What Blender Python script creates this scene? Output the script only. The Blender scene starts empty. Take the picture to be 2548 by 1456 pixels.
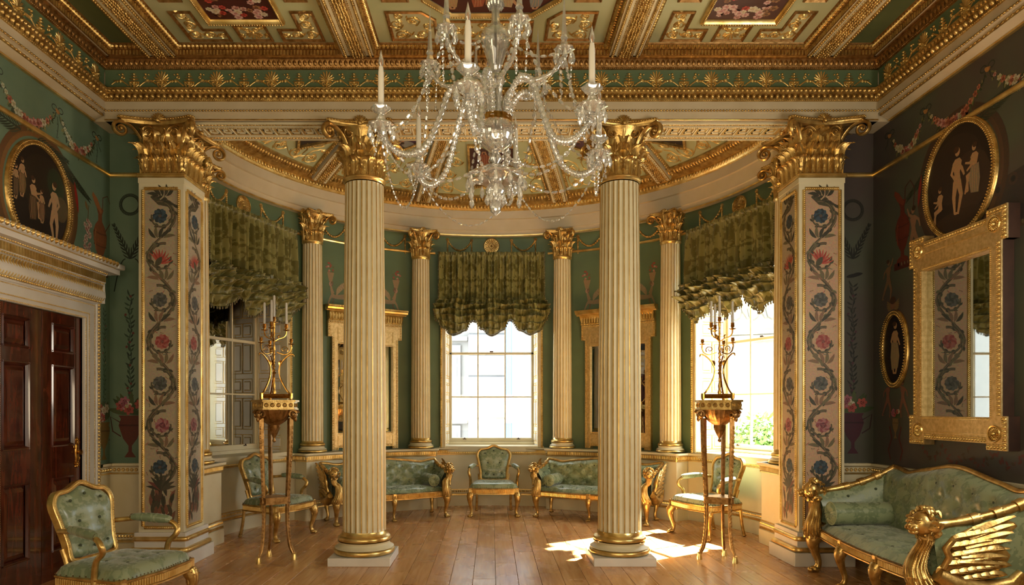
import bpy, math, random
import numpy as np
from math import pi, sin, cos, atan2, sqrt

scene = bpy.context.scene
# ------------------------------------------------------------------ camera, world, sun, exposure
CAMZ = 1.6
cam_data = bpy.data.cameras.new('camera')
cam = bpy.data.objects.new('camera', cam_data)
scene.collection.objects.link(cam)
cam.location = (0, 0, CAMZ)
cam.rotation_euler = (pi / 2, 0, 0)
cam_data.sensor_width = 36
cam_data.lens = 36 * 1700 / 2548
cam_data.shift_x = 51 / 2548
cam_data.shift_y = 289 / 2548
cam_data.clip_start = 0.05
scene.camera = cam

world = bpy.data.worlds.new('sky')
scene.world = world
world.use_nodes = True
world.node_tree.nodes['Background'].inputs[0].default_value = (0.93, 0.97, 1.0, 1)
world.node_tree.nodes['Background'].inputs[1].default_value = 9.0

sun_d = bpy.data.lights.new('sun', 'SUN')
sun_d.energy = 115
sun_d.angle = math.radians(0.8)
sun_d.color = (1.0, 0.93, 0.80)
sun = bpy.data.objects.new('sun', sun_d)
scene.collection.objects.link(sun)
import mathutils
SUNDIR = mathutils.Vector((0.78, 0.50, 1.0)).normalized()
sun.rotation_euler = SUNDIR.to_track_quat('Z', 'Y').to_euler()

def area(name, loc, target, sx, sy, power, col, portal=False):
    d = bpy.data.lights.new(name, 'AREA')
    d.shape = 'RECTANGLE'; d.size = sx; d.size_y = sy
    d.energy = power; d.color = col
    if portal: d.cycles.is_portal = True
    o = bpy.data.objects.new(name, d)
    scene.collection.objects.link(o)
    o.location = loc
    v = mathutils.Vector(loc) - mathutils.Vector(target)
    o.rotation_euler = v.to_track_quat('Z', 'Y').to_euler()
    return o
# added fill lights, out of view, that brighten walls, columns and ceiling
area('fill_near_left', (-3.2, -0.6, 3.0), (0.5, 7.0, 3.4), 1.6, 1.6, 32, (1.0, 0.78, 0.50))
area('fill_near_right', (3.8, 3.4, 2.4), (-4.0, 6.0, 2.8), 1.6, 1.4, 80, (1.0, 0.90, 0.74))
area('fill_low', (-1.0, -1.8, 1.8), (0.3, 8.0, 2.6), 3.0, 2.0, 24, (1.0, 0.86, 0.64))
area('fill_ceiling_wash', (0.0, 1.4, 1.6), (0.0, 5.6, 5.2), 2.6, 1.2, 66, (1.0, 0.82, 0.54))

vs = scene.view_settings
vs.view_transform = 'Standard'; vs.look = 'None'; vs.gamma = 1.0; vs.use_curve_mapping = False
vs.exposure = 0.44
cy = scene.cycles
cy.use_denoising = True
cy.max_bounces = 9; cy.diffuse_bounces = 4; cy.glossy_bounces = 4; cy.transmission_bounces = 7
cy.transparent_max_bounces = 24
cy.caustics_reflective = False; cy.caustics_refractive = False
cy.sample_clamp_indirect = 6.0
cy.use_adaptive_sampling = True; cy.adaptive_threshold = 0.025

rnd = random.Random(11)

# ------------------------------------------------------------------ mesh library
def A(x): return np.asarray(x, float)

def corner(prof, cen, n1, n2, k=6):
    """moulding profile turned round a vertical corner, from direction n1 to n2"""
    a0, a1 = atan2(n1[1], n1[0]), atan2(n2[1], n2[0]); d = (a1 - a0 + pi) % (2 * pi) - pi
    return lathe([(max(0, o), z) for o, z in prof], k, a0, a0 + d, cen)

class G:
    """collects vertices and faces (optionally coloured) for one mesh"""
    def __init__(s): s.V = []; s.F = []; s.n = 0
    def add(s, VF, m=0, col=None, M=None, t=None, sc=None):
        V, F = VF
        V = A(V).reshape(-1, 3)
        if sc is not None: V = V * A(sc)
        if M is not None: V = V @ A(M).T
        if t is not None: V = V + A(t)
        s.V.append(V)
        for f in (F if isinstance(F, list) else [F]):
            f = np.asarray(f, int)
            if f.ndim == 1: f = f.reshape(1, -1)
            s.F.append((f + s.n, m, col))
        s.n += len(V)
        return s
    def merge(s, g, M=None, t=None, sc=None, m=None):
        V = np.concatenate(g.V)
        if sc is not None: V = V * A(sc)
        if M is not None: V = V @ A(M).T
        if t is not None: V = V + A(t)
        s.V.append(V)
        for f, mm, c in g.F: s.F.append((f + s.n, mm if m is None else m, c))
        s.n += len(V)
        return s
    def map(s, fn):
        g = G(); V = np.concatenate(s.V); g.V = [A(fn(V))]; g.F = list(s.F); g.n = s.n
        return g
    def mesh(s, name, mats, smooth=35, recalc=False, shift=None):
        me = bpy.data.meshes.new(name)
        V = np.concatenate(s.V)
        if shift is not None: V = V - A(shift)
        me.vertices.add(len(V)); me.vertices.foreach_set('co', V.ravel())
        loops = np.concatenate([f.ravel() for f, m, c in s.F])
        sizes = np.concatenate([np.full(len(f), f.shape[1]) for f, m, c in s.F])
        starts = np.concatenate([[0], np.cumsum(sizes)[:-1]])
        me.loops.add(len(loops)); me.loops.foreach_set('vertex_index', loops)
        me.polygons.add(len(sizes))
        me.polygons.foreach_set('loop_start', starts)
        me.polygons.foreach_set('loop_total', sizes)
        mi = np.concatenate([np.full(len(f), m) for f, m, c in s.F])
        me.polygons.foreach_set('material_index', mi)
        for m in (mats if isinstance(mats, (list, tuple)) else [mats]): me.materials.append(m)
        me.update(calc_edges=True)
        if any(c is not None for f, m, c in s.F):
            at = me.attributes.new('Col', 'FLOAT_COLOR', 'CORNER')
            cc = np.concatenate([np.tile(A(list(c if c is not None else (1, 1, 1)) + [1.0]), (f.size, 1)) for f, m, c in s.F])
            at.data.foreach_set('color', cc.ravel())
        if recalc:
            import bmesh
            b = bmesh.new(); b.from_mesh(me); bmesh.ops.recalc_face_normals(b, faces=b.faces); b.to_mesh(me); b.free()
        if smooth:
            me.polygons.foreach_set('use_smooth', np.ones(len(sizes), bool))
            if smooth < 180: me.set_sharp_from_angle(angle=math.radians(smooth))
        else:
            me.polygons.foreach_set('use_smooth', np.zeros(len(sizes), bool))
        return me

def link(o):
    scene.collection.objects.link(o); return o
def obj(name, g, mats, parent=None, smooth=35, recalc=False, loc=None, label=None, kind=None, world=False):
    """one mesh object; world=True: the vertices are world coordinates under an unrotated parent"""
    sh = None
    if world and parent is not None:
        sh = A(parent.location)
        if parent.parent: sh = sh + A(parent.parent.location)
    if loc is not None and sh is None: sh = A(loc)
    me = g if isinstance(g, bpy.types.Mesh) else g.mesh(name, mats, smooth, recalc, sh)
    o = bpy.data.objects.new(name, me); link(o)
    if parent is not None: o.parent = parent
    elif loc is not None: o.location = loc
    if label: o['label'] = label
    if kind: o['kind'] = kind
    return o
def inst(name, me, parent, loc=(0, 0, 0), M=None, label=None):
    """another object on shared mesh data"""
    o = bpy.data.objects.new(name, me); link(o); o.parent = parent
    mm = mathutils.Matrix.Identity(4)
    if M is not None:
        for i in range(3):
            for j in range(3): mm[i][j] = float(M[i][j])
    mm.translation = mathutils.Vector([float(c) for c in loc])
    o.matrix_basis = mm
    if label: o['label'] = label
    return o
def thing(name, label, cat, loc=(0, 0, 0), rz=0, group=None):
    o = bpy.data.objects.new(name, None); link(o)
    o.location = loc; o.rotation_euler = (0, 0, rz)
    o['label'] = label; o['category'] = cat
    if group: o['group'] = group
    o.empty_display_size = 0.1
    return o
def tag(o, label, cat, group=None):
    o['label'] = label; o['category'] = cat
    if group: o['group'] = group
    return o
def struct(name, g, mats, label=None, parent=None, smooth=35):
    o = obj(name, g, mats, parent, smooth)
    if parent is None: o['kind'] = 'structure'
    if label: o['label'] = label
    return o
def copy_tree(o, loc, rz=None, label=None, sx=None):
    def rec(a, par):
        c = a.copy(); link(c); c.parent = par
        for ch in a.children: rec(ch, c)
        return c
    c = rec(o, None); c.location = loc
    if rz is not None: c.rotation_euler = (0, 0, rz)
    if sx is not None: c.scale = sx
    if label: c['label'] = label
    return c

# --- shapes, each returns (V, F)
def box(x0, x1, y0, y1, z0, z1):
    V = A([(x, y, z) for z in (z0, z1) for y in (y0, y1) for x in (x0, x1)])
    F = np.array([(0, 2, 3, 1), (4, 5, 7, 6), (0, 1, 5, 4), (2, 6, 7, 3), (0, 4, 6, 2), (1, 3, 7, 5)])
    return V, F
def cbox(x0, x1, y0, y1, z0, z1, b=.004):
    """box with chamfered edges"""
    c = A([(x0 + x1) / 2, (y0 + y1) / 2, (z0 + z1) / 2]); h = A([abs(x1 - x0) / 2, abs(y1 - y0) / 2, abs(z1 - z0) / 2])
    b = min(b, h.min() * .9)
    V = []; idx = {}
    S = [(a, bb, cc) for a in (-1, 1) for bb in (-1, 1) for cc in (-1, 1)]
    for s in S:
        for ax in range(3):
            p = h - b; p = p.copy(); p[ax] = h[ax]
            idx[(s, ax)] = len(V); V.append(c + p * A(s))
    F4 = []; F3 = []
    for ax in range(3):
        o1, o2 = [k for k in range(3) if k != ax]
        for sg in (-1, 1):
            q = []
            for (u, v) in ((-1, -1), (1, -1), (1, 1), (-1, 1)):
                s = [0, 0, 0]; s[ax] = sg; s[o1] = u; s[o2] = v; q.append(idx[(tuple(s), ax)])
            fl = (sg > 0) ^ (ax == 1)
            F4.append(q if fl else q[::-1])
        # edges along ax
        for (u, v) in ((-1, -1), (1, -1), (1, 1), (-1, 1)):
            s0 = [0, 0, 0]; s0[o1] = u; s0[o2] = v; s1 = list(s0); s0[ax] = -1; s1[ax] = 1
            q = [idx[(tuple(s0), o1)], idx[(tuple(s0), o2)], idx[(tuple(s1), o2)], idx[(tuple(s1), o1)]]
            fl = (u * v > 0) ^ (ax == 1)
            F4.append(q[::-1] if fl else q)
    for s in S:
        q = [idx[(s, 0)], idx[(s, 1)], idx[(s, 2)]]
        F3.append(q if s[0] * s[1] * s[2] > 0 else q[::-1])
    return A(V), [np.array(F4), np.array(F3)]
def grid_faces(nu, nv, cu=False, cv=False):
    """faces of a grid of nu x nv vertices (index = i*nv + j)"""
    I, J = np.meshgrid(np.arange(nu if cu else nu - 1), np.arange(nv if cv else nv - 1), indexing='ij')
    I = I.ravel(); J = J.ravel(); I2 = (I + 1) % nu; J2 = (J + 1) % nv
    return np.stack([I * nv + J, I2 * nv + J, I2 * nv + J2, I * nv + J2], 1)
def lathe(prof, n=24, a0=0, a1=2 * pi, cen=(0, 0), rmod=None):
    prof = A(prof); full = abs(a1 - a0 - 2 * pi) < 1e-6
    a = np.linspace(a0, a1, n + (0 if full else 1), endpoint=not full)
    r = prof[:, 0][None, :] * np.ones((len(a), 1))
    if rmod is not None: r = r * rmod(a[:, None], prof[:, 1][None, :])
    V = np.stack([cen[0] + r * np.cos(a)[:, None], cen[1] + r * np.sin(a)[:, None], np.broadcast_to(prof[:, 1], r.shape)], 2)
    return V.reshape(-1, 3), grid_faces(len(a), len(prof), cu=full)
def tube(P, r, k=6, caps=True, flat=1.0, up=None):
    P = A(P); N = len(P); r = np.broadcast_to(A(r), (N,)) if np.ndim(r) < 2 else A(r)
    T = np.gradient(P, axis=0); T /= np.linalg.norm(T, axis=1)[:, None] + 1e-12
    u = A(up) if up is not None else (A([0, 0, 1.]) if abs(T[0][2]) < .9 else A([1., 0, 0]))
    a = np.arange(k) / k * 2 * pi
    V = np.zeros((N, k, 3))
    nrm = u - T[0] * np.dot(u, T[0]); nrm /= np.linalg.norm(nrm)
    for i in range(N):
        if up is not None:
            nrm = A(up) - T[i] * np.dot(up, T[i])
        else:
            nrm = nrm - T[i] * np.dot(nrm, T[i])
        nrm = nrm / (np.linalg.norm(nrm) + 1e-12)
        b = np.cross(T[i], nrm)
        V[i] = P[i] + r[i] * (np.cos(a)[:, None] * nrm * flat + np.sin(a)[:, None] * b)
    F = [grid_faces(N, k, cv=True)]
    if caps:
        F.append(np.arange(k)[::-1].reshape(1, -1)); F.append((np.arange(k) + (N - 1) * k).reshape(1, -1))
    return V.reshape(-1, 3), F
def ball(n=10, m=6):
    th = np.linspace(0, pi, m + 1)
    return lathe([(sin(t), -cos(t)) for t in th], n)
BALL = ball(8, 5); BALL_LO = ball(6, 4); BALL_HI = ball(16, 10)
def prism(pts, z0, z1):
    """extruded polygon along z; caps are n-gons"""
    n = len(pts); P = A(pts)
    V = np.concatenate([np.c_[P, np.full(n, z0)], np.c_[P, np.full(n, z1)]])
    i = np.arange(n); j = (i + 1) % n
    return V, [np.stack([i, j, j + n, i + n], 1), i[::-1].reshape(1, -1), (i + n).reshape(1, -1)]
def rot(ax, a):
    c, s = cos(a), sin(a)
    return A({'x': [[1, 0, 0], [0, c, -s], [0, s, c]], 'y': [[c, 0, s], [0, 1, 0], [-s, 0, c]], 'z': [[c, -s, 0], [s, c, 0], [0, 0, 1]]}[ax])
def frame(t, n, z):
    return np.stack([A(t), A(n), A(z)], 1)

# --- paths for mouldings: o (on the wall plane, z=0), t along, n out into the room
class Line:
    def __init__(s, p0, p1, n):
        s.p0 = A(list(p0)); s.p1 = A(list(p1)); s.L = float(np.linalg.norm(s.p1 - s.p0)); s.n = A(list(n) + [0]); s.tt = A(list((s.p1 - s.p0) / s.L) + [0]); s.seg = 1
    def at(s, q):
        q = A(q).ravel(); o = np.c_[s.p0[None, :] + q[:, None] * s.tt[None, :2], np.zeros(len(q))]
        return o, np.tile(s.tt, (len(q), 1)), np.tile(s.n, (len(q), 1))
class Arc:
    def __init__(s, R, a0, a1, c=(0, 7.8)):
        s.R = R; s.a0 = math.radians(a0); s.a1 = math.radians(a1); s.L = R * (s.a1 - s.a0); s.c = c; s.seg = max(2, int((a1 - a0) / 2))
    def at(s, q):
        f = s.a0 + A(q).ravel() / s.R
        o = np.stack([s.c[0] + s.R * np.sin(f), s.c[1] + s.R * np.cos(f), 0 * f], 1)
        return o, np.stack([np.cos(f), -np.sin(f), 0 * f], 1), np.stack([-np.sin(f), -np.cos(f), 0 * f], 1)
def sweep(path, prof, caps=True, closed=False):
    prof = A(prof); q = np.linspace(0, path.L, path.seg + 1)
    o, t, n = path.at(q)
    V = o[:, None, :] + n[:, None, :] * prof[None, :, 0, None] + A([0, 0, 1])[None, None, :] * prof[None, :, 1, None]
    N, k = len(q), len(prof)
    F = [grid_faces(N, k, cv=closed)]
    if caps: F += [np.arange(k).reshape(1, -1), (np.arange(k)[::-1] + (N - 1) * k).reshape(1, -1)]
    return V.reshape(-1, 3), F
def row(g, path, unit, pitch, out, z, sc, m=0, ends=.5, tilt=0, alt=None):
    """a run of small carved pieces along a moulding"""
    V0, F0 = unit; V0 = A(V0) * A(sc)
    if tilt: V0 = V0 @ rot('x', tilt).T
    n = max(1, int(round(path.L / pitch)))
    q = (np.arange(n) + ends) * path.L / n
    o, t, nn = path.at(q)
    V = (o[:, None, :] + nn[:, None, :] * out + A([0, 0, z])
         + V0[None, :, 0, None] * t[:, None, :] + V0[None, :, 1, None] * nn[:, None, :] + V0[None, :, 2, None] * A([0, 0, 1.])[None, None, :])
    nv = len(V0)
    Fs = []
    for f in (F0 if isinstance(F0, list) else [F0]):
        f = np.asarray(f)
        Fs.append((f[None, :, :] + (np.arange(n) * nv)[:, None, None]).reshape(-1, f.shape[1]))
    g.add((V.reshape(-1, 3), Fs), m)
# unit pieces: x along, y out, z up, unit half-extent
def half_egg():
    V, F = lathe([(0.0, -1), (.62, -.75), (.9, -.2), (.95, .3), (.7, .8), (.35, 1)], 7, 0, pi)
    return V, F
EGG = half_egg()
DART = (A([(-1, 0, 1), (1, 0, 1), (0, 0, -1), (0, 1, .6)]), np.array([(0, 3, 1), (1, 3, 2), (2, 3, 0)]))
FLUTE = lathe([(0, -1), (1, -.92), (1, .92), (0, 1)], 4, 0, pi)
def leaf_unit():
    # a little folded water-leaf
    V = A([(0, 0, -1), (-.7, .3, -.5), (0, .75, -.5), (.7, .3, -.5), (-1, .35, .3), (0, 1, .3), (1, .35, .3), (-.6, .2, 1), (0, .6, 1), (.6, .2, 1)])
    F3 = np.array([(0, 1, 2), (0, 2, 3)]); F4 = np.array([(1, 4, 5, 2), (2, 5, 6, 3), (4, 7, 8, 5), (5, 8, 9, 6)])
    return V, [F3, F4]
LEAF = leaf_unit()
def twist_unit():
    V, F = lathe([(0, -1), (.7, -.6), (1, 0), (.7, .6), (0, 1)], 6)
    return V @ rot('y', .7).T, F
TWIST = twist_unit()
def ring_unit():
    a = np.linspace(0, 2 * pi, 9)[:-1]
    P = np.stack([np.cos(a), 0 * a, np.sin(a)], 1)
    V = np.concatenate([P * 1.0, P * .78 + A([0, 1, 0]), P * .5])
    i = np.arange(8); j = (i + 1) % 8
    return V, [np.concatenate([np.stack([i, j, j + 8, i + 8], 1), np.stack([i + 8, j + 8, j + 16, i + 16], 1)])]
RING = ring_unit()

# --- flat relief ornament, drawn in (u, v, h): h is the height above the surface
def rtube(P, r, hs=1.0, k=4):
    P = A(P); N = len(P); r = np.broadcast_to(A(r), (N,))
    T = np.gradient(P, axis=0); T /= np.linalg.norm(T, axis=1)[:, None] + 1e-12
    nrm = np.stack([-T[:, 1], T[:, 0]], 1)
    a = np.linspace(0, pi, k + 1)
    V = np.zeros((N, k + 1, 3))
    V[:, :, :2] = P[:, None, :] + nrm[:, None, :] * (np.cos(a)[None, :, None] * r[:, None, None])
    V[:, :, 2] = np.sin(a)[None, :] * r[:, None] * hs
    return V.reshape(-1, 3), grid_faces(N, k + 1)
def rblob(x, y, a, b, ang=0, h=None, n=8):
    h = h if h is not None else min(a, b)
    V, F = lathe([(1, 0), (.85, .5), (.5, .87), (.0, 1)], n)
    V = V * A([a, b, h]) @ rot('z', ang).T + A([x, y, 0])
    return V, F
def rleaf(x, y, L, w, ang, h=None, bend=0.0, n=6):
    h = h if h is not None else w * .7
    t = np.linspace(0, 1, n)
    c = np.stack([L * t, bend * L * t ** 2], 1)
    wd = w * np.sin(pi * t ** .75) ** .8 + 1e-4
    V = np.zeros((n, 3, 3))
    for k, s in enumerate((-1, 0, 1)):
        V[:, k, 0] = c[:, 0]; V[:, k, 1] = c[:, 1] + s * wd; V[:, k, 2] = (0 if s else 1) * h * (.4 + .6 * np.sin(pi * t))
    V = V.reshape(-1, 3) @ rot('z', ang).T + A([x, y, 0])
    return V, grid_faces(n, 3)
def spiral(p, ang, size, hand, turns=1.15, end=.18, n=26):
    """curve that leaves p in direction ang and winds into a scroll; returns points, centre"""
    p = A(p); nx, ny = -sin(ang) * hand, cos(ang) * hand
    c = p + A([nx, ny]) * size
    th = np.linspace(0, turns * 2 * pi, n)
    a0 = atan2(-ny, -nx)
    r = size * (1 - (1 - end) * (th / th[-1]) ** .8)
    a = a0 + hand * th
    return np.stack([c[0] + r * np.cos(a), c[1] + r * np.sin(a)], 1), c
def rrosette(g, x, y, r, n=8, h=None, m=0):
    h = h or r * .4
    for i in range(n):
        a = 2 * pi * i / n
        g.add(rblob(x + .6 * r * cos(a), y + .6 * r * sin(a), r * .42, r * .62 * sin(pi / n) + .1 * r * 0, a, h * .7, 6), m)
    g.add(rblob(x, y, r * .26, r * .26, 0, h * 1.1, 6), m)
def rscroll(g, p, ang, size, hand, r=.008, turns=1.2, leaves=3, flower=True, hs=1.0, m=0, n=22):
    P, c = spiral(p, ang, size, hand, turns, n=n)
    g.add(rtube(P, np.linspace(r, r * .45, len(P)), hs), m)
    for k in range(leaves):
        i = int(len(P) * (k + .35) / (leaves + .6)); d = P[min(i + 1, len(P) - 1)] - P[i]; a = atan2(d[1], d[0])
        g.add(rleaf(P[i][0], P[i][1], size * .7, size * .16, a - hand * .55, r * 1.2 * hs, bend=hand * .35), m)
        if k % 2 == 0: g.add(rleaf(P[i][0], P[i][1], size * .35, size * .09, a + hand * .6, r * hs, bend=-hand * .3), m)
    if flower: rrosette(g, c[0], c[1], size * .34, 7, r * 1.5 * hs, m)
    else: g.add(rblob(P[-1][0], P[-1][1], size * .16, size * .16, 0, r * 1.5 * hs, 6), m)
    return P
def rpalmette(g, x, y, s, ang=pi / 2, n=9, h=None, spread=2.5, m=0):
    h = h or s * .12
    for i in range(n):
        f = (i - (n - 1) / 2) / ((n - 1) / 2)
        a = ang + f * spread / 2 * 1.05; L = s * (1 - .34 * abs(f) ** 1.6)
        t = np.linspace(0.12, 1, 6)
        P = A([(x, y)]) + np.stack([cos(a) * L * t, sin(a) * L * t], 1) + A([(-sin(a), cos(a))]) * (t ** 3)[:, None] * f * s * .08
        g.add(rtube(P, s * np.array([.02, .04, .065, .085, .095, .04]), 1.0, 3), m)
    g.add(rblob(x, y + 0, s * .14, s * .14, 0, h * 1.3, 8), m)

# --- flat painted decoration: coloured shapes a fraction of a millimetre off the surface
def lin(h):
    h = h.lstrip('#'); c = [int(h[i:i + 2], 16) / 255 for i in (0, 2, 4)]
    return tuple((x / 12.92 if x <= .04045 else ((x + .055) / 1.055) ** 2.4) for x in c)
class Paint(G):
    lv = 0
    def hh(s, lvl): s.lv = (s.lv + 1) % 40; return .0012 + lvl * .0006 + s.lv * .000012
    def poly(s, pts, col, lvl=0):
        P = A(pts); n = len(P); h = s.hh(lvl)
        T = mathutils.geometry.tessellate_polygon([[mathutils.Vector((x, y, 0)) for x, y in P]])
        if len(T): s.add((np.c_[P, np.full(n, h)], np.array(T)), 0, lin(col))
    def ell(s, x, y, a, b, col, lvl=0, ang=0, n=12):
        t = np.arange(n) / n * 2 * pi; h = s.hh(lvl)
        P = np.stack([a * np.cos(t), b * np.sin(t)], 1) @ rot('z', ang)[:2, :2].T + A([x, y]); i = np.arange(n)
        s.add((np.c_[np.vstack([P, [x, y]]), np.full(n + 1, h)], np.stack([i, (i + 1) % n, np.full(n, n)], 1)), 0, lin(col))
    def stroke(s, P, w, col, lvl=0):
        P = A(P); N = len(P); w = np.broadcast_to(A(w), (N,))
        T = np.gradient(P, axis=0); T /= np.linalg.norm(T, axis=1)[:, None] + 1e-12
        nr = np.stack([-T[:, 1], T[:, 0]], 1); h = s.hh(lvl)
        V = np.zeros((N, 2, 3)); V[:, 0, :2] = P + nr * w[:, None] / 2; V[:, 1, :2] = P - nr * w[:, None] / 2; V[:, :, 2] = h
        s.add((V.reshape(-1, 3), grid_faces(N, 2)), 0, lin(col))
    def leaf(s, x, y, L, w, ang, col, lvl=0, bend=0.0):
        t = np.linspace(0, 1, 7); c = np.stack([L * t, bend * L * t ** 2], 1) @ rot('z', ang)[:2, :2].T + A([x, y])
        s.stroke(c, 2 * w * np.sin(pi * np.clip(t, .02, .99)) ** .8, col, lvl)
    def flower(s, x, y, r, c1, c2, *rest):
        c3 = next((q for q in rest if isinstance(q, str)), None); nums = [q for q in rest if not isinstance(q, str)] + [None, None]
        n = nums[0] or 6; lvl = 1 if nums[1] is None else nums[1]
        a0 = rnd.random() * 6
        for i in range(n):
            a = a0 + 2 * pi * i / n + rnd.uniform(-.15, .15)
            s.ell(x + .55 * r * cos(a), y + .55 * r * sin(a), r * .5, r * .36, c1 if i % 2 else (c3 or c1), lvl, a, 8)
        s.ell(x, y, r * .42, r * .4, c2, lvl + 1, 0, 8)
        for i in range(3):
            a = a0 + i * 2.1; s.ell(x + .2 * r * cos(a), y + .2 * r * sin(a), r * .14, r * .1, c1, lvl + 2, a, 6)
    def figure(s, x, y, h, skin, hair, pose=0, cloth=None, lvl=1, flip=1):
        """a small painted human figure: head, torso, bent limbs"""
        f = flip
        q = lambda pts: A(pts) * A([f * h, h]) + A([x, y])
        hip = (0, .50); sh = (.02, .80)
        legs = {0: [((-.03, .5), (-.07, .27), (-.05, .02)), ((.03, .5), (.09, .28), (.02, .0))],
                1: [((0, .5), (.20, .46), (.18, .18)), ((-.02, .5), (.17, .42), (.26, .14))],
                2: [((-.02, .5), (-.14, .3), (-.26, .08)), ((.03, .5), (.12, .27), (.08, .02))]}[pose]
        arms = {0: [((.0, .8), (.11, .66), (.16, .55)), ((-.05, .79), (-.12, .64), (-.05, .54))],
                1: [((.0, .78), (.13, .68), (.25, .72)), ((.03, .78), (.10, .62), (.21, .56))],
                2: [((.02, .8), (.14, .88), (.20, 1.02)), ((-.05, .79), (-.16, .72), (-.2, .58))]}[pose]
        for L in legs: s.stroke(q(L), [.115 * h, .08 * h, .04 * h], skin, lvl)
        s.ell(x + f * legs[0][2][0] * h + f * .03 * h, y + legs[0][2][1] * h, .05 * h, .02 * h, skin, lvl)
        s.poly(q([(-.08, .47), (-.055, .62), (-.10, .78), (-.04, .84), (.06, .84), (.11, .78), (.065, .62), (.085, .47), (0, .44)]), skin, lvl + 1)
        for L in arms: s.stroke(q(L), [.07 * h, .055 * h, .035 * h], skin, lvl + 1)
        s.ell(x + f * .015 * h, y + .94 * h, .055 * h, .07 * h, skin, lvl + 2)
        s.ell(x - f * .01 * h, y + .975 * h, .062 * h, .05 * h, hair, lvl + 3)
        if cloth:
            s.poly(q([(-.11, .62), (.10, .60), (.15, .35), (.1, .12), (-.10, .08), (-.14, .33)]), cloth, lvl + 2)
            for k in range(3): s.stroke(q([(-.07 + .06 * k, .58), (-.05 + .05 * k, .3), (-.08 + .07 * k, .12)]), .012 * h, skin, lvl + 3)

# --- surfaces that flat (u, v, h) pieces are laid on
def plane_map(o, eu, ev, en):
    o, eu, ev, en = A(o), A(eu), A(ev), A(en)
    return lambda V: o + V[:, :1] * eu + V[:, 1:2] * ev + V[:, 2:3] * en
YC = 7.8
def apse_map(R):
    def f(V):
        ph = V[:, 0] / R; r = R - V[:, 2]
        return np.stack([r * np.sin(ph), YC + r * np.cos(ph), V[:, 1]], 1)
    return f
DR, DZ = 6.5, 4.93 - sqrt(6.5 ** 2 - 3.3 ** 2)
def domez(r): return DZ + np.sqrt(DR ** 2 - r ** 2)
def dome_map(V):
    """u = angle in radians from the axis, v = radius, h = drop below the dome"""
    r = V[:, 1]; z = domez(r)
    nx = r / DR
    return np.stack([(r - V[:, 2] * nx) * np.sin(V[:, 0]), YC + (r - V[:, 2] * nx) * np.cos(V[:, 0]), z - V[:, 2]], 1)

# ------------------------------------------------------------------ materials
def mat(name, col, rough=.5, metal=0.0, spec=.5, var=0.0, vscale=8, bump=0.0, bscale=60, coat=0.0, sheen=0.0, col2=None, emit=None):
    m = bpy.data.materials.new(name); m.use_nodes = True
    nt = m.node_tree; N = nt.nodes; L = nt.links; b = N['Principled BSDF']
    c = lin(col) if isinstance(col, str) else col
    b.inputs['Base Color'].default_value = (*c, 1)
    b.inputs['Roughness'].default_value = rough; b.inputs['Metallic'].default_value = metal
    b.inputs['Specular IOR Level'].default_value = spec
    b.inputs['Coat Weight'].default_value = coat
    if coat: b.inputs['Coat Roughness'].default_value = .08
    b.inputs['Sheen Weight'].default_value = sheen
    tc = N.new('ShaderNodeTexCoord')
    if var or col2:
        n = N.new('ShaderNodeTexNoise'); n.inputs['Scale'].default_value = vscale; n.inputs['Detail'].default_value = 4
        L.new(tc.outputs['Object'], n.inputs['Vector'])
        mx = N.new('ShaderNodeMix'); mx.data_type = 'RGBA'
        c2 = lin(col2) if isinstance(col2, str) else (col2 or tuple(x * (1 - var) for x in c))
        mx.inputs['A'].default_value = (*c, 1); mx.inputs['B'].default_value = (*c2, 1)
        cr = N.new('ShaderNodeMapRange'); cr.inputs['From Min'].default_value = .35; cr.inputs['From Max'].default_value = .65
        L.new(n.outputs['Fac'], cr.inputs['Value']); L.new(cr.outputs['Result'], mx.inputs['Factor'])
        L.new(mx.outputs['Result'], b.inputs['Base Color'])
    if bump:
        n2 = N.new('ShaderNodeTexNoise'); n2.inputs['Scale'].default_value = bscale; n2.inputs['Detail'].default_value = 3
        L.new(tc.outputs['Object'], n2.inputs['Vector'])
        bp = N.new('ShaderNodeBump'); bp.inputs['Strength'].default_value = bump; bp.inputs['Distance'].default_value = .004
        L.new(n2.outputs['Fac'], bp.inputs['Height']); L.new(bp.outputs['Normal'], b.inputs['Normal'])
    return m
GOLD = mat('gilding', '#d8b670', .32, .82, col2='#a88446', vscale=14, bump=.35, bscale=55)
GOLDB = mat('bright_gilding', '#ecd08a', .28, .82, col2='#cda75c', vscale=9, bump=.15, bscale=40)
GOLDM = mat('matt_gilding', '#dfc48c', .45, .82, col2='#c2a56c', vscale=30, bump=.5, bscale=160)
GOLDD = mat('dull_bronze_gilding', '#b48a54', .36, .82, col2='#85602f', vscale=25, bump=.3, bscale=70)
ORMOLU = mat('ormolu', '#d9ac5a', .24, 1.0, col2='#a06a26', vscale=35)
CREAM = mat('cream_paint', '#d8cdac', .45, col2='#cfc29d', vscale=3)
CREAMC = mat('cornice_paint', '#c9b898', .55, col2='#c0ae8c', vscale=3)
WHITE = mat('white_paint', '#dcd6cb', .35, col2='#d3ccc0', vscale=3)
GREEN = mat('green_wall_paint', '#5c6e4c', .55, col2='#556646', vscale=2.5, bump=.05, bscale=30)
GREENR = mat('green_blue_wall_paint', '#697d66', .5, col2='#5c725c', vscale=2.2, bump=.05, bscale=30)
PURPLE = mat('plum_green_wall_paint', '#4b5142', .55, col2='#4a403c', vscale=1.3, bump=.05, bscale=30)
SAGE = mat('sage_ceiling_paint', '#b0b088', .55, col2='#a6a87e', vscale=3)
SAGED = mat('dark_sage_paint', '#60683f', .6, col2='#555f3a', vscale=3)
SAGEL = mat('light_sage_paint', '#b9b48b', .55, col2='#aeaa82', vscale=3)
DARK = mat('dark_paint', '#2c2417', .6)
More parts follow.
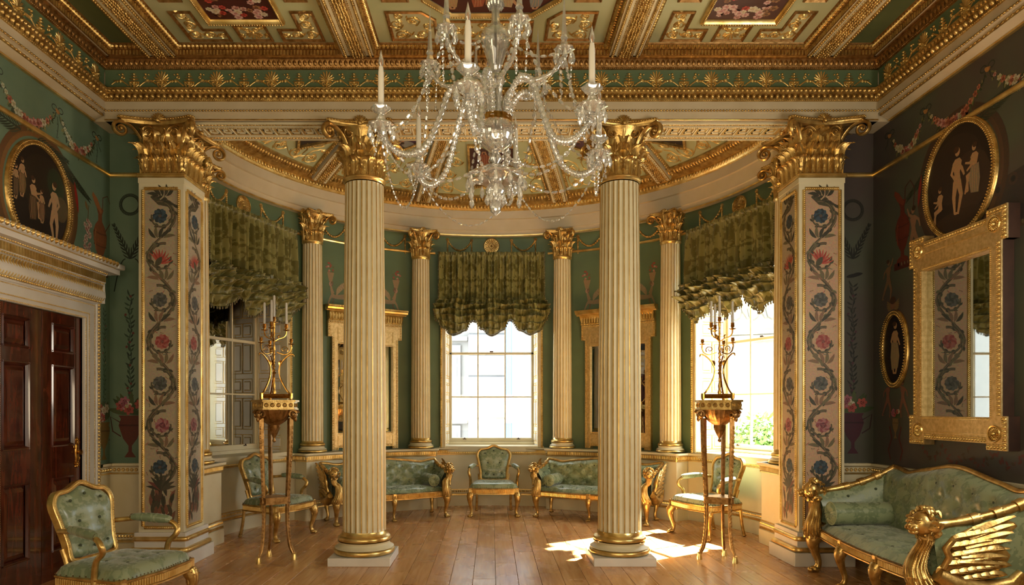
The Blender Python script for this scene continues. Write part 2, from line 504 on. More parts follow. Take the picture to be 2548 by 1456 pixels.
FILLET = mat('gilded_fillet_leaf', '#cdab66', .38, .6, col2='#b8924c', vscale=12)
WAX = mat('candle_wax', '#c4bdb0', .4, sheen=.0)
BUTTON = mat('dark_button_silk', '#39412b', .6)
NAIL = mat('antique_nails', '#6a5334', .35, .9)
BRONZE = mat('dark_bronze', '#4a3420', .35, .8)
WOODBACK = mat('dark_stained_wood', '#3b2417', .45, col2='#2d1a10', vscale=6)
STONEW = mat('white_render', '#7b7b7a', .8)
JOINT = mat('dark_joint', '#55585c', .9)  # darker grey strips between the channelled blocks
PAVE = mat('pale_gravel', '#e9e4d8', .9)
STONE = mat('portland_stone', '#7c7a71', .8, col2='#737168', vscale=2)
PIPE = mat('blue_painted_pipe', '#51648c', .5)
WINDARK = mat('grey_window_glass', '#757f88', .2)
FOLIAGE = mat('leaves', '#7d9a4a', .6, col2='#5e8a3a', vscale=5)
BARK = mat('bark', '#5b4a38', .9)
PLASTER = mat('plaster_shell', '#b9ac95', .8)

m = bpy.data.materials.new('painted_decoration'); m.use_nodes = True; PAINTM = m
_a = m.node_tree.nodes.new('ShaderNodeAttribute'); _a.attribute_name = 'Col'
_n = m.node_tree.nodes.new('ShaderNodeTexNoise'); _n.inputs['Scale'].default_value = 70
_tc = m.node_tree.nodes.new('ShaderNodeTexCoord')
_mx = m.node_tree.nodes.new('ShaderNodeMix'); _mx.data_type = 'RGBA'; _mx.blend_type = 'MULTIPLY'; _mx.inputs['Factor'].default_value = .55
m.node_tree.links.new(_tc.outputs['Object'], _n.inputs['Vector'])
m.node_tree.links.new(_a.outputs['Color'], _mx.inputs['A']); m.node_tree.links.new(_n.outputs['Color'], _mx.inputs['B'])
_bc = m.node_tree.nodes.new('ShaderNodeBrightContrast'); _bc.inputs['Bright'].default_value = .0
m.node_tree.links.new(_mx.outputs['Result'], m.node_tree.nodes['Principled BSDF'].inputs['Base Color'])
m.node_tree.nodes['Principled BSDF'].inputs['Roughness'].default_value = .55

def silk(name, base, light, scale=3.2, rough=(.42, .27), thr=.5, sheen=.25, warp=1.0):
    """damask: mirrored flower pattern in two tones of one colour"""
    m = bpy.data.materials.new(name); m.use_nodes = True; nt = m.node_tree; N = nt.nodes; L = nt.links; b = N['Principled BSDF']
    tc = N.new('ShaderNodeTexCoord'); sp = N.new('ShaderNodeSeparateXYZ'); L.new(tc.outputs['UV'], sp.inputs[0])
    def ma(op, a, bb=None, c=None):
        n = N.new('ShaderNodeMath'); n.operation = op
        for i, v in enumerate((a, bb, c)):
            if v is None: continue
            if isinstance(v, (int, float)): n.inputs[i].default_value = v
            else: L.new(v, n.inputs[i])
        return n.outputs[0]
    P = 1.0 / scale
    y = ma('MULTIPLY', sp.outputs['Y'], 1.0 if warp == 1.0 else .42); rowi = ma('FLOOR', ma('DIVIDE', y, P * 1.5))
    xs = ma('ADD', sp.outputs['X'], ma('MULTIPLY', ma('MODULO', ma('ABSOLUTE', rowi), 2.0), P))
    xx = ma('PINGPONG', xs, P); yy = ma('SUBTRACT', y, ma('MULTIPLY', rowi, P * 1.5))
    cx = N.new('ShaderNodeCombineXYZ'); L.new(xx, cx.inputs[0]); L.new(yy, cx.inputs[1])
    # polar petals about the motif centre
    dy = ma('SUBTRACT', yy, P * .62)
    ang = ma('ARCTAN2', xx, dy); rr = ma('SQRT', ma('ADD', ma('MULTIPLY', xx, xx), ma('MULTIPLY', dy, dy)))
    nz = N.new('ShaderNodeTexNoise'); nz.inputs['Scale'].default_value = scale * (7.0 if warp == 1.0 else 4.5); nz.inputs['Detail'].default_value = 4
    L.new(cx.outputs[0], nz.inputs['Vector'])
    pet = ma('COSINE', ma('ADD', ma('MULTIPLY', ang, 9.0), ma('MULTIPLY', nz.outputs['Fac'], 9.0)))
    ringw = ma('SINE', ma('ADD', ma('MULTIPLY', rr, 2 * pi * scale * 1.6), ma('MULTIPLY', nz.outputs['Fac'], 16.0)))
    f = ma('ADD', ma('MULTIPLY', pet, .35), ma('MULTIPLY', ringw, .65))
    mr = N.new('ShaderNodeMapRange'); mr.inputs['From Min'].default_value = -.2; mr.inputs['From Max'].default_value = .2; L.new(f, mr.inputs['Value'])
    mx = N.new('ShaderNodeMix'); mx.data_type = 'RGBA'; mx.inputs['A'].default_value = (*lin(base), 1); mx.inputs['B'].default_value = (*lin(light), 1)
    L.new(mr.outputs['Result'], mx.inputs['Factor']); L.new(mx.outputs['Result'], b.inputs['Base Color'])
    rg = N.new('ShaderNodeMapRange'); rg.inputs['To Min'].default_value = rough[1]; rg.inputs['To Max'].default_value = rough[0]; L.new(mr.outputs['Result'], rg.inputs['Value'])
    L.new(rg.outputs['Result'], b.inputs['Roughness'])
    b.inputs['Sheen Weight'].default_value = sheen; b.inputs['Sheen Roughness'].default_value = .4
    b.inputs['Anisotropic'].default_value = .4
    return m
SILK = silk('green_silk_damask', '#707c5c', '#858f6c', 2.6)
SILKC = silk('blue_green_silk_damask', '#737e60', '#889071', 3.0)
SILKB = silk('olive_silk_damask', '#605a2c', '#7f7842', scale=3.0, rough=(.34, .26), sheen=.08, warp=.6)

def planks_mat():
    m = bpy.data.materials.new('waxed_oak_board'); m.use_nodes = True; nt = m.node_tree; N = nt.nodes; L = nt.links; b = N['Principled BSDF']
    tc = N.new('ShaderNodeTexCoord'); oi = N.new('ShaderNodeObjectInfo')
    ad = N.new('ShaderNodeVectorMath'); ad.operation = 'ADD'; L.new(tc.outputs['Object'], ad.inputs[0])
    mu = N.new('ShaderNodeVectorMath'); mu.operation = 'SCALE'; mu.inputs[0].default_value = (37, 91, 13); L.new(oi.outputs['Random'], mu.inputs['Scale'])
    L.new(mu.outputs[0], ad.inputs[1])
    mp = N.new('ShaderNodeMapping'); mp.inputs['Scale'].default_value = (14, 1.0, 1); L.new(ad.outputs[0], mp.inputs['Vector'])
    n = N.new('ShaderNodeTexNoise'); n.inputs['Scale'].default_value = 1.6; n.inputs['Detail'].default_value = 7; n.inputs['Distortion'].default_value = .9
    L.new(mp.outputs[0], n.inputs['Vector'])
    cr = N.new('ShaderNodeValToRGB'); e = cr.color_ramp.elements
    e[0].position = .3; e[0].color = (*lin('#b57a44'), 1); e[1].position = .72; e[1].color = (*lin('#dba86e'), 1)
    L.new(n.outputs['Fac'], cr.inputs['Fac'])
    hs = N.new('ShaderNodeHueSaturation'); L.new(cr.outputs['Color'], hs.inputs['Color'])
    mr = N.new('ShaderNodeMapRange'); mr.inputs['To Min'].default_value = .90; mr.inputs['To Max'].default_value = 1.10; L.new(oi.outputs['Random'], mr.inputs['Value'])
    L.new(mr.outputs['Result'], hs.inputs['Value']); L.new(hs.outputs['Color'], b.inputs['Base Color'])
    n2 = N.new('ShaderNodeTexNoise'); n2.inputs['Scale'].default_value = 2.2; n2.inputs['Detail'].default_value = 5; L.new(ad.outputs[0], n2.inputs['Vector'])
    rg = N.new('ShaderNodeMapRange'); rg.inputs['From Min'].default_value = .3; rg.inputs['From Max'].default_value = .7; rg.inputs['To Min'].default_value = .17; rg.inputs['To Max'].default_value = .34
    L.new(n2.outputs['Fac'], rg.inputs['Value']); L.new(rg.outputs['Result'], b.inputs['Roughness'])
    bp = N.new('ShaderNodeBump'); bp.inputs['Strength'].default_value = .12; bp.inputs['Distance'].default_value = .002
    L.new(n.outputs['Fac'], bp.inputs['Height']); L.new(bp.outputs[0], b.inputs['Normal'])
    b.inputs['Specular IOR Level'].default_value = .6
    return m
OAK = planks_mat()
def mahogany():
    m = bpy.data.materials.new('polished_mahogany'); m.use_nodes = True; nt = m.node_tree; N = nt.nodes; L = nt.links; b = N['Principled BSDF']
    tc = N.new('ShaderNodeTexCoord'); mp = N.new('ShaderNodeMapping'); mp.inputs['Scale'].default_value = (3, 3, .5); L.new(tc.outputs['Object'], mp.inputs['Vector'])
    n = N.new('ShaderNodeTexNoise'); n.inputs['Scale'].default_value = 5; n.inputs['Detail'].default_value = 8; n.inputs['Distortion'].default_value = 1.5; L.new(mp.outputs[0], n.inputs['Vector'])
    cr = N.new('ShaderNodeValToRGB'); e = cr.color_ramp.elements; e[0].position = .3; e[0].color = (*lin('#2a0f08'), 1); e[1].position = .75; e[1].color = (*lin('#6b301c'), 1)
    L.new(n.outputs['Fac'], cr.inputs['Fac']); L.new(cr.outputs['Color'], b.inputs['Base Color'])
    b.inputs['Roughness'].default_value = .16; b.inputs['Coat Weight'].default_value = .6; b.inputs['Coat Roughness'].default_value = .06
    return m
MAHOG = mahogany()
def simple_nodes(name, build):
    m = bpy.data.materials.new(name); m.use_nodes = True; nt = m.node_tree
    nt.nodes.remove(nt.nodes['Principled BSDF']); out = nt.nodes['Material Output']
    nt.links.new(build(nt.nodes, nt.links), out.inputs['Surface']); return m
def schlick(N, L, f0=.04, pw=5.0):
    lw = N.new('ShaderNodeLayerWeight'); lw.inputs['Blend'].default_value = .5
    p = N.new('ShaderNodeMath'); p.operation = 'POWER'; p.inputs[1].default_value = pw; L.new(lw.outputs['Facing'], p.inputs[0])
    m_ = N.new('ShaderNodeMath'); m_.operation = 'MULTIPLY_ADD'; m_.inputs[1].default_value = 1 - f0; m_.inputs[2].default_value = f0; L.new(p.outputs[0], m_.inputs[0])
    return m_.outputs[0]
def _pane(N, L):
    t = N.new('ShaderNodeBsdfTransparent'); t.inputs[0].default_value = (.97, .985, .98, 1)
    g = N.new('ShaderNodeBsdfGlossy'); g.inputs['Roughness'].default_value = .02
    mx = N.new('ShaderNodeMixShader'); L.new(schlick(N, L), mx.inputs[0]); L.new(t.outputs[0], mx.inputs[1]); L.new(g.outputs[0], mx.inputs[2])
    return mx.outputs[0]
PANE = simple_nodes('window_glass', _pane)
def _crys(N, L):
    t = N.new('ShaderNodeBsdfTransparent'); t.inputs[0].default_value = (.95, .95, .94, 1)
    g = N.new('ShaderNodeBsdfGlossy'); g.inputs['Roughness'].default_value = .03; g.inputs[0].default_value = (1, .99, .97, 1)
    rf = N.new('ShaderNodeBsdfRefraction'); rf.inputs['IOR'].default_value = 1.45; rf.inputs['Roughness'].default_value = .02; rf.inputs[0].default_value = (.98, .98, .97, 1)
    m0 = N.new('ShaderNodeMixShader'); m0.inputs[0].default_value = .30; L.new(t.outputs[0], m0.inputs[1]); L.new(rf.outputs[0], m0.inputs[2])
    df = N.new('ShaderNodeBsdfDiffuse'); df.inputs[0].default_value = (.9, .89, .86, 1); tl = N.new('ShaderNodeBsdfTranslucent'); tl.inputs[0].default_value = (.9, .89, .86, 1)
    ma_ = N.new('ShaderNodeMixShader'); L.new(df.outputs[0], ma_.inputs[1]); L.new(tl.outputs[0], ma_.inputs[2])
    m1 = N.new('ShaderNodeMixShader'); m1.inputs[0].default_value = .24; L.new(m0.outputs[0], m1.inputs[1]); L.new(ma_.outputs[0], m1.inputs[2])
    mx = N.new('ShaderNodeMixShader'); L.new(schlick(N, L, .22, 2.2), mx.inputs[0]); L.new(m1.outputs[0], mx.inputs[1]); L.new(g.outputs[0], mx.inputs[2])
    return mx.outputs[0]
CRYSTAL = simple_nodes('cut_glass', _crys)
MIRROR = mat('mirror_glass', '#c9cbc8', .015, 1.0)
MIRRORD = mat('old_mirror_glass', '#a7a9a4', .02, 1.0)
# ================================================================== THE ROOM
def B(*a, **k):
    g = G(); g.add(box(*a)); return g
def sub_row(parent, name, mat_, calls, kind='stuff', smooth=60):
    g = G()
    for c in calls: row(g, *c[0], **(c[1] if len(c) > 1 else {}))
    return obj(name, g, mat_, parent, smooth, kind=kind)

# ---- floor: oak boards running from the camera to the bow
fl = struct('floor', B(-4.4, 4.4, -3.6, 11.6, -.3, -.022), DARK, 'dark bed under the oak boards')
PW = .212
lens_ = [2.6, 3.1, 2.2]
pm = []
for Lp in lens_:
    g = G(); g.add(cbox(0, PW - .003, 0, Lp - .003, -.022, 0, .0018)); pm.append(g.mesh('plank', OAK, 20))
nrow = int(8.5 / PW) + 1
for i in range(nrow):
    x = -4.2 + i * PW
    y = 2.9 + [-1.9, -.7, -1.3, -.2, -1.6][i % 5] * .8
    ymax = 7.35 if abs(x + PW / 2) > 3.6 else YC + sqrt(max(0, 3.6 ** 2 - (x + PW / 2) ** 2)) + .05
    k = i
    while y < ymax:
        k += 1; L_ = lens_[k % 3]
        # keep boards from running out under the garden
        inst('plank', pm[k % 3], fl, (x, y, 0))
        y += L_
g = G(); g.add(cbox(-4.2, 4.3, -3.6, 1.2, -.022, -.001, .002)); obj('unseen_boards', g, OAK, fl)

# ---- side walls
def side_wall(sgn, name, m_, label, door=False):
    x0, x1 = (-4.4, -4.08) if sgn < 0 else (4.08, 4.4)
    g = G()
    if door:
        g.add(box(x0, x1, -3.6, 5.63, 0, 5.8)); g.add(box(x0, x1, 6.81, 7.8, 0, 5.8)); g.add(box(x0, x1, 5.63, 6.81, 2.5, 5.8)); g.add(box(x0, x0 + .05, 5.6, 6.85, 0, 2.55))
    else: g.add(box(x0, x1, -3.6, 7.8, 0, 5.8))
    return struct(name, g, m_, label, smooth=0)
WL = side_wall(-1, 'wall_left', GREENR, 'green painted wall with garlands, ewers and an oval picture, beside the mahogany door', True)
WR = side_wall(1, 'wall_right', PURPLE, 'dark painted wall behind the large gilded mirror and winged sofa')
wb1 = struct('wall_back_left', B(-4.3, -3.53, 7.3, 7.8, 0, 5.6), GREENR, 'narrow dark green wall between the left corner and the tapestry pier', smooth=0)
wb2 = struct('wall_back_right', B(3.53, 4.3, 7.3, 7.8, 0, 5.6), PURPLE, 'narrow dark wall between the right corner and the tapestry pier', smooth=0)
struct('wall_front', B(-4.4, 4.4, -3.8, -3.6, 0, 5.8), CREAM, smooth=0)

# ---- bow (apse) wall, three window openings
HW = 12.4   # half angle of an opening
WIN = (-69, 0, 69)
def arcsolid(R0, R1, a0, a1, z0, z1, step=1.6):
    n = max(2, int((a1 - a0) / step)); f = np.radians(np.linspace(a0, a1, n + 1))
    V = []
    for r, z in ((R0, z0), (R1, z0), (R1, z1), (R0, z1)):
        V.append(np.stack([r * np.sin(f), YC + r * np.cos(f), 0 * f + z], 1))
    V = np.stack(V, 1)
    return V.reshape(-1, 3), [grid_faces(n + 1, 4, cv=True), np.array([[0, 1, 2, 3]]), np.array([[3, 2, 1, 0]]) + n * 4]
g = G()
segs = [(-90, -69 - HW), (-69 + HW, -HW), (HW, 69 - HW), (69 + HW, 90)]
for a, b in segs: g.add(arcsolid(3.53, 3.93, a, b, 0, 5.0))
for w in WIN:
    g.add(arcsolid(3.53, 3.93, w - HW, w + HW, 4.06, 5.0)); g.add(arcsolid(3.53, 3.93, w - HW, w + HW, 0, .90))
WA = struct('wall_bow', g, GREEN, 'curved green wall of the bow with gilded festoons and rosettes', smooth=40)
# gilded line under the frieze of the bow
sgs = [Arc(3.53, -88, 88)]
ln = [(0, 4.125), (.018, 4.13), (.024, 4.145), (.018, 4.16), (0, 4.165)]
g = G()
for a, b in ((-81, -80.5), (-57, -15.2), (15.2, 57)):
    g.add(sweep(Arc(3.53, a, b), ln))
obj('gilded_fillet', g, GOLDB, WA)

# ---- bow entablature (architrave, frieze, cornice) under the shallow dome
g = G()
prof_cream = [(-.45, 4.44), (.08, 4.44), (.085, 4.52), (.10, 4.53), (.10, 4.545), (.115, 4.70), (.14, 4.71), (.14, 4.73), (.145, 4.83)]
prof_gold = [(.145, 4.83), (.17, 4.845), (.195, 4.90), (.215, 4.91), (.235, 4.96), (.235, 5.0)]
prof_back = [(.235, 5.0), (-.45, 5.02)]
paths = [Arc(3.53, -90, 90), Line((-3.53, 7.46), (-3.53, 7.8), (1, 0)), Line((3.53, 7.8), (3.53, 7.46), (-1, 0))]
for p in paths:
    g.add(sweep(p, prof_cream, caps=False), 0); g.add(sweep(p, prof_gold, caps=False), 1); g.add(sweep(p, prof_back, caps=False), 0)
    g.add(sweep(p, [(.08, 4.436), (.098, 4.436), (.098, 4.456), (.08, 4.456)]), 1)
BE = struct('trim_1', g, [CREAMC, GOLDB], 'curved cream and gilded entablature running round the bow', smooth=40)
R_ = 3.53
ca = [((paths[k],), k) for k in range(3)]
calls = []
for p in paths:
    calls += [((p, EGG, .058, .205, 4.872, (.021, .024, .027)),), ((p, DART, .058, .19, 4.872, (.007, .03, .026)), dict(ends=0)),
              ((p, LEAF, .045, .225, 4.945, (.02, .022, .024)),)]
sub_row(BE, 'egg_and_dart', GOLDB, calls)
sub_row(BE, 'bead_course', GOLDB, [((p, TWIST, .036, .128, 4.72, (.017, .013, .013)),) for p in paths] + [((p, TWIST, .03, .09, 4.535, (.013, .01, .01)),) for p in paths] + [((p, BALL_LO, .022, .15, 4.838, (.009, .009, .009)),) for p in paths])

# ---- shallow dome with radial ribs and painted, gilded panels
f = np.radians(np.linspace(-90, 90, 73)); r = np.linspace(.02, 3.4, 18)
F_, R2 = np.meshgrid(f, r, indexing='ij')
V = dome_map(np.stack([F_.ravel(), R2.ravel(), 0 * R2.ravel()], 1))
g = G(); g.add((V, grid_faces(len(f), len(r))))
# straight piece between the beam and the bow
xs = np.linspace(-3.4, 3.4, 40); Vv = []
for y in (7.3, YC): Vv.append(np.stack([xs, 0 * xs + y, domez(np.abs(xs))], 1))
g.add((np.concatenate([Vv[0], Vv[1]]), grid_faces(2, 40)))
DM = struct('ceiling_bow', g, SAGE, 'shallow sage dome over the bow with gilded ribs and scrollwork', smooth=60)
def rib_map(phi):
    p = math.radians(phi)
    def f(V):
        r = V[:, 1]
        return dome_map(np.stack([p + V[:, 0] / r, r, V[:, 2]], 1))
    return f
def strip(x0, x1, h, r0=1.2, r1=3.28, n=14, h0=0):
    r = np.linspace(r0, r1, n)
    P = [(x0, h0), (x0, h), (x1, h), (x1, h0)]
    V = np.stack([np.stack([0 * r + x, r, 0 * r + hh], 1) for x, hh in P], 1)
    return V.reshape(-1, 3), grid_faces(n, 4)
class RibPath:
    """runs up a rib at sideways offset x"""
    def __init__(s, r0, r1): s.L = r1 - r0; s.r0 = r0
for k, phi in enumerate((-50, -19.5, 19.5, 50)):
    mp = rib_map(phi)
    gc = G(); gc.add(strip(-.125, .125, .06)); gg = G()
    rb = obj('dome_rib', gc.map(mp), CREAM, DM, 30)
    gg = G()
    gg.add(strip(-.062, .062, .068))
    for sx in (-1, 1):
        gg.add(strip(sx * .17 - .02, sx * .17 + .02, .03)); gg.add(strip(sx * .115 - .006, sx * .115 + .006, .066))
    for rr in np.arange(1.3, 3.26, .034):
        for xx in (-.042, -.014, .014, .042):
            gg.add(rblob(xx + rnd.uniform(-.004, .004), rr + (.017 if abs(xx) > .03 else 0), .013, .02, rnd.uniform(-.5, .5), .02, 6), t=(0, 0, .066))
        for sx in (-1, 1):
            gg.add(rblob(sx * .078, rr, .009, .010, 0, .014, 5), t=(0, 0, .058))
            gg.add(rblob(sx * .17, rr, .017, .013, 0, .016, 5), t=(0, 0, .028))
    obj('oak_garland', gg.map(mp), GOLD, rb, 60, kind='stuff')
# rim band of leaves below the ribs
gg = G()
for deg in np.arange(-89, 89.1, .9):
    Vb, Fb = rblob(0, 0, .021, .045, 0, .022, 6)
    Vb = np.stack([math.radians(deg) + Vb[:, 0] / 3.22, 3.215 + Vb[:, 1], Vb[:, 2] + .012], 1)
    gg.add((dome_map(Vb), Fb))
gs = G(); th = np.radians(np.linspace(-90, 90, 91))
for (ra, rb_, h) in ((3.14, 3.17, .03), (3.17, 3.32, .012)):
    P = [(ra, 0), (ra, h), (rb_, h), (rb_, 0)]
    V = np.stack([np.stack([th, 0 * th + q, 0 * th + hh], 1) for q, hh in P], 1).reshape(-1, 3)
    gg.add((dome_map(V), grid_faces(91, 4)))
obj('rim_leaf_band', gg, GOLD, DM, 60, kind='stuff')
# dome panels: raised gilded scrolls; sunk pictures in gilded frames
def dome_picture(phi, rc, w, h, rotd, mcol, seed, shape=4):
    mp = rib_map(phi)
    a = [pi / shape * (2 * i + 1) for i in range(shape)] if shape != 4 else None
    pts = [(-w, -h), (w, -h), (w, h), (-w, h)] if shape == 4 else [(w * 1.08 * cos(t), h * 1.08 * sin(t)) for t in a]
    pts = A(pts) @ rot('z', rotd)[:2, :2].T + A([0, rc])
    n = len(pts); fr = G(); c = A([0, rc])
    q = c + (pts - c) * .9
    V = np.concatenate([np.c_[pts, np.full(n, 0)], np.c_[pts, np.full(n, .035)], np.c_[q, np.full(n, .035)], np.c_[q, np.full(n, .004)]])
    # subdivide radially is unnecessary: frames are short
    i = np.arange(n); j = (i + 1) % n
    for k in range(3): fr.add((V, np.stack([i + k * n, j + k * n, j + (k + 1) * n, i + (k + 1) * n], 1)))
    for k in range(n):
        d = pts[(k + 1) % n] - pts[k]; L = np.linalg.norm(d); m_ = max(3, int(L / .035))
        for s in (np.arange(m_) + .5) / m_:
            p = pts[k] + d * s; p = c + (p - c) * .95
            fr.add(rblob(p[0], p[1], .012, .012, 0, .014, 5), t=(0, 0, .034))
    pic = Paint(); pic.poly(q, mcol, 4)
    rs = random.Random(seed)
    for k in range(2):
        pic.figure((-.3 + .5 * k) * w, rc - h * .72, 1.35 * h, '#b98a62', '#3a2416', k, '#7a6a58' if k else '#8d4a34', 5, 1 - 2 * k)
    for k in range(3): pic.ell(rs.uniform(-.6, .6) * w, rc + rs.uniform(.2, .7) * h, w * .35, h * .14, '#8d8a84', 4)
    o = obj('picture_frame', fr.map(mp), GOLD, DM, 60)
    # the canvas is flat across the curve of the dome, so the figures are lifted clear of it
    pic.V = [np.c_[v[:, :2], v[:, 2] + (.016 if k else 0)] for k, v in enumerate(pic.V)]
    obj('painted_scene', pic.map(mp), PAINTM, o, 0)
dome_picture(0, 2.58, .36, .40, 0, '#4d2a25', 1)
for s in (-1, 1):
    dome_picture(35 * s, 2.12, .33, .33, 0, '#5a3a4c', 2, 8)
    dome_picture(62 * s, 2.47, .36, .36, pi / 4, '#2c1c16', 3)
def dome_scrolls(phi, half, r0, r1, avoid, seed):
    """mirror-symmetrical rinceau on one panel"""
    mp = rib_map(phi); gg = G()
    rs = random.Random(seed)
    W = lambda r: math.radians(half) * r - .17
    k = 0
    for rr in np.arange(r1 - .12, r0, -.245):
        n = max(1, int(W(rr) / .25)); k += 1
        for q in range(n):
            x = (q + .5) / n * W(rr)
            if avoid and abs(x) < avoid[0] + .10 and abs(rr - avoid[1]) < avoid[2] + .10: continue
            sz = min(.105, W(rr) / n * .42); hd = 1 if (q + k) % 2 else -1
            for s in (-1, 1):
                rscroll(gg, (s * (x - hd * sz), rr + .02), pi / 2, sz, -s * hd, .0085, 1.3, 4, hs=1.3)
                gg.add(rtube([(s * (x - hd * sz), rr + .02), (s * (x - hd * sz * .9), rr - .08), (s * (x - hd * sz * .2), rr - .15), (s * (x + hd * sz * .4), rr - .17)], [.007, .009, .008, .005], 1.4))
                gg.add(rleaf(s * x, rr - .14, .11, .022, (-.6 if s > 0 else pi + .6), .02, bend=.5 * s)); gg.add(rleaf(s * x, rr - .14, .09, .018, (.5 if s > 0 else pi - .5), .02, bend=-.4 * s))
    rpalmette(gg, 0, r1 - .36, .16, pi / 2, 9) if not avoid else None
    rpalmette(gg, 0, r1 - .22, .13, pi / 2, 9)
    for s in (-1, 1):
        t = np.linspace(0, 1, 16)
        gg.add(rtube(np.stack([s * (.05 + (math.radians(half) * r1 - .3) * t), r1 - .07 - .05 * np.sin(t * pi * 3)], 1), .007, 1))
    obj('gilded_scrollwork', gg.map(mp), GOLDB, DM, 60, kind='stuff')
dome_scrolls(0, 19.5, 1.9, 3.12, (.4, 2.58, .42), 1)
for s in (-1, 1):
    dome_scrolls(34.75 * s, 15.2, 1.7, 3.12, (.36, 2.1, .4), 2)
    dome_scrolls(69 * s, 19, 1.8, 3.12, None, 3)
# light-green field on the dome panels at the foot
# ---- beam over the columns with the key-pattern soffit
g = G(); g.add(box(-4.3, 4.3, 7.0, 7.45, 4.54, 5.6))
BM = struct('ceiling_beam', g, CREAMC, 'cream beam carried by the columns, with a gilded key-pattern soffit', smooth=0)
def key_soffit(x0, x1):
    mp = plane_map((x0, 7.225, 4.54), (1, 0, 0), (0, 1, 0), (0, 0, -1))
    L = x1 - x0; gc = G(); gg = G()
    for (y0, y1) in ((-.215, -.20), (-.135, -.112), (.112, .135), (.20, .215)): gc.add(box(0, L, y0, y1, 0, .022))
    for xx in (0, L - .03): gc.add(box(xx, xx + .03, -.2, .2, 0, .0215))
    n = int((L - .10) / .137); st = (L - .12) / n
    for i in range(n):
        x = .06 + i * st; e = .0125
        K = [((0, .09), (0, -.09)), ((0, -.09), (.84, -.09)), ((.84, -.09), (.84, .045)), ((.84, .045), (.30, .045)), ((.30, .045), (.30, -.025)), ((.30, -.025), (.58, -.025))]
        for (a, b) in K:
            xa, xb = sorted((x + a[0] * st, x + b[0] * st)); ya, yb = sorted((a[1], b[1]))
            gc.add(box(xa - (.006 if xa != xb or True else e), xb + .006, ya - .0135, yb + .0135, 0, .012))
    gg.add(box(.02, L - .02, -.112, .112, 0, .003))
    for s in (-1, 1):
        gg.add(box(.02, L - .02, s * .168 - .032, s * .168 + .032, 0, .006))
        for xx in np.arange(.05, L - .03, .034): gg.add(rblob(xx, s * .168, .022, .012, .6, .016, 6), t=(0, 0, .004))
        for xx in np.arange(.04, L - .03, .02): gg.add(rblob(xx, s * .124, .007, .007, 0, .008, 5), t=(0, 0, .02))
    o = obj('key_pattern', gc.map(mp), CREAM, BM, 0, kind='stuff'); obj('gilded_ground', gg.map(mp), FILLET, o, 60, kind='stuff')
key_soffit(-3.08, -1.66); key_soffit(-1.03, 1.03); key_soffit(1.66, 3.08)

# ---- main entablature round the room
RP = [('trim_2', Line((-3.95, 6.98), (3.95, 6.98), (0, -1)), 'entablature with gilded honeysuckle frieze above the columns'),
      ('trim_3', Line((-3.95, 6.98), (-3.95, -3.6), (1, 0)), 'entablature with gilded honeysuckle frieze over the door wall'),
      ('trim_4', Line((3.95, 6.98), (3.95, -3.6), (-1, 0)), 'entablature with gilded honeysuckle frieze over the mirror wall')]
prof_c = [(-.13, 4.54), (0, 4.54), (.0, 4.615), (.012, 4.622), (.012, 4.655), (0.004, 4.66), (0.004, 4.735)]
prof_c_side = [(-.13, 4.55), (-.11, 4.55), (-.09, 4.56), (-.03, 4.59), (-.02, 4.60), (-.02, 4.625), (.012, 4.63), (.012, 4.655), (0.004, 4.66), (0.004, 4.735)]
prof_g1 = [(.004, 4.735), (.02, 4.742), (.03, 4.79), (.045, 4.80), (.05, 4.845), (.052, 4.86), (.0, 4.862)]
prof_gr = [(.0, 4.862), (-.008, 4.90), (-.008, 5.02), (.0, 5.06)]
prof_g2 = [(.0, 5.06), (.02, 5.066), (.024, 5.085), (.045, 5.12), (.05, 5.148), (.065, 5.150), (.065, 5.165)]
pal = G(); rpalmette(pal, 0, .085, .108, pi / 2, 9, .03)
for s in (-1, 1):
    rscroll(pal, (s * .02, .032), 0 if s > 0 else pi, .031, s, .009, 1.3, 0, False)
    pal.add(rleaf(s * .01, .07, .05, .008, pi / 2 - s * 1.1, .012, bend=s * -.4))
pal.add(rleaf(0, .0, .09, .018, pi / 2, .02)); PALM_ME = None
fin = G()
for k, (w, y) in enumerate(((.045, .07), (.036, .10), (.026, .13), (.016, .155))):
    for s in (-1, 1): fin.add(rleaf(0, y, w * 1.2, w * .3, pi / 2 - s * 1.0, .018, bend=-s * .5))
    fin.add(rblob(0, y, .012, .014, 0, .02, 6))
fin.add(rleaf(0, .0, .08, .014, pi / 2, .018))
for s in (-1, 1):
    rscroll(fin, (s * .02, .032), 0 if s > 0 else pi, .031, s, .009, 1.3, 1, False)
    t = np.linspace(0, 1, 12)
    P = np.stack([s * (.055 + .175 * t), .035 + .055 * np.sin(t * pi * .9)], 1); fin.add(rtube(P, .008))
    for q in (.25, .5, .75): fin.add(rleaf(s * (.075 + .125 * q), .07, .05, .011, pi / 2 - s * .6, .014, bend=-s * .5))
    P2, c2 = spiral((s * .12, .09), pi / 2 - s * .2, .02, -s, 1.1, n=12); fin.add(rtube(P2, .006)); fin.add(rblob(c2[0], c2[1], .01, .01, 0, .014, 6))
    P3, c3 = spiral((s * .13, .12), pi / 2, .02, s, 1.1, n=12); fin.add(rtube(P3, .006)); fin.add(rblob(s * .118, .155, .014, .014, 0, .016, 6)); fin.add(rblob(s * .150, .150, .010, .010, 0, .016, 6))
def lift(gx):
    return gx.map(lambda V: np.stack([V[:, 0], -V[:, 2] - 0, V[:, 1]], 1))
PALME = lift(pal).mesh('palmette', GOLDB, 60); FINME = lift(fin).mesh('flower_finial', GOLDB, 60)
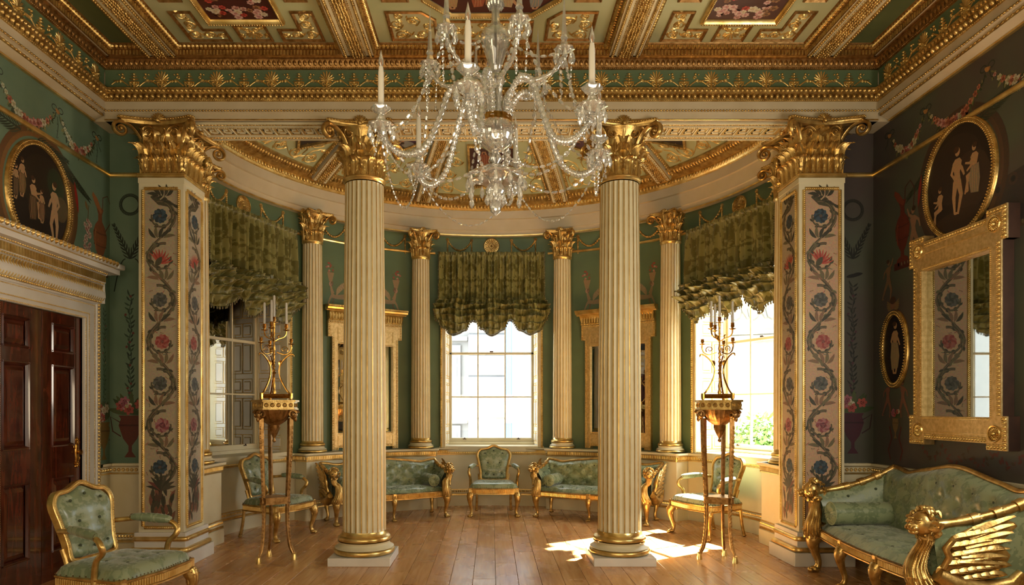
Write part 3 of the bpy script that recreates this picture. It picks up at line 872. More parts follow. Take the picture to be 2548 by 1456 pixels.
for name, p, lab in RP:
    g = G(); side = name != 'trim_2'
    g.add(sweep(p, prof_c_side if side else prof_c, caps=False), 0); g.add(sweep(p, prof_g1, caps=False), 1); g.add(sweep(p, prof_gr, caps=False), 2); g.add(sweep(p, prof_g2, caps=False), 4)
    g.add(sweep(p, [(-.035, 4.59), (-.015, 4.59), (-.015, 4.607), (-.035, 4.607)] if side else [(0, 4.545), (.008, 4.548), (.008, 4.556), (0, 4.56)]), 1)
    if side: g.add(sweep(p, [(-.13, 4.535), (-.10, 4.535), (-.10, 4.552), (-.13, 4.552)]), 3)
    t_ = struct(name, g, [CREAMC, GOLD, GREEN, GOLDB, GOLDD], lab, smooth=30)
    p2 = Line(p.p0, p.p0 + p.tt[:2] * min(p.L, 7.9 if not side else 4.5), p.n[:2])
    sub_row(t_, 'egg_and_dart', GOLD, [((p2, EGG, .060, .04, 4.772, (.022, .026, .026)),), ((p2, DART, .060, .03, 4.772, (.008, .026, .024)), dict(ends=0)),
                                        ((p2, LEAF, .046, .044, 4.828, (.021, .024, .02)),), ((p2, BALL_LO, .022, .016, 4.745, (.009, .008, .008)),)])
    sub_row(t_, 'leaf_course', GOLDD, [((p2, LEAF, .052, .034, 5.112, (.023, .026, .03)),), ((p2, BALL_LO, .02, .02, 5.072, (.009, .009, .009)),)])
    sub_row(t_, 'bead_course', GOLD, [((p2, TWIST, .032, .014, 4.639, (.015, .012, .012)),)] + ([((p2, TWIST, .05, -.02, 4.60, (.02, .014, .014)),)] if side else []))
    n = int(p2.L / .562); q0 = (p2.L - n * .562) / 2 if not side else .02
    for k in range(n + 1):
        for me, dq in ((PALME, 0), (FINME, .281)):
            q = q0 + k * .562 + dq + (.0 if not side else .13)
            if q > p2.L - .05 or q < .05: continue
            o, tt, nn = p2.at([q])
            # local x along the wall (viewer's right), local -y into the room
            xx = np.cross(nn[0], A([0, 0, 1])) * -1
            M = np.stack([xx, -nn[0], A([0, 0, 1])], 1)
            if np.linalg.det(M) < 0: M[:, 0] *= -1
            inst(me.name.split('.')[0], me, t_, (o[0][0] + nn[0][0] * -.006, o[0][1] + nn[0][1] * -.006, 4.862), M)

# ---- compartment ceiling
ZS, ZP = 5.165, 5.262
g = G(); g.add(box(-4.4, 4.4, -3.8, 7.0, ZP + .001, 5.6))
CE = struct('ceiling', g, SAGE, 'compartment ceiling in sage green with gilded scrollwork and flower pictures', smooth=0)
YB0, YB1 = 4.22, 6.90
bays = [(-3.87, -3.49, 'side'), (-3.19, -1.50, 'flower'), (-1.19, 1.19, 'centre'), (1.50, 3.19, 'flower'), (3.49, 3.87, 'side')]
beams = [(-3.95, -3.87), (-3.49, -3.19), (-1.50, -1.19), (1.19, 1.50), (3.19, 3.49), (3.87, 3.95)]
for (a, b) in beams:
    wide = b - a > .2
    g = G(); g.add(box(a, b, -3.8, 6.93, ZS, ZP + .05))
    bm = obj('ceiling_rib', g, CREAM if wide else CREAMC, CE, 0)
    if not wide: continue
    c = (a + b) / 2; gg = G(); mp = plane_map((c, 0, ZS), (1, 0, 0), (0, 1, 0), (0, 0, -1))
    gg.add(box(-.062, .062, 3.2, 6.93, 0, .008))
    for s in (-1, 1): gg.add(box(s * .125 - .014, s * .125 + .014, 3.2, 6.93, 0, .012))
    for yy in np.arange(4.6, 6.92, .032):
        for xx in (-.042, -.014, .014, .042): gg.add(rblob(xx + rnd.uniform(-.004, .004), yy + (.016 if abs(xx) > .03 else 0), .013, .019, rnd.uniform(-.6, .6), .02, 6), t=(0, 0, .006))
        for s in (-1, 1): gg.add(rblob(s * .076, yy, .008, .010, 0, .012, 5)); gg.add(rblob(s * .125, yy, .013, .014, .5, .014, 5), t=(0, 0, .01))
    obj('oak_garland', gg.map(mp), GOLD, bm, 60, kind='stuff')
g = G(); g.add(box(-3.95, 3.95, 6.90, 7.0, ZS, ZP + .05)); g.add(box(-3.95, 3.95, 3.9, YB0, ZS, ZP + .05))
obj('ceiling_margin', g, GOLD, CE, 0)
def bay_border(a, b):
    """fluted upstand and leaf cove round a compartment"""
    g = G(); gf = G()
    for p in (Line((a, YB1), (b, YB1), (0, -1)), Line((a, YB0), (a, YB1), (1, 0)), Line((b, YB1), (b, YB0), (-1, 0)), Line((b, YB0), (a, YB0), (0, 1))):
        g.add(sweep(p, [(0, ZS), (.006, ZS), (.006, ZS + .055), (.02, ZS + .058), (.06, ZP - .012), (.07, ZP), (0, ZP)]))
        if p.p0[1] < 5 and p.p1[1] < 5: continue
        pv = p
        row(gf, pv, FLUTE, .034, .006, ZS + .029, (.011, .010, .024))
        row(gf, pv, LEAF, .042, .032, ZP - .022, (.02, .03, .026), tilt=-.8)
    o = obj('compartment_border', g, GOLDD, CE, 30); obj('fluting', gf, GOLD, o, 60, kind='stuff')
for a, b, k in bays: bay_border(a, b)
CM = lambda cx, flip=1: plane_map((cx, 0, ZP), (1, 0, 0), (0, 1, 0), (0, 0, -1))
g = G()
for (a, b) in ((-3.80, -3.56), (3.56, 3.80)): g.add(box(a, b, YB0 + .07, YB1 - .07, ZP - .002, ZP + .01))
obj('plain_panel', g, SAGED, CE, 0)
def sunk(cx, pts, fill=True):
    """raised pale moulding round a sunk panel; returns the panel map"""
    pts = A(pts); n = len(pts)
    gg = G(); pc = pts.mean(0)
    area_ = .5 * sum(pts[i][0] * pts[(i + 1) % n][1] - pts[(i + 1) % n][0] * pts[i][1] for i in range(n))
    sg = 1 if area_ > 0 else -1
    # offset polygon
    def off(d):
        out = []
        for i in range(n):
            p0, p1, p2 = pts[i - 1], pts[i], pts[(i + 1) % n]
            e1 = (p1 - p0) / np.linalg.norm(p1 - p0); e2 = (p2 - p1) / np.linalg.norm(p2 - p1)
            n1 = A([-e1[1], e1[0]]) * sg; n2 = A([-e2[1], e2[0]]) * sg
            bis = n1 + n2; out.append(p1 + d * bis / max(.2, (1 + np.dot(n1, n2))))
        return A(out)
    rings = [(off(-.0), 0), (off(0), .012), (off(.014), .02), (off(.026), .008), (off(.034), .0012)]
    V = np.concatenate([np.c_[q, np.full(n, h)] for q, h in rings]); i = np.arange(n); j = (i + 1) % n
    gg.add((V, np.concatenate([np.stack([i + k * n, j + k * n, j + (k + 1) * n, i + (k + 1) * n], 1) for k in range(4)])))
    fl = G(); q = off(.03)
    fl.add((np.c_[q, np.full(n, .0015)], [np.arange(n).reshape(1, -1)]))
    return gg, fl
def chain_scroll(g, cs, fx=1, fy=None, hand0=1, r=.0095):
    """linked S-scrolls wound round the given centres (x, y, size); fx mirrors x, fy mirrors y about the bay"""
    Q = [(fx * x, y if fy is None else fy - y, z) for x, y, z in cs]; h = hand0 * fx * (1 if fy is None else -1)
    for i, (x, y, z) in enumerate(Q):
        px, py, pz = Q[i - 1] if i else (x + (x - Q[1][0]), y + (y - Q[1][1]), z)
        d = A([px - x, py - y]); d /= np.linalg.norm(d); p = A([x, y]) + d * z; v = -d
        an = atan2(v[1], v[0]) - h * pi / 2
        rscroll(g, p, an, z, h, r, 1.3, 3, hs=1.3)
        g.add(rleaf(p[0], p[1], z * 1.0, z * .2, an + h * 2.6, .014, bend=-h * .4)); g.add(rleaf(p[0], p[1], z * .8, z * .16, an - h * .9, .014, bend=h * .4))
        h = -h
def bouquet(P, x, y, r, rs):
    for k in range(9):
        a = rs.uniform(0, 6.28); d = rs.uniform(.1, 1) * r
        P.leaf(x + d * cos(a), y + d * sin(a), r * .5, r * .09, a + rs.uniform(-.5, .5), rs.choice(['#3c4a34', '#2f3f30', '#56583a']), 1)
    for k in range(7):
        a = k * 2.4; d = r * .75 * sqrt(k / 7)
        c1, c2, c3 = rs.choice([('#d8a7a0', '#b5706c', '#e6c6bc'), ('#e6dcc6', '#c4a878', '#d8cdb4'), ('#b5342a', '#7c1f1c', '#cf5044'), ('#c98f86', '#8f4f4c', '#dab2a6'), ('#8a5a3a', '#5a3822', '#a87a50')])
        P.flower(x + d * cos(a), y + d * sin(a), r * rs.uniform(.24, .36), c1, c2, 7, 2, c3)
def flower_bay(cx):
    o = None
    panels = []
    for s in (-1, 1):
        for t in (0, 1):
            Y = (lambda y: y) if t == 0 else (lambda y: YB0 + YB1 - y)
            pts = [(s * .67, Y(6.80)), (s * .25, Y(6.80)), (s * .25, Y(6.583)), (s * .455, Y(6.583)), (s * .455, Y(6.289)), (s * .67, Y(6.289))]
            panels.append((pts, ['L', s, t]))
        pts = [(s * .67, 6.14), (s * .455, 6.14), (s * .455, 4.98), (s * .67, 4.98)]; panels.append((pts, None))
    for t in (0, 1):
        Y = (lambda y: y) if t == 0 else (lambda y: YB0 + YB1 - y)
        panels.append(([(-.16, Y(6.80)), (.16, Y(6.80)), (.16, Y(6.50)), (-.16, Y(6.50))], ['shell', 0, t]))
    mp = CM(cx)
    gm, gf, gs = G(), G(), G()
    for pts, orn in panels:
        a, b = sunk(cx, pts); gm.merge(a); gf.merge(b)
        if orn is None:
            s = 1 if pts[0][0] > 0 else -1
            for k in range(4): rscroll(gs, (s * .56, 5.12 + k * .25), pi / 2 + (.6 if k % 2 else -.6), .055, 1 if k % 2 else -1, .010, 1.2, 3)
        elif orn[0] == 'shell':
            t = orn[2]; Ym = (lambda y: y) if t == 0 else (lambda y: YB0 + YB1 - y)
            rpalmette(gs, 0, Ym(6.65), .12, pi / 2 if t == 0 else -pi / 2, 9)
            for s in (-1, 1): chain_scroll(gs, [(.05, 6.60, .035), (.10, 6.55, .035), (.115, 6.70, .03)], s, None if t == 0 else YB0 + YB1)
        else:
            s, t = orn[1], orn[2]; chain_scroll(gs, [(.5625, 6.375, .065), (.5625, 6.525, .07), (.5625, 6.69, .07), (.42, 6.69, .065), (.31, 6.69, .045)], s, None if t == 0 else YB0 + YB1)
    o = obj('panel_moulding', gm.map(mp), GOLDD, CE, 30)
    obj('panel_ground', gf.map(mp), SAGEL, o, 0); obj('gilded_scrollwork', gs.map(mp), GOLDB, o, 60, kind='stuff')
    # picture of flowers
    x0, x1, y0, y1 = -.36, .36, 4.72, 6.46
    g = G()
    pth = [Line((x0, y1), (x1, y1), (0, -1)), Line((x1, y1), (x1, y0), (-1, 0)), Line((x1, y0), (x0, y0), (0, 1)), Line((x0, y0), (x0, y1), (1, 0))]
    for p in pth:
        g.add(sweep(p, [(-.01, 0), (-.01, .03), (.02, .04), (.035, .02), (.04, .004), (-.01, 0)]))
        row(g, p, BALL_LO, .024, .012, .042, (.010, .010, .010))
    g = g.map(lambda V: np.c_[V[:, 0] + cx, V[:, 1], ZP - V[:, 2]])
    fr = obj('picture_frame', g, GOLDB, CE, 60)
    P = Paint(); P.poly([(x0 + .03, y0 + .03), (x1 - .03, y0 + .03), (x1 - .03, y1 - .03), (x0 + .03, y1 - .03)], '#48110d', 2)
    rs = random.Random(5 if cx < 0 else 9)
    for yy in (6.27, 6.05, 5.8, 5.5, 5.1): bouquet(P, -.2, yy, .12, rs); bouquet(P, .17, yy + .02, .13, rs)
    for yy in (6.30, 4.95): bouquet(P, -.02, yy, .13, rs)
    obj('flower_painting', P.map(CM(cx)), PAINTM, fr, 0)
flower_bay(-2.32); flower_bay(2.34)
def centre_bay():
    mp = CM(0); gm, gf, gs = G(), G(), G(); pans = []
    for s in (-1, 1):
        for t in (0, 1):
            Y = (lambda y: y) if t == 0 else (lambda y: YB0 + YB1 - y)
            pans.append([(s * .99, Y(6.79)), (s * .52, Y(6.79)), (s * .52, Y(6.42)), (s * .645, Y(6.29)), (s * .99, Y(6.29))])
            chain_scroll(gs, [(.60, 6.55, .06), (.68, 6.69, .08), (.87, 6.69, .085), (.89, 6.50, .08), (.88, 6.36, .05), (.73, 6.46, .075)], s, None if t == 0 else YB0 + YB1)
        pans.append([(s * .99, 6.14), (s * .74, 6.14), (s * .74, 4.98), (s * .99, 4.98)])
        for k in range(4): rscroll(gs, (s * .86, 5.12 + k * .25), pi / 2 + (.6 if k % 2 else -.6), .06, 1 if k % 2 else -1, .010, 1.2, 3)
    for t in (0, 1):
        Y = (lambda y: y) if t == 0 else (lambda y: YB0 + YB1 - y); v = 1 if t == 0 else -1
        pans.append([(-.40, Y(6.81)), (.40, Y(6.81)), (.40, Y(6.44)), (-.40, Y(6.44))])
        for s in (-1, 1): chain_scroll(gs, [(.075, 6.53, .055), (.08, 6.67, .065), (.215, 6.70, .07), (.32, 6.60, .06), (.22, 6.54, .05)], s, None if t == 0 else YB0 + YB1)
    for pts in pans:
        a, b = sunk(0, pts); gm.merge(a); gf.merge(b)
    o = obj('panel_moulding', gm.map(mp), GOLDD, CE, 30); obj('panel_ground', gf.map(mp), SAGEL, o, 0); obj('gilded_scrollwork', gs.map(mp), GOLDB, o, 60, kind='stuff')
    oc = A([(-.39, 6.36), (-.63, 6.10), (-.63, 5.02), (-.39, 4.76), (.39, 4.76), (.63, 5.02), (.63, 6.10), (.39, 6.36)])
    c = oc.mean(0); n = 8; q = c + (oc - c) * .94; q2 = c + (oc - c) * .97; fr = G(); i = np.arange(n); j = (i + 1) % n
    V = np.concatenate([np.c_[oc, np.full(n, 0)], np.c_[oc, np.full(n, .03)], np.c_[q2, np.full(n, .042)], np.c_[q, np.full(n, .01)]])
    for k in range(3): fr.add((V, np.stack([i + k * n, j + k * n, j + (k + 1) * n, i + (k + 1) * n], 1)))
    for k in range(n):
        d = oc[(k + 1) % n] - oc[k]; L = np.linalg.norm(d); m_ = int(L / .025)
        for s in (np.arange(m_) + .5) / m_:
            p = c + (oc[k] + d * s - c) * .965; fr.add(rblob(p[0], p[1], .010, .010, 0, .010, 5), t=(0, 0, .038))
    fo = obj('picture_frame', fr.map(mp), GOLDB, CE, 60)
    P = Paint(); P.poly(q, '#4b150e', 2)
    for k, (x, f, cl) in enumerate(((-.36, 1, '#b79a6a'), (-.12, -1, '#a65a3a'), (.14, 1, '#c9b48a'), (.40, -1, '#8a8f8c'))): P.figure(x, 6.26, -.42, '#c99a72', '#4a2a18', k % 3, cl, 4, f)
    obj('ceiling_painting', P.map(mp), PAINTM, fo, 0)
centre_bay()

# ---- bow dado: recessed under the windows, stepped forward between
DZT = .96
def dado_prof(z=DZT):
    return [(0, 0), (.03, 0), (.03, .165), (.016, .172), (.016, .20), (.024, .21), (.024, .225), (.008, .262), (.0, .27), (.0, z - .115)]
def dado_rail(z=DZT): return [(0, z - .115), (.012, z - .11), (.014, z - .10)], [(.014, z - .10), (.022, z - .094), (.022, z - .045), (.03, z - .04)], [(.03, z - .04), (.055, z - .025), (.055, z), (-.3, z), (-.3, 0)]
def dado(name, paths, label, z=DZT, back=None, guill=False, caps=False):
    g = G(); calls = []; base = []
    crn = []
    if len(paths) == 3 and isinstance(paths[1], Line):
        for l_ in paths[1:]:
            inner_ = min((l_.p0, l_.p1), key=lambda q: np.hypot(q[0], q[1] - YC)); v = A([0, YC]) - inner_; crn.append((inner_, l_.n, v / np.linalg.norm(v)))
    for cp, n1, n2 in crn:
        a, b, c = dado_rail(z); g.add(corner(dado_prof(z) + a[1:] + b[1:] + c[1:3], cp, n1, n2), 0)
        for pr in ([(.0, .172), (.026, .172), (.026, .197), (0, .2)], [(0, .262), (.014, .262), (.014, .274), (0, .276)], [(0, z - .121), (.018, z - .118), (.026, z - .06), (.018, z - .05), (0, z - .04)]): g.add(corner(pr, cp, n1, n2), 1)
    for p in paths:
        a, b, c = dado_rail(z)
        if back is not None: c = c[:3] + [(back, z), (back, 0)]
        full = dado_prof(z) + a[1:]
        g.add(sweep(p, full, caps=False), 0); g.add(sweep(p, b, caps=False), 1 if not guill else 0); g.add(sweep(p, c, caps=False), 0)
        g.add(sweep(p, [(.012, .172), (.022, .175), (.022, .197), (.012, .2)]), 1); g.add(sweep(p, [(.0, .262), (.012, .262), (.012, .274), (.0, .276)]), 1)
        g.add(sweep(p, [(.0, z - .121), (.016, z - .118), (.018, z - .103), (.0, z - .100)]), 1)
        if caps: 
            k = full + b[1:] + c[1:]
            for e in (0, 1):
                q = [0] if e == 0 else [p.L]
                o, t, n = p.at(q); V = o[0] + n[0] * A(k)[:, :1] + A([[0, 0, 1]]) * A(k)[:, 1:]
                g.add((V, [np.arange(len(k)).reshape(1, -1)]), 0)
        if guill:
            calls.append(((p, RING, .044, .022, z - .07, (.021, .008, .021)),)); calls.append(((p, BALL_LO, .044, .024, z - .07, (.008, .006, .008)),))
        else: calls.append(((p, FLUTE, .030, .022, z - .07, (.0085, .011, .022)),))
        base.append(((p, LEAF, .034, .016, .235, (.016, .016, .02)),)); base.append(((p, BALL_LO, .018, .018, .205, (.007, .007, .006)),))
    s = struct(name, g, [CREAM, GOLDB], label, smooth=30)
    sub_row(s, 'guilloche' if guill else 'rail_fluting', GOLDB, calls); sub_row(s, 'leaf_course', GOLDB, base)
    return s
def box_path(a0, a1, R0, R1):
    """stepped-forward piece of dado: arc front with radial returns"""
    s0, s1 = math.radians(a0), math.radians(a1)
    P = lambda R, s: (R * sin(s), YC + R * cos(s))
    return [Arc(R1, a0, a1), Line(P(R0, s0), P(R1, s0), (-cos(s0), sin(s0))), Line(P(R1, s1), P(R0, s1), (cos(s1), -sin(s1)))]
dado('baseboard_bow_1', [Arc(3.51, -90, -53), Arc(3.51, -17, 17), Arc(3.51, 53, 90)], 'cream dado with gilded fluted rail under the windows of the bow')
dado('baseboard_bow_2', box_path(-54, -16, 3.5, 3.25), 'projecting cream dado carrying two half columns and the left pier glass', back=-.25)
dado('baseboard_bow_3', box_path(16, 54, 3.5, 3.25), 'projecting cream dado carrying two half columns and the right pier glass', back=-.25)
for k, (a, b) in enumerate(((-93, -83.5), (83.5, 93))):
    dado('baseboard_bow_%d' % (k + 4), box_path(a, b, 3.5, 3.25), 'short projecting dado beside the tapestry pier', back=-.25)
# dado of the square room
dado('baseboard_left', [Line((-4.07, 7.3), (-4.07, 7.06), (1, 0)), Line((-4.07, 5.38), (-4.07, -3.5), (1, 0))], 'cream dado with guilloche rail on the door wall', 1.02, -.02, True)
dado('baseboard_back', [Line((-4.08, 7.29), (-3.62, 7.29), (0, -1)), Line((3.62, 7.29), (4.08, 7.29), (0, -1))], 'cream dado with guilloche rail beside the tapestry piers', 1.02, -.02, True)
dado('baseboard_right', [Line((4.07, 7.3), (4.07, -3.5), (-1, 0))], 'gilded guilloche dado rail behind the winged sofa', 1.02, -.02, True)
# picture rail line round the room
g = G()
pr = [(0, 4.07), (.016, 4.075), (.022, 4.09), (.022, 4.105), (.012, 4.118), (0, 4.122)]
g.add(sweep(Line((-4.08, 7.3), (-4.08, -3.5), (1, 0)), pr)); g.add(sweep(Line((-4.08, 7.3), (-3.55, 7.3), (0, -1)), pr))
obj('gilded_fillet', g, GOLDB, WL, 40)
g = G(); g.add(sweep(Line((4.08, 7.3), (4.08, -3.5), (-1, 0)), pr)); g.add(sweep(Line((3.55, 7.3), (4.08, 7.3), (0, -1)), pr))
obj('gilded_fillet', g, GOLDB, WR, 40)
# ================================================================== WINDOWS, BLINDS, DOOR
def bow_frame(deg, R=3.53):
    """local frame at the bow wall: u along the wall (to larger angle), w outwards through the wall, z up"""
    p = math.radians(deg); o = A([R * sin(p), YC + R * cos(p), 0]); out = A([sin(p), cos(p), 0]); t = A([cos(p), -sin(p), 0])
    return lambda V: o + V[:, :1] * t + V[:, 1:2] * out + V[:, 2:3] * A([[0, 0, 1]])
SW = .40   # depth of the sash behind the wall face
Z0, Z1 = 1.06, 4.03
def window(n, deg, glass_mat, label):
    mp = bow_frame(deg)
    g = G()
    # cream sash box frame and meeting rails
    hw = .72
    for s in (-1, 1):
        g.add(cbox(s * (hw + .03) - .03, s * (hw + .03) + .03, SW - .05, SW + .06, .96, 4.12, .006))
        g.add(cbox(s * (hw - .02) - .02, s * (hw - .02) + .02, SW - .02, SW + .03, 1.0, 4.06, .004))
    g.add(cbox(-.8, .8, SW - .05, SW + .06, 4.03, 4.2, .006)); g.add(cbox(-.78, .78, SW - .08, SW + .05, .96, 1.03, .006))
    g.add(cbox(-.74, .74, SW - .03, SW + .03, 1.02, 1.10, .006)); g.add(cbox(-.72, .72, SW - .02, SW + .04, 2.525, 2.565, .004))
    g.add(cbox(-.86, .86, -.12, SW, .89, .985, .006))
    # thick outer panel closing the gap to the wall
    for s in (-1, 1): g.add(box(s * .78, s * .95, SW - .02, SW + .05, .8, 4.4))
    g.add(box(-.95, .95, SW - .02, SW + .05, 4.15, 4.5)); g.add(box(-.95, .95, SW - .02, SW + .05, .7, 1.0))
    W = struct('window_%d' % n, g.map(mp), CREAM, label, smooth=30)
    gb = G()
    for x in (-.233, .233): gb.add(cbox(x - .011, x + .011, SW - .018, SW + .018, 1.05, 4.05, .004))
    for z in (1.80, 3.285): gb.add(cbox(-.70, .70, SW - .017, SW + .017, z - .011, z + .011, .004))
    for x in (-.46, .46):
        gb.add(cbox(x - .03, x + .03, SW - .045, SW - .03, 1.075, 1.085, .003), 1); gb.add(BALL_LO, 1, sc=(.012, .012, .012), t=(x, SW - .045, 1.095))
    gb.add(cbox(-.03, .03, SW - .04, SW - .02, 2.565, 2.585, .003), 1)
    obj('glazing_bars', gb.map(mp), [CREAM, BRONZE], W, 30)
    xs = (-.70, -.233, .233, .70); zs = (1.08, 1.80, 2.545, 3.285, 4.04)
    for i in range(3):
        for j in range(4):
            gp = G(); gp.add(box(xs[i], xs[i + 1], SW + .004, SW + .008, zs[j], zs[j + 1])); obj('pane', gp.map(mp), glass_mat, W, 0)
    # splayed reveals with panelled shutters
    for s in (-1, 1):
        sh = G(); gp = G()
        a = A([s * .765, -.06]); b = A([s * .725, SW - .04]); L = np.linalg.norm(b - a)
        d = (b - a) / L; nin = A([-s * d[1], s * d[0]])  # towards the opening
        def rm(V, a=a, d=d, nin=nin): return np.c_[a + V[:, :1] * d + V[:, 1:2] * nin, V[:, 2]]
        sh.add(box(0, L, -.03, 0, .95, 4.12))
        for c0 in (0.02, L / 2 + .005):
            c1 = c0 + L / 2 - .025
            zz = [(1.02, 1.22), (1.30, 1.75), (1.83, 2.03), (2.11, 2.56), (2.64, 2.84), (2.92, 3.37), (3.45, 3.65)]
            for (za, zb) in zz:
                sh.add(cbox(c0 + .035, c1 - .035, 0, .010, za + .045, zb - .045, .006))
                for r_, hgt in ((0, .008), (.036, .006)):
                    x0, x1, y0, y1 = c0 + r_, c1 - r_, za + r_, zb - r_
                    for (p, q) in (((x0, y0), (x1, y0)), ((x1, y0), (x1, y1)), ((x1, y1), (x0, y1)), ((x0, y1), (x0, y0))):
                        m_ = int(np.hypot(q[0] - p[0], q[1] - p[1]) / .013)
                        for t in (np.arange(m_) + .5) / m_:
                            gp.add((BALL_LO[0] * A([.0065, hgt, .0065]) + A([p[0] + (q[0] - p[0]) * t, .002, p[1] + (q[1] - p[1]) * t]), BALL_LO[1]))
        so = obj('shutter', sh.map(rm).map(mp), WHITE, W, 30)
        obj('gilded_panel_beading', gp.map(rm).map(mp), GOLDB, so, 60, kind='stuff')
    # gilded architrave round the opening
    ga = G(); gc = G()
    for s in (-1, 1):
        gc.add(cbox(s * .80 - .045, s * .80 + .045, -.13, 0.02, .96, 4.13, .008))
        ga.add(cbox(s * .825 - .018, s * .825 + .018, -.145, -.1, .96, 4.13, .006))
        for z in np.arange(.98, 4.13, .026): ga.add((BALL_LO[0] * A([.017, .015, .015]) + A([s * .825, -.147, z]), BALL_LO[1]))
        for z in np.arange(.98, 4.13, .016): ga.add((BALL_LO[0] * A([.006, .007, .007]) + A([s * .775, -.131, z]), BALL_LO[1]))
    gc.add(cbox(-.845, .845, -.13, .02, 4.05, 4.13, .008))
    ar = obj('architrave', gc.map(mp), CREAM, W, 30); obj('gilded_leaf_edge', ga.map(mp), GOLDB, ar, 60, kind='stuff')
    return W
window(1, -69, MIRROR, 'false window with mirrored panes behind the left torchere')
window(2, 0, PANE, 'sash window at the middle of the bow, above the armchair')
window(3, 69, PANE, 'sash window right of the bow, tree outside')

def set_uv(me, fn):
    co = np.zeros(len(me.vertices) * 3); me.vertices.foreach_get('co', co); co = co.reshape(-1, 3)
    li = np.zeros(len(me.loops), int); me.loops.foreach_get('vertex_index', li)
    uv = A(fn(co))[li]
    l = me.uv_layers.new(name='UVMap'); l.data.foreach_set('uv', uv.ravel())
def fabric(name, g, mat_, parent, uv, smooth=50, label=None, kind=None, grp=None):
    """mesh object with a cloth pattern laid on by uv(co)"""
    o = obj(name, g, mat_, parent, smooth, label=label, kind=kind)
    me = o.data
    set_uv(me, uv); return o
XZ = lambda co: co[:, [0, 2]]; XY = lambda co: co[:, [0, 1]]; YZ = lambda co: co[:, [1, 2]]

# ---- ruched festoon blinds
def blind(deg, label, seed):
    mp = bow_frame(deg); rs = np.random.RandomState(seed)
    nu, nv = 200, 150
    u = np.linspace(-1, 1, nu); v = np.linspace(0, 1, nv)
    U, Vv = np.meshgrid(u, v, indexing='ij')
    HWD, ZT, ZM = .86, 4.15, 3.40
    # pleats: irregular
    ph = np.cumsum(.7 + .6 * rs.rand(nu)) ; pl = np.sin(ph * .55) ; pl2 = np.sin(ph * .19 + 1.0)
    pl = pl[:, None]; pl2 = pl2[:, None]
    sc = np.abs(np.sin(1.5 * pi * (U + 1) / 1.0 * 1.0))          # three scallops
    t = np.clip((Vv - .52) / .48, 0, 1)                            # ruched zone
    Z = ZT - (ZT - ZM) * np.minimum(Vv / .52, 1) - t * (.36 + .20 * np.abs(np.sin(1.5 * pi * (U + 1))) ** .8 * t + .03 * np.sin(U * 9 + seed))
    W = -.20 - .030 * pl * (1 - .35 * t) * np.minimum(Vv * 6 + .35, 1) - .032 * pl2 * np.minimum(Vv * 3, 1)
    # swags of gathered cloth
    droop = np.abs(np.sin(1.5 * pi * (U + 1))) ** .8
    phase = t * 29 + droop * 7.5 * (0.35 + t) + .9 * np.sin(U * 7 + seed) + .6 * np.sin(U * 17 + t * 3)
    sw = (1 - 2 * np.abs(np.sin(phase * .5)) ** .7) * .6 + .5 * (1 - 2 * np.abs(np.sin(phase * .31 + U * 5 + seed)) ** .8)
    crease = np.sin(U * 60 + 4 * np.sin(t * 9 + U * 5)) * .008 * t
    bulge = np.sin(pi * np.clip(t, 0, 1) ** .75) ** .7
    W -= bulge * (.11 + .085 * sw + .03 * (1 - droop) * np.sin(t * 24)) + crease
    Z += .018 * np.cos(phase) * (t > 0)
    # header ruffle above the pleating tape
    hd = (Vv < .035)
    W += np.where(hd, -.012 + .012 * np.sin(ph * 1.3)[:, None], 0)
    X = U * (HWD + .075 * np.clip(t * 3, 0, 1) * np.sin(pi * np.clip(t * .9, 0, 1)) ** .5) - 0.0
    X += .012 * np.sin(t * 20 + seed) * np.sign(U) * (np.abs(U) > .97) * t
    g = G(); P = np.stack([X.ravel(), W.ravel(), Z.ravel()], 1); g.add((P, grid_faces(nu, nv)))
    t_ = thing('festoon_blind', label, 'blind', tuple(mp(A([[0, -.2, 0]]))[0]), 0, 'ruched green silk blinds of the bow')
    gm = g.map(mp)
    o = obj('silk_panel', gm, SILKB, t_, 180, world=True)
    uv = np.stack([(U * .86).ravel(), (ZT - Vv * 1.9).ravel()], 1)
    set_uv_raw(o.data, uv)
    # tape, side returns and fringe
    g2 = G(); g2.add(cbox(-HWD - .005, HWD + .005, -.175, -.06, 4.085, 4.15, .006))
    obj('headboard', g2.map(mp), mat('olive_lining', '#4a4a2a', .7), t_, 30, world=True)
    fr = G()
    for i in range(0, nu, 2):
        x, w, z = X[i, -1], W[i, -1], Z[i, -1]
        fr.add((BALL_LO[0] * A([.011, .011, .02]) + A([x, w, z - .016]), BALL_LO[1]))
    for j in range(0, nv, 3):
        for i in (0, nu - 1): fr.add((BALL_LO[0] * A([.014, .014, .011]) + A([X[i, j], W[i, j], Z[i, j]]), BALL_LO[1]))
    obj('bobble_fringe', fr.map(mp), mat('fringe_silk', '#6d6444', .8), t_, 60, world=True, kind='stuff')
    return t_
def set_uv_raw(me, uv):
    li = np.zeros(len(me.loops), int); me.loops.foreach_get('vertex_index', li)
    l = me.uv_layers.new(name='UVMap'); l.data.foreach_set('uv', uv[li].ravel())
blind(-69, 'olive silk festoon blind over the mirrored false window', 3)
blind(0, 'olive silk festoon blind above the armchair at the middle of the bow', 1)
blind(69, 'olive silk festoon blind over the sunlit window with a tree outside', 2)

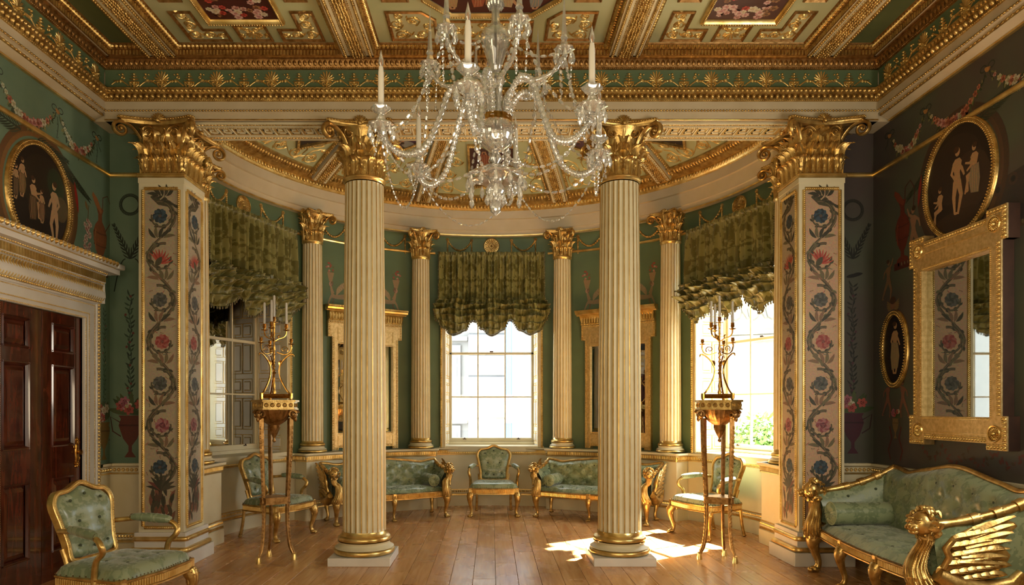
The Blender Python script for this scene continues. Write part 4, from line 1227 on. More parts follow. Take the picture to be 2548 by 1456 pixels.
# ---- gilded festoons and rosettes on the frieze of the bow
ros = G()
for i in range(20):
    a = 2 * pi * i / 20
    ros.add(rblob(.085 * cos(a), .085 * sin(a), .034, .012, a, .016, 6))
    ros.add(rblob(.045 * cos(a + .15), .045 * sin(a + .15), .018, .007, a, .02, 5))
ros.add(rblob(0, 0, .026, .026, 0, .036, 10))
ros.add(lathe([(.122, 0), (.122, .012), (.128, .018), (.134, .012), (.134, 0)], 40)); ros.add(lathe([(.0, .004), (.122, .006)], 40))
fes = G()
def bellflowers(g, P, r0):
    P = A(P); n = len(P)
    for i in range(n - 1):
        d = P[i + 1] - P[i]; a = atan2(d[1], d[0]); c = (P[i] + P[i + 1]) / 2; L = np.hypot(*d)
        g.add(rblob(c[0], c[1], L * .62, r0 * (1 + .15 * (i % 2)), a, r0 * 1.3, 7)); g.add(rblob(P[i][0], P[i][1], r0 * .8, r0 * .55, a + .7, r0 * 1.3, 5))
tt = np.linspace(0, 1, 15); sag = np.stack([-.20 + .40 * tt, .10 - .80 * .2 * 4 * tt * (1 - tt) + 0 * tt], 1)
bellflowers(fes, sag, .018)
for x in (-.20, .20):
    bellflowers(fes, [(x, .09 - k * .026) for k in range(9)], .014)
    rrosette(fes, x, .115, .032, 8, .02); fes.add(rblob(x, -.15, .012, .022, 0, .014, 6))
def place_relief(g, name, deg, z, parent, mats=GOLD):
    w = apse_map(3.53); u0 = math.radians(deg) * 3.53
    return obj(name, g.map(lambda V: w(np.c_[V[:, 0] + u0, V[:, 1] + z, V[:, 2]])), mats, parent, 60)
for wd in WIN:
    place_relief(ros, 'rosette', wd, 4.295, WA)
    for s in (-1, 1): place_relief(fes, 'festoon', wd + s * 8.6, 4.27, WA)
for wd in (-34.75, 34.75):
    place_relief(ros, 'rosette', wd, 4.295, WA)
    for s in (-1, 1): place_relief(fes, 'festoon', wd + s * 8.2, 4.27, WA)

# ---- sphinxes painted above the pier glasses
def sphinx(P, x, y, s, f):
    c, d, w = '#a58962', '#7d6748', '#b9a27a'
    q = lambda pts: A(pts) * A([f * s, s]) + A([x, y])
    P.poly(q([(-.62, 0), (.62, 0), (.62, .09), (-.62, .09)]), '#4b4030', 0)
    P.stroke(q([(.30, .52), (.42, .34), (.52, .10)]), [.12 * s, .08 * s, .05 * s], c, 1); P.stroke(q([(.24, .5), (.27, .3), (.32, .10)]), [.1 * s, .07 * s, .045 * s], d, 1)
    P.poly(q([(-.48, .42), (-.2, .56), (.2, .50), (.38, .62), (.36, .38), (.1, .34), (-.25, .36), (-.4, .22)]), c, 2)
    P.stroke(q([(-.36, .42), (-.26, .24), (-.48, .14), (-.36, .10)]), [.22 * s, .15 * s, .07 * s, .05 * s], c, 2)
    P.stroke(q([(.30, .55), (.36, .72), (.38, .84)]), [.16 * s, .11 * s, .08 * s], c, 3); P.ell(x + f * .40 * s, y + .92 * s, .075 * s, .10 * s, '#b98f74', 4)
    P.ell(x + f * .34 * s, y + .95 * s, .06 * s, .11 * s, d, 4)
    for k in range(9):
        P.leaf(x + f * (.14 - .02 * k) * s, y + (.48 + .02 * k) * s, (.34 + .05 * k) * s, .035 * s, pi / 2 + f * (.15 + .07 * k) if f > 0 else pi / 2 - (.15 + .07 * k), w if k % 2 else c, 3, 0)
    P.poly(q([(.33, 1.02), (.47, 1.02), (.56, 1.38), (.24, 1.38)]), c, 4)
    rs = random.Random(3)
    for k in range(12): P.ell(x + f * (.40 + rs.uniform(-.22, .22)) * s, y + (1.42 + rs.uniform(-.03, .35)) * s, .045 * s, .04 * s, rs.choice(['#b5705c', '#c9a48c', '#6e6a40', '#a8523c']), 4)
for wd in (-34.75, 34.75):
    P = Paint(); u0 = math.radians(wd) * 3.42
    for f in (-1, 1): sphinx(P, f * .40, 3.14, .38, f)
    w = apse_map(3.53)
    obj('painted_sphinxes', P.map(lambda V: w(np.c_[V[:, 0] + math.radians(wd) * 3.53, V[:, 1], V[:, 2]])), PAINTM, WA, 0)

# ---- oval / round framed pictures
def bead_frame(g, a, b, r, n, h=.0, m=0):
    for i in range(n):
        t = 2 * pi * i / n; g.add(BALL_LO, m, sc=(r, r, r), t=(a * cos(t), b * sin(t), h))
def oval_frame(a, b, w, sec, n=56):
    """elliptical moulding: section sec = [(outwards, height)]"""
    g = G(); t = np.linspace(0, 2 * pi, n, endpoint=False); sec = A(sec)
    V = np.stack([np.stack([(a + o) * np.cos(t), (b + o) * np.sin(t), 0 * t + h], 1) for o, h in sec], 1)
    g.add((V.reshape(-1, 3), grid_faces(n, len(sec), cu=True))); return g
def oval_picture(name, label, mp_args, a, b, ground, figs, extra=None, fmat=GOLD):
    o, eu, ev, en = mp_args; t_ = thing(name, label, 'painting', tuple(o))
    mp = plane_map((0, 0, 0), eu, ev, en)
    g = oval_frame(a, b, .05, [(0, .004), (.0, .02), (.012, .03), (.03, .032), (.045, .02), (.05, 0)])
    bead_frame(g, a + .006, b + .006, .011, int((a + b) * pi / .024), .026); bead_frame(g, a + .036, b + .036, .008, int((a + b) * pi / .02), .03)
    obj('gilded_frame', g.map(mp), fmat, t_, 60)
    P = Paint(); P.ell(0, 0, a + .003, b + .003, ground, 0, 0, 48)
    if extra: extra(P)
    for (x, y, h, pose, f, cl) in figs: P.figure(x, y, h, '#c39a6e', '#4a2f1c', pose, cl, 3, f)
    P = P.map(lambda V: np.c_[V[:, :2], V[:, 2] + .003])
    obj('painted_scene', P.map(mp), PAINTM, t_, 0); return t_
LW = lambda y, z: ((-4.08, y, z), (0, 1, 0), (0, 0, 1), (1, 0, 0))       # on the left wall, u runs away from the camera
RW = lambda y, z: ((4.08, y, z), (0, -1, 0), (0, 0, 1), (-1, 0, 0))      # on the right wall, u runs towards the camera
def ex_left(P):
    P.ell(.05, .12, .30, .28, '#2b2013', 1, 0, 24); P.ell(.22, .18, .12, .16, '#2f3a22', 2, .3, 12); P.ell(.30, -.02, .10, .12, '#5a4a2a', 2); P.ell(0, -.38, .3, .08, '#2a1c10', 2)
def ex_right(P):
    P.ell(-.05, .1, .34, .3, '#2c1f1a', 1, 0, 24); P.ell(.15, -.05, .24, .26, '#3c2a22', 2, .3, 12); P.ell(0, -.36, .36, .10, '#33221a', 2)
oval_picture('oval_picture', 'large oval painting of children at a table, in a gilded beaded frame over the door', LW(6.17, 3.50), .40, .46, '#1d130c',
             [(-.10, -.26, .42, 1, 1, '#57402a'), (.02, -.22, .30, 0, -1, '#7a5a3e'), (.20, -.34, .54, 0, -1, None), (-.24, -.06, .34, 0, 1, '#7c6038'), (-.32, -.10, .30, 0, 1, '#4b3a24')], ex_left)
oval_picture('oval_picture', 'large oval painting of nude figures under the painted feathers above the gilded mirror', RW(5.96, 3.60), .42, .47, '#1c1210',
             [(-.02, -.30, .58, 0, 1, None), (.20, -.22, .46, 1, -1, '#9a8a70'), (-.24, -.38, .38, 1, -1, None)], ex_right)
oval_picture('oval_picture', 'tall narrow oval painting of a draped woman beside the gilded mirror', RW(6.90, 2.20), .19, .345, '#1a0f12',
             [(0, -.25, .52, 0, 1, '#a8926a')])
for wd, lab in ((-34.75, 'round gilded medallion between painted sphinxes, behind the left front column'), (34.75, 'round gilded medallion between painted sphinxes, behind the right front column')):
    p = math.radians(wd); out = A([sin(p), cos(p), 0]); t = A([cos(p), -sin(p), 0]); o = A([0, YC, 0]) + out * 3.52; o[2] = 3.58
    oval_picture('medallion', lab, (o, t, (0, 0, 1), -out), .27, .27, '#4a3a28', [(0, -.2, .4, 0, 1, '#8a6a4a')], None, GOLDB)

# ---- painted walls: garlands, ewers, wreaths, vines
def garland(P, x0, y0, x1, y1, sag, seed, flowers=True):
    rs = random.Random(seed); n = 34; t = np.linspace(0, 1, n)
    X = x0 + (x1 - x0) * t; Y = y0 + (y1 - y0) * t - sag * 4 * t * (1 - t)
    for i in range(n):
        k = sin(pi * t[i]); r = .022 + .035 * k
        P.leaf(X[i], Y[i], r * 2.0, r * .35, rs.uniform(-2.6, -.5), rs.choice(['#4a5634', '#7d7a48', '#38452c', '#95905a']), 0)
        P.leaf(X[i], Y[i], r * 1.6, r * .3, rs.uniform(-3.1, 0.2), rs.choice(['#55603a', '#8a8352', '#3c4830']), 0)
    for i in range(2, n - 2, 2):
        k = sin(pi * t[i]); r = .016 + .036 * k * rs.uniform(.6, 1)
        c1, c2, c3 = rs.choice([('#c9c3a4', '#9a8f62', '#dad4ba'), ('#c47f74', '#8f4640', '#d8a79a'), ('#b9684e', '#7c3c28', '#d09070'), ('#d8cfae', '#a7985e', '#c5b98e'), ('#a8583e', '#6e2f22', '#c07a5c')])
        P.flower(X[i] + rs.uniform(-.01, .01), Y[i] - rs.uniform(0, .03) * k, r, c1, c2, 6, 1, c3)
def bow_(P, x, y, s, seed):
    rs = random.Random(seed); c = '#2c3528'
    for f in (-1, 1):
        a = np.linspace(0, 2 * pi, 14); P.stroke(np.stack([x + f * s * (.38 + .3 * np.cos(a)), y + s * (.28 + .22 * np.sin(a))], 1), .009, c, 1)
        t = np.linspace(0, 1, 9); P.stroke(np.stack([x + f * s * (.1 + .5 * t), y - s * (.9 * t) + .1 * s * np.sin(t * 9)], 1), .008, c, 1)
    P.leaf(x - .02, y, .06, .02, .3, '#a8743c', 2); P.leaf(x + .02, y, .06, .018, 2.6, '#b98448', 2)
def feathers(P, x, y, L, ang, n, seed, cols=('#333c2c', '#28301f', '#454a34')):
    rs = random.Random(seed)
    t = np.linspace(0, 1, 12)
    for k in range(n):
        tt_ = k / n; px = x + cos(ang) * L * tt_; py = y + sin(ang) * L * tt_
        for s in (-1, 1): P.leaf(px, py, L * .22 * (1 - .5 * tt_), .008, ang + s * (.75 - .3 * tt_), rs.choice(cols), 1, -s * .2)
    P.stroke([(x, y), (x + cos(ang) * L, y + sin(ang) * L)], [.02, .006], cols[0], 2)
def ewer(P, x, y, s, c='#8a4f2c', d='#6b3a20', l='#a86a3c'):
    q = lambda pts: A(pts) * s + A([x, y])
    prof = [(.0, .0), (.17, .0), (.15, .06), (.05, .10), (.045, .18), (.10, .25), (.19, .45), (.205, .60), (.14, .74), (.06, .82), (.055, .93), (.10, 1.04)]
    P.poly(q(prof + [(-.14, 1.10)] + [(-a, b) for a, b in prof[::-1][1:]]), c, 1)
    P.poly(q([(-.14, 1.06), (.02, .95), (.06, 1.0), (-.10, 1.20), (-.22, 1.27), (-.24, 1.20)]), l, 2)
    for z in (.62, .40): P.stroke(q([(-.19, z), (0, z - .02), (.19, z)]), .02 * s, d, 2)
    P.stroke(q([(-.13, .3), (-.16, .5), (-.13, .66)]), .03 * s, l, 2)
    for k in range(-3, 4): P.stroke(q([(k * .05, .44), (k * .05, .58)]), .012 * s, l, 3)
    P.stroke(q([(.14, .66), (.30, .85), (.34, 1.15), (.22, 1.32), (.08, 1.25), (.07, 1.05)]), .02 * s, d, 2)
    P.poly(q([(-.24, 0), (.24, 0), (.24, -.12), (-.24, -.12)]), d, 1)
def wreath(P, x, y, r, c):
    n = 40
    for i in range(n):
        a = 2 * pi * i / n
        for s in (-.6, .6): P.leaf(x + r * cos(a), y + r * sin(a), r * .32, r * .06, a + pi / 2 + s, c[i % 2], 1)
def vine(P, x, y0, y1, w, c, seed, fl=None):
    rs = random.Random(seed); n = int((y1 - y0) / .045); t = np.linspace(y0, y1, n)
    P.stroke(np.stack([x + .012 * np.sin(t * 21), t], 1), .008, c[0], 0)
    for y in t:
        for s in (-1, 1): P.leaf(x, y, w * rs.uniform(.6, 1.2), w * .13, pi / 2 - s * rs.uniform(.5, 1.4), rs.choice(c), 1, s * .3)
        if fl and rs.random() < .22: P.flower(x + rs.uniform(-w, w) * .7, y, w * .22, *rs.choice(fl), 5, 2)
def urn(P, x, y, s, c='#7a3a30', d='#5a2a24', fl=True, seed=1):
    q = lambda pts: A(pts) * s + A([x, y])
    pr = [(.0, 0), (.10, 0), (.03, .10), (.03, .2), (.12, .32), (.20, .55), (.16, .66), (.20, .72)]
    P.poly(q(pr + [(-a, b) for a, b in pr[::-1]]), c, 1); P.stroke(q([(-.19, .55), (.19, .55)]), .03 * s, d, 2)
    for f in (-1, 1): P.stroke(q([(f * .17, .6), (f * .34, .7), (f * .30, .45), (f * .16, .36)]), .02 * s, d, 1)
    rs = random.Random(seed)
    if fl:
        for k in range(8): P.leaf(x, y + .74 * s, s * .4, s * .05, rs.uniform(.1, 3.0), rs.choice(['#41512f', '#55603a']), 1)
        for k in range(6): P.flower(x + rs.uniform(-.2, .2) * s, y + rs.uniform(.8, 1.0) * s, .09 * s, *rs.choice([('#b5564c', '#7c2f2a'), ('#d8cbb0', '#a89468'), ('#b9707c', '#7c3c48')]), 6, 2)

def paint_left():
    P = Paint()
    # upper frieze: flower swags hung from bows
    pts = [(3.9, 4.36), (4.78, 4.36), (5.62, 4.37), (6.42, 4.38), (7.06, 4.38)]
    for i in range(len(pts) - 1):
        (a, b), (c, d) = pts[i], pts[i + 1]; garland(P, a + .04, b - .02, c - .04, d - .02, .20, 30 + i)
    for k, (a, b) in enumerate(pts): bow_(P, a, b, .12, k); vine(P, a, b - .24, b - .05, .02, ('#3a4430', '#2c3528'), k)
    # trophies around the oval
    feathers(P, 5.92, 4.02, .75, pi - .10, 20, 1); feathers(P, 6.36, 3.97, .62, -.42, 20, 2); feathers(P, 6.14, 4.02, .45, -.1, 12, 3)
    P.leaf(6.68, 3.82, .30, .022, -1.35, '#a82c22', 2); P.leaf(5.45, 4.0, .36, .03, -1.9, '#a82c22', 2)
    for b in (.56, .60): P.stroke(np.stack([6.17 + (b - .06) * np.cos(np.linspace(0, 2 * pi, 50)), 3.50 + b * np.sin(np.linspace(0, 2 * pi, 50))], 1), .055, '#8a5f30' if b < .58 else '#6e4a26', 0)
    rs = random.Random(4)
    for (x, y0, y1) in ((5.42, 3.75, 3.30), (6.90, 3.50, 3.08)):
        for k in range(26):
            t = k / 25; P.flower(x + rs.uniform(-.05, .05), y0 + (y1 - y0) * t, .028, *rs.choice([('#c4a08c', '#9a6a5c', '#d4b8a4'), ('#b98a7c', '#8a5248', '#ceac9a')]), 6, 1)
    garland(P, 5.46, 3.36, 6.15, 3.02, .12, 41); garland(P, 6.2, 3.02, 6.88, 3.18, .15, 42)
    for x in (5.42, 6.90): P.stroke([(x, 3.75 if x < 6 else 3.5), (x + .02, 3.95 if x < 6 else 3.66)], .012, '#6e5a34', 1); P.leaf(x, 3.9 if x < 6 else 3.6, .1, .02, 2.0, '#8a6a3c', 1)
    ewer(P, 7.12, 3.06, .60)
    vine(P, 7.20, 1.55, 2.62, .05, ('#3f5a3a', '#35492f', '#4a6440'), 5, [('#a85a50', '#7a3a34'), ('#c9b08c', '#9a8050')]); urn(P, 7.19, 1.06, .55, '#8a6a34', '#6a4e26', True, 3)
    # garland hangs over the door side of the picture
    for k in range(14): P.flower(4.9 + .05 * k, 3.3 + .02 * sin(k), .035, '#c9a08c', '#9a6a5c', 6, 1)
    obj('painted_garlands', P.map(plane_map((-4.08, 0, 0), (0, 1, 0), (0, 0, 1), (1, 0, 0))), PAINTM, WL, 0)
    P = Paint(); c = ('#26301f', '#2f3a26', '#1f281a')
    wreath(P, -3.86, 3.78, .10, c)
    for s in (-1, 1):
        feathers(P, -3.86, 3.20, .42, pi / 2 - s * .45, 9, 5, c); t = np.linspace(0, 1, 9); P.stroke(np.stack([-3.86 + s * (.05 + .12 * t), 3.2 - .35 * t ** 2], 1), .012, c[0], 1)
    vine(P, -3.86, 1.72, 2.80, .07, ('#2c4230', '#26372a', '#375038'), 7, [('#7a3a34', '#5a2a24')]); urn(P, -3.86, 1.08, .62, '#6a3424', '#4e2418', True, 6)
    obj('painted_arabesque', P.map(plane_map((0, 7.3, 0), (1, 0, 0), (0, 0, 1), (0, -1, 0))), PAINTM, wb1, 0)
paint_left()
def paint_right():
    P = Paint(); f = -1
    # u = -y on this wall
    pts = [(-7.0, 4.38), (-6.42, 4.38), (-5.62, 4.38), (-4.80, 4.38), (-4.0, 4.38)]
    for i in range(len(pts) - 1):
        (a, b), (c, d) = pts[i], pts[i + 1]; garland(P, a + .04, b - .02, c - .04, d - .02, .20, 60 + i)
    for k, (a, b) in enumerate(pts): bow_(P, a, b, .12, k + 9)
    feathers(P, -6.16, 3.95, .62, pi + .5, 20, 1); feathers(P, -5.72, 4.02, .66, .25, 20, 2)
    P.leaf(-6.48, 3.82, .30, .022, -1.75, '#8f2620', 2); P.leaf(-5.22, 4.0, .36, .03, -1.2, '#8f2620', 2)
    for b in (.56, .60): P.stroke(np.stack([-5.96 + (b - .05) * np.cos(np.linspace(0, 2 * pi, 50)), 3.60 + b * np.sin(np.linspace(0, 2 * pi, 50))], 1), .055, '#5f4534' if b < .58 else '#4c382c', 0)
    ewer(P, -6.78, 3.06, .58, '#6b2c1e', '#54221a', '#84402a')
    P.figure(-6.60, 3.05, .50, '#9a7458', '#3a2a1c', 2, None, 2, -1); P.figure(-5.10, 3.42, .66, '#a8846c', '#5a4030', 2, None, 2, -1); P.figure(-7.02, 2.70, .42, '#8a6a4c', '#4a3424', 2, None, 2, 1)
    for s in (-1, 1):
        for k in range(6): P.leaf(-6.94, 2.62, .14 - .01 * k, .012, pi / 2 + s * (.9 + .18 * k), '#8a7048', 2)
    P.ell(-6.94, 2.66, .05, .055, '#8a6448', 3); P.ell(-6.94, 2.70, .05, .04, '#54392a', 4)
    P.stroke([(-6.85, 3.03), (-4.6, 3.03)], .05, '#5a4a38', 0)
    for k in range(44): P.leaf(-6.85 + k * .05, 3.06, .04, .012, -pi / 2 + .3, '#7c6a50', 1)
    P.poly([(-6.5, 3.06), (-5.2, 3.06), (-5.0, 3.5), (-5.6, 3.42), (-6.1, 3.2)], '#3d3634', 0)
    rs = random.Random(8)
    for k in range(8):
        x, y = -6.3 + .16 * k, 3.16 + .04 * k; P.ell(x, y, .05, .05, '#4a3a34', 1); P.ell(x, y, .025, .025, '#1f2428', 2)
    for s in (-1, 1): P.figure(-6.90 + .13 * s, 1.50, .38, '#8a5c48', '#4a2a1c', 2, None, 2, -s)
    P.stroke(np.stack([-6.90 + .23 * np.cos(np.linspace(0, 2 * pi, 40)), 2.2 + .385 * np.sin(np.linspace(0, 2 * pi, 40))], 1), .03, '#6a3028', 0)
    urn(P, -6.9, 1.30, .28, '#8a7048', '#6a5434', True, 4)
    for s in (-1, 1): P.stroke([(-6.9 + s * .10, 1.42), (-6.9 + s * .06, 1.30), (-6.9 + s * .12, 1.18), (-6.9 + s * .08, 1.08)], .018, '#6a2c26', 1)
    for k in range(7):
        x0 = -6.5 + k * .32; t = np.linspace(0, 1, 14); 
        for q in t: P.leaf(x0 + .32 * q, 1.24 - .14 * 4 * q * (1 - q) * .7, .05, .012, rs.uniform(0, 6.28), rs.choice(['#6a2c2a', '#4e3a30', '#6a3a38']), 1)
    obj('painted_garlands', P.map(plane_map((4.08, 0, 0), (0, -1, 0), (0, 0, 1), (-1, 0, 0))), PAINTM, WR, 0)
    P = Paint(); c = ('#22241c', '#2a2a22', '#1b1d17')
    wreath(P, 3.86, 3.72, .10, c)
    for s in (-1, 1): feathers(P, 3.86, 3.2, .42, pi / 2 - s * .45, 9, 5, c)
    vine(P, 3.86, 1.75, 2.9, .07, ('#26291f', '#1f211a', '#33302a'), 7, [('#5a3440', '#40242c')]); urn(P, 3.86, 1.12, .6, '#4e2230', '#3a1a24', True, 6)
    P.ell(3.86, 3.02, .07, .02, '#1b1a18', 2, .2); P.leaf(3.84, 3.02, .13, .02, .2, '#1b1a18', 2)
    obj('painted_arabesque', P.map(plane_map((0, 7.3, 0), (1, 0, 0), (0, 0, 1), (0, -1, 0))), PAINTM, wb2, 0)
paint_right()

# ---- mahogany double doors and their gilded doorcase on the left wall
def doorcase():
    mp = plane_map((-4.08, 0, 0), (0, 1, 0), (0, 0, 1), (1, 0, 0))   # u = y, v = z, h into the room
    D = struct('door_1', B(-4.18, -4.13, 5.63, 6.81, 0, 2.5), MAHOG, 'polished mahogany double doors in a cream and gilded doorcase', smooth=0)
    for k, (ya, yb) in enumerate(((5.63, 6.217), (6.223, 6.81))):
        g = G()
        y0, y1 = (ya + .08, ya + .43) if k == 0 else (yb - .45, yb - .10)
        pan = [(2.13, 2.40), (1.24, 2.01), (.26, .95)]
        # stiles and rails
        zz = [0] + [v for p in sorted(pan) for v in p] + [2.5]
        g.add(cbox(ya, y0, zz[0], 2.5, -.06, -.015, .003)); g.add(cbox(y1, yb, 0, 2.5, -.06, -.015, .003))
        for i in range(0, len(zz), 2): g.add(cbox(y0, y1, zz[i], zz[i + 1], -.06, -.015, .001))
        for (za, zb) in pan:
            for (p, q, nrm) in (((y0, za), (y1, za), (0, 1)), ((y1, za), (y1, zb), (-1, 0)), ((y1, zb), (y0, zb), (0, -1)), ((y0, zb), (y0, za), (1, 0))):
                V, F = sweep(Line(p, q, nrm), [(0, -.015), (.012, -.005), (.022, -.018), (.03, -.036), (0, -.05)], caps=False); g.add((V, F))
        o = obj('door_leaf', g.map(mp), MAHOG, D, 30)
        for (za, zb) in pan:
            gp = G(); a, b, c, d = y0 + .028, y1 - .028, za + .028, zb - .028; e = .05
            V = A([(a, c, -.045), (b, c, -.045), (b, d, -.045), (a, d, -.045), (a + e, c + e, -.022), (b - e, c + e, -.022), (b - e, d - e, -.022), (a + e, d - e, -.022)])
            gp.add((V, np.array([(0, 1, 5, 4), (1, 2, 6, 5), (2, 3, 7, 6), (3, 0, 4, 7), (4, 5, 6, 7)]))); obj('door_panel', gp.map(mp), MAHOG, o, 20)
        if k == 1:
            h = G(); h.add(lathe([(.03, 0), (.03, .006), (.018, .01), (.012, .03), (.026, .045), (.026, .055), (0, .062)], 16), t=(6.755, 1.17, -.015)); 
            for dz in (-.11, .10):
                rrosette(h, 6.745, 1.17 + dz, .045, 8, .018)
                P_, c_ = spiral((6.745, 1.17 + dz * .5), pi / 2 if dz > 0 else -pi / 2, .03, 1, 1.1); h.add(rtube(P_, .006))
            h.add(rblob(6.745, 1.17, .028, .16, 0, .014, 10)); V_ = None
            hh = G(); hh.merge(h); hh = hh.map(lambda V: np.c_[V[:, :2], np.where(V[:, 2] < -.001, V[:, 2], V[:, 2] - .015)])
            obj('door_handle', hh.map(mp), ORMOLU, o, 60)
    # architrave
    g = G(); gd = G(); ya, yb, zt = 5.63, 6.81, 2.5
    aw = .21
    for s, y in ((-1, ya), (1, yb)):
        a, b = sorted((y, y + s * aw)); g.add(cbox(a, b, 0, zt + aw - .02, -.06, .03, .004)); a, b = sorted((y + s * .165, y + s * .235)); g.add(cbox(a, b, 0, zt + aw + .0, -.02, .05, .006))
        a, b = sorted((y + s * .05, y + s * .16)); g.add(cbox(a, b, 0, zt + .14, .0, .038, .004))
    g.add(cbox(ya - aw + .004, yb + aw - .004, zt + .001, zt + aw - .022, -.058, .032, .004)); g.add(cbox(ya - .232, yb + .232, zt + .165, zt + .20, -.018, .052, .006)); g.add(cbox(ya - .157, yb + .157, zt + .052, zt + .158, 0.001, .040, .004))
    def beads(pts, r, pitch, h, el=1):
        for (p, q) in zip(pts[:-1], pts[1:]):
            L = np.hypot(q[0] - p[0], q[1] - p[1]); n = int(L / pitch)
            for t in (np.arange(n) + .5) / n: gd.add(BALL_LO, 0, sc=(r, r * el, r), t=(p[0] + (q[0] - p[0]) * t, p[1] + (q[1] - p[1]) * t, h))
    for off, r, pit, h in ((.012, .008, .019, .030), (.055, .007, .017, .038), (.148, .007, .017, .038), (.20, .018, .036, .05), (.228, .006, .015, .05)):
        z1 = zt + off if off < .19 else zt + .18
        beads([(ya - off, 0.3), (ya - off, z1), (yb + off, z1), (yb + off, 0.3)] if off < .19 else [(ya - off, .3), (ya - off, z1)], r, pit, h)
        if off > .19: beads([(yb + off, .3), (yb + off, z1)], r, pit, h)
    arc = obj('doorcase', g.map(mp), WHITE, D, 30); obj('gilded_beading', gd.map(mp), GOLDB, arc, 60, kind='stuff')
    # entablature: fluted swelling frieze, dentils, cornice
    P0, P1 = 5.20, 7.035     # ends of the frieze
    prof = [(0, 2.68), (.055, 2.68), (.06, 2.70), (.085, 2.715), (.10, 2.745), (.095, 2.79), (.07, 2.83), (.06, 2.87), (.08, 2.875), (.085, 2.885), (.10, 2.89), (.10, 2.965), (.12, 2.975), (.13, 2.985), (.20, 2.99), (.20, 3.04), (.235, 3.055), (.245, 3.10), (0, 3.11)]
    ln = Line((-4.08, P1), (-4.08, P0), (1, 0)); ge = G(); ge.add(sweep(ln, prof))
    ret = Line((-4.08, P1), (-4.079, P1), (0, 1))
    # end return of the cornice
    ge2 = G(); V, F = sweep(Line((-4.08, P1), (-3.98, P1), (0, 1)), [(0, 2.68)] + [(max(0, a - .085), b) for a, b in prof[1:-1]] + [(0, 3.11)]); ge2.add((V, F))
    V2 = box(-4.08, -3.88, P1, P1 + .10, 2.99, 3.04); ge2.add(V2); ge2.add(cbox(-4.08, -3.84, P1, P1 + .135, 3.045, 3.10, .01))
    ge.merge(ge2)
    en = obj('door_entablature', ge, WHITE, D, 40)
    go = G()
    row(go, ln, LEAF, .062, .235, 3.078, (.028, .03, .026)); row(go, ln, EGG, .030, .128, 2.982, (.012, .012, .011)); row(go, ln, BALL_LO, .030, .09, 2.882, (.012, .012, .009)); row(go, ln, EGG, .030, .062, 2.695, (.013, .016, .014))
    go.add(sweep(ln, [(.20, 3.038), (.212, 3.040), (.212, 3.05), (.20, 3.052)]))
    Vn, Fn = box(-1, 1, -1, 1, -1, 1)
    row(go, ln, (Vn, Fn), .036, .104, 2.93, (.010, .010, .034))
    # S-shaped gilded reeds of the frieze
    def sreed():
        z = np.linspace(-1, 1, 9); P = np.stack([.35 * np.sin(z * pi), .1 * np.cos(z * pi / 2) * 0, z], 1); V = []
        a = np.linspace(0, pi, 4)
        for p in P: V.append(np.stack([p[0] + .28 * np.cos(a), .9 * np.sin(a) + .25 * np.sin(p[2] * pi) * -1, 0 * a + p[2]], 1))
        return np.concatenate(V), grid_faces(9, 4)
    row(go, ln, sreed(), .036, .078, 2.785, (.026, .018, .078))
    obj('gilded_ornament', go, GOLDB, en, 60, kind='stuff')
    # key plate of the dado end
    return D
doorcase()
# ================================================================== COLUMNS AND PIERS
def acanthus(h, w, curl=.42, n=13, m_=13):
    """carved leaf rising from (0,0,0), leaning out along +x and curling over at the tip"""
    t = np.linspace(0, 1, n); s = np.linspace(-1, 1, m_)
    a = np.where(t < .62, 0, ((t - .62) / .38)) 
    ox = .05 * h * t + .10 * h * t ** 3 + curl * h * .50 * np.sin(a * pi * .5) ** 1.3 ; oz = h * t * 1.06 - h * .26 * a ** 2.6
    wd = w * (.62 + .5 * np.sin(pi * np.clip(t * 1.05, 0, 1))) * np.clip((1.06 - t) * 3.2, .25, 1)
    ser = 1 + .13 * np.cos(t * 5 * 2 * pi)
    T, S = np.meshgrid(t, s, indexing='ij')
    Y = (wd * ser)[:, None] * S
    rid = .06 * h * (np.cos(S * pi * 5) * .55 + .9 * (1 - np.abs(S)) ** 2) + .035 * h * np.cos(T * 5 * 2 * pi) * np.abs(S)
    X = ox[:, None] + rid - .05 * h * S ** 2 * (1 - T) - .10 * h * np.abs(S) ** 2 * T
    Z = oz[:, None] + .07 * h * np.abs(S) * (1 - T) + .05 * h * np.abs(S) * np.cos(T * 5 * 2 * pi)
    V = np.stack([X, Y, Z], 2).reshape(-1, 3)
    g = G(); F = grid_faces(n, m_); g.add((V, F))
    # thickness
    V2 = V - A([.035 * h, 0, 0]) * np.array([1, 1, 1]); g.add((V2, F[:, ::-1]))
    ed = [i * m_ for i in range(n)] + [(n - 1) * m_ + j for j in range(1, m_)] + [i * m_ + m_ - 1 for i in range(n - 2, -1, -1)]
    e = np.array(ed); N = n * m_
    g.add((np.concatenate([V, V2]), np.stack([e[:-1], e[1:], e[1:] + N, e[:-1] + N], 1)))
    return g
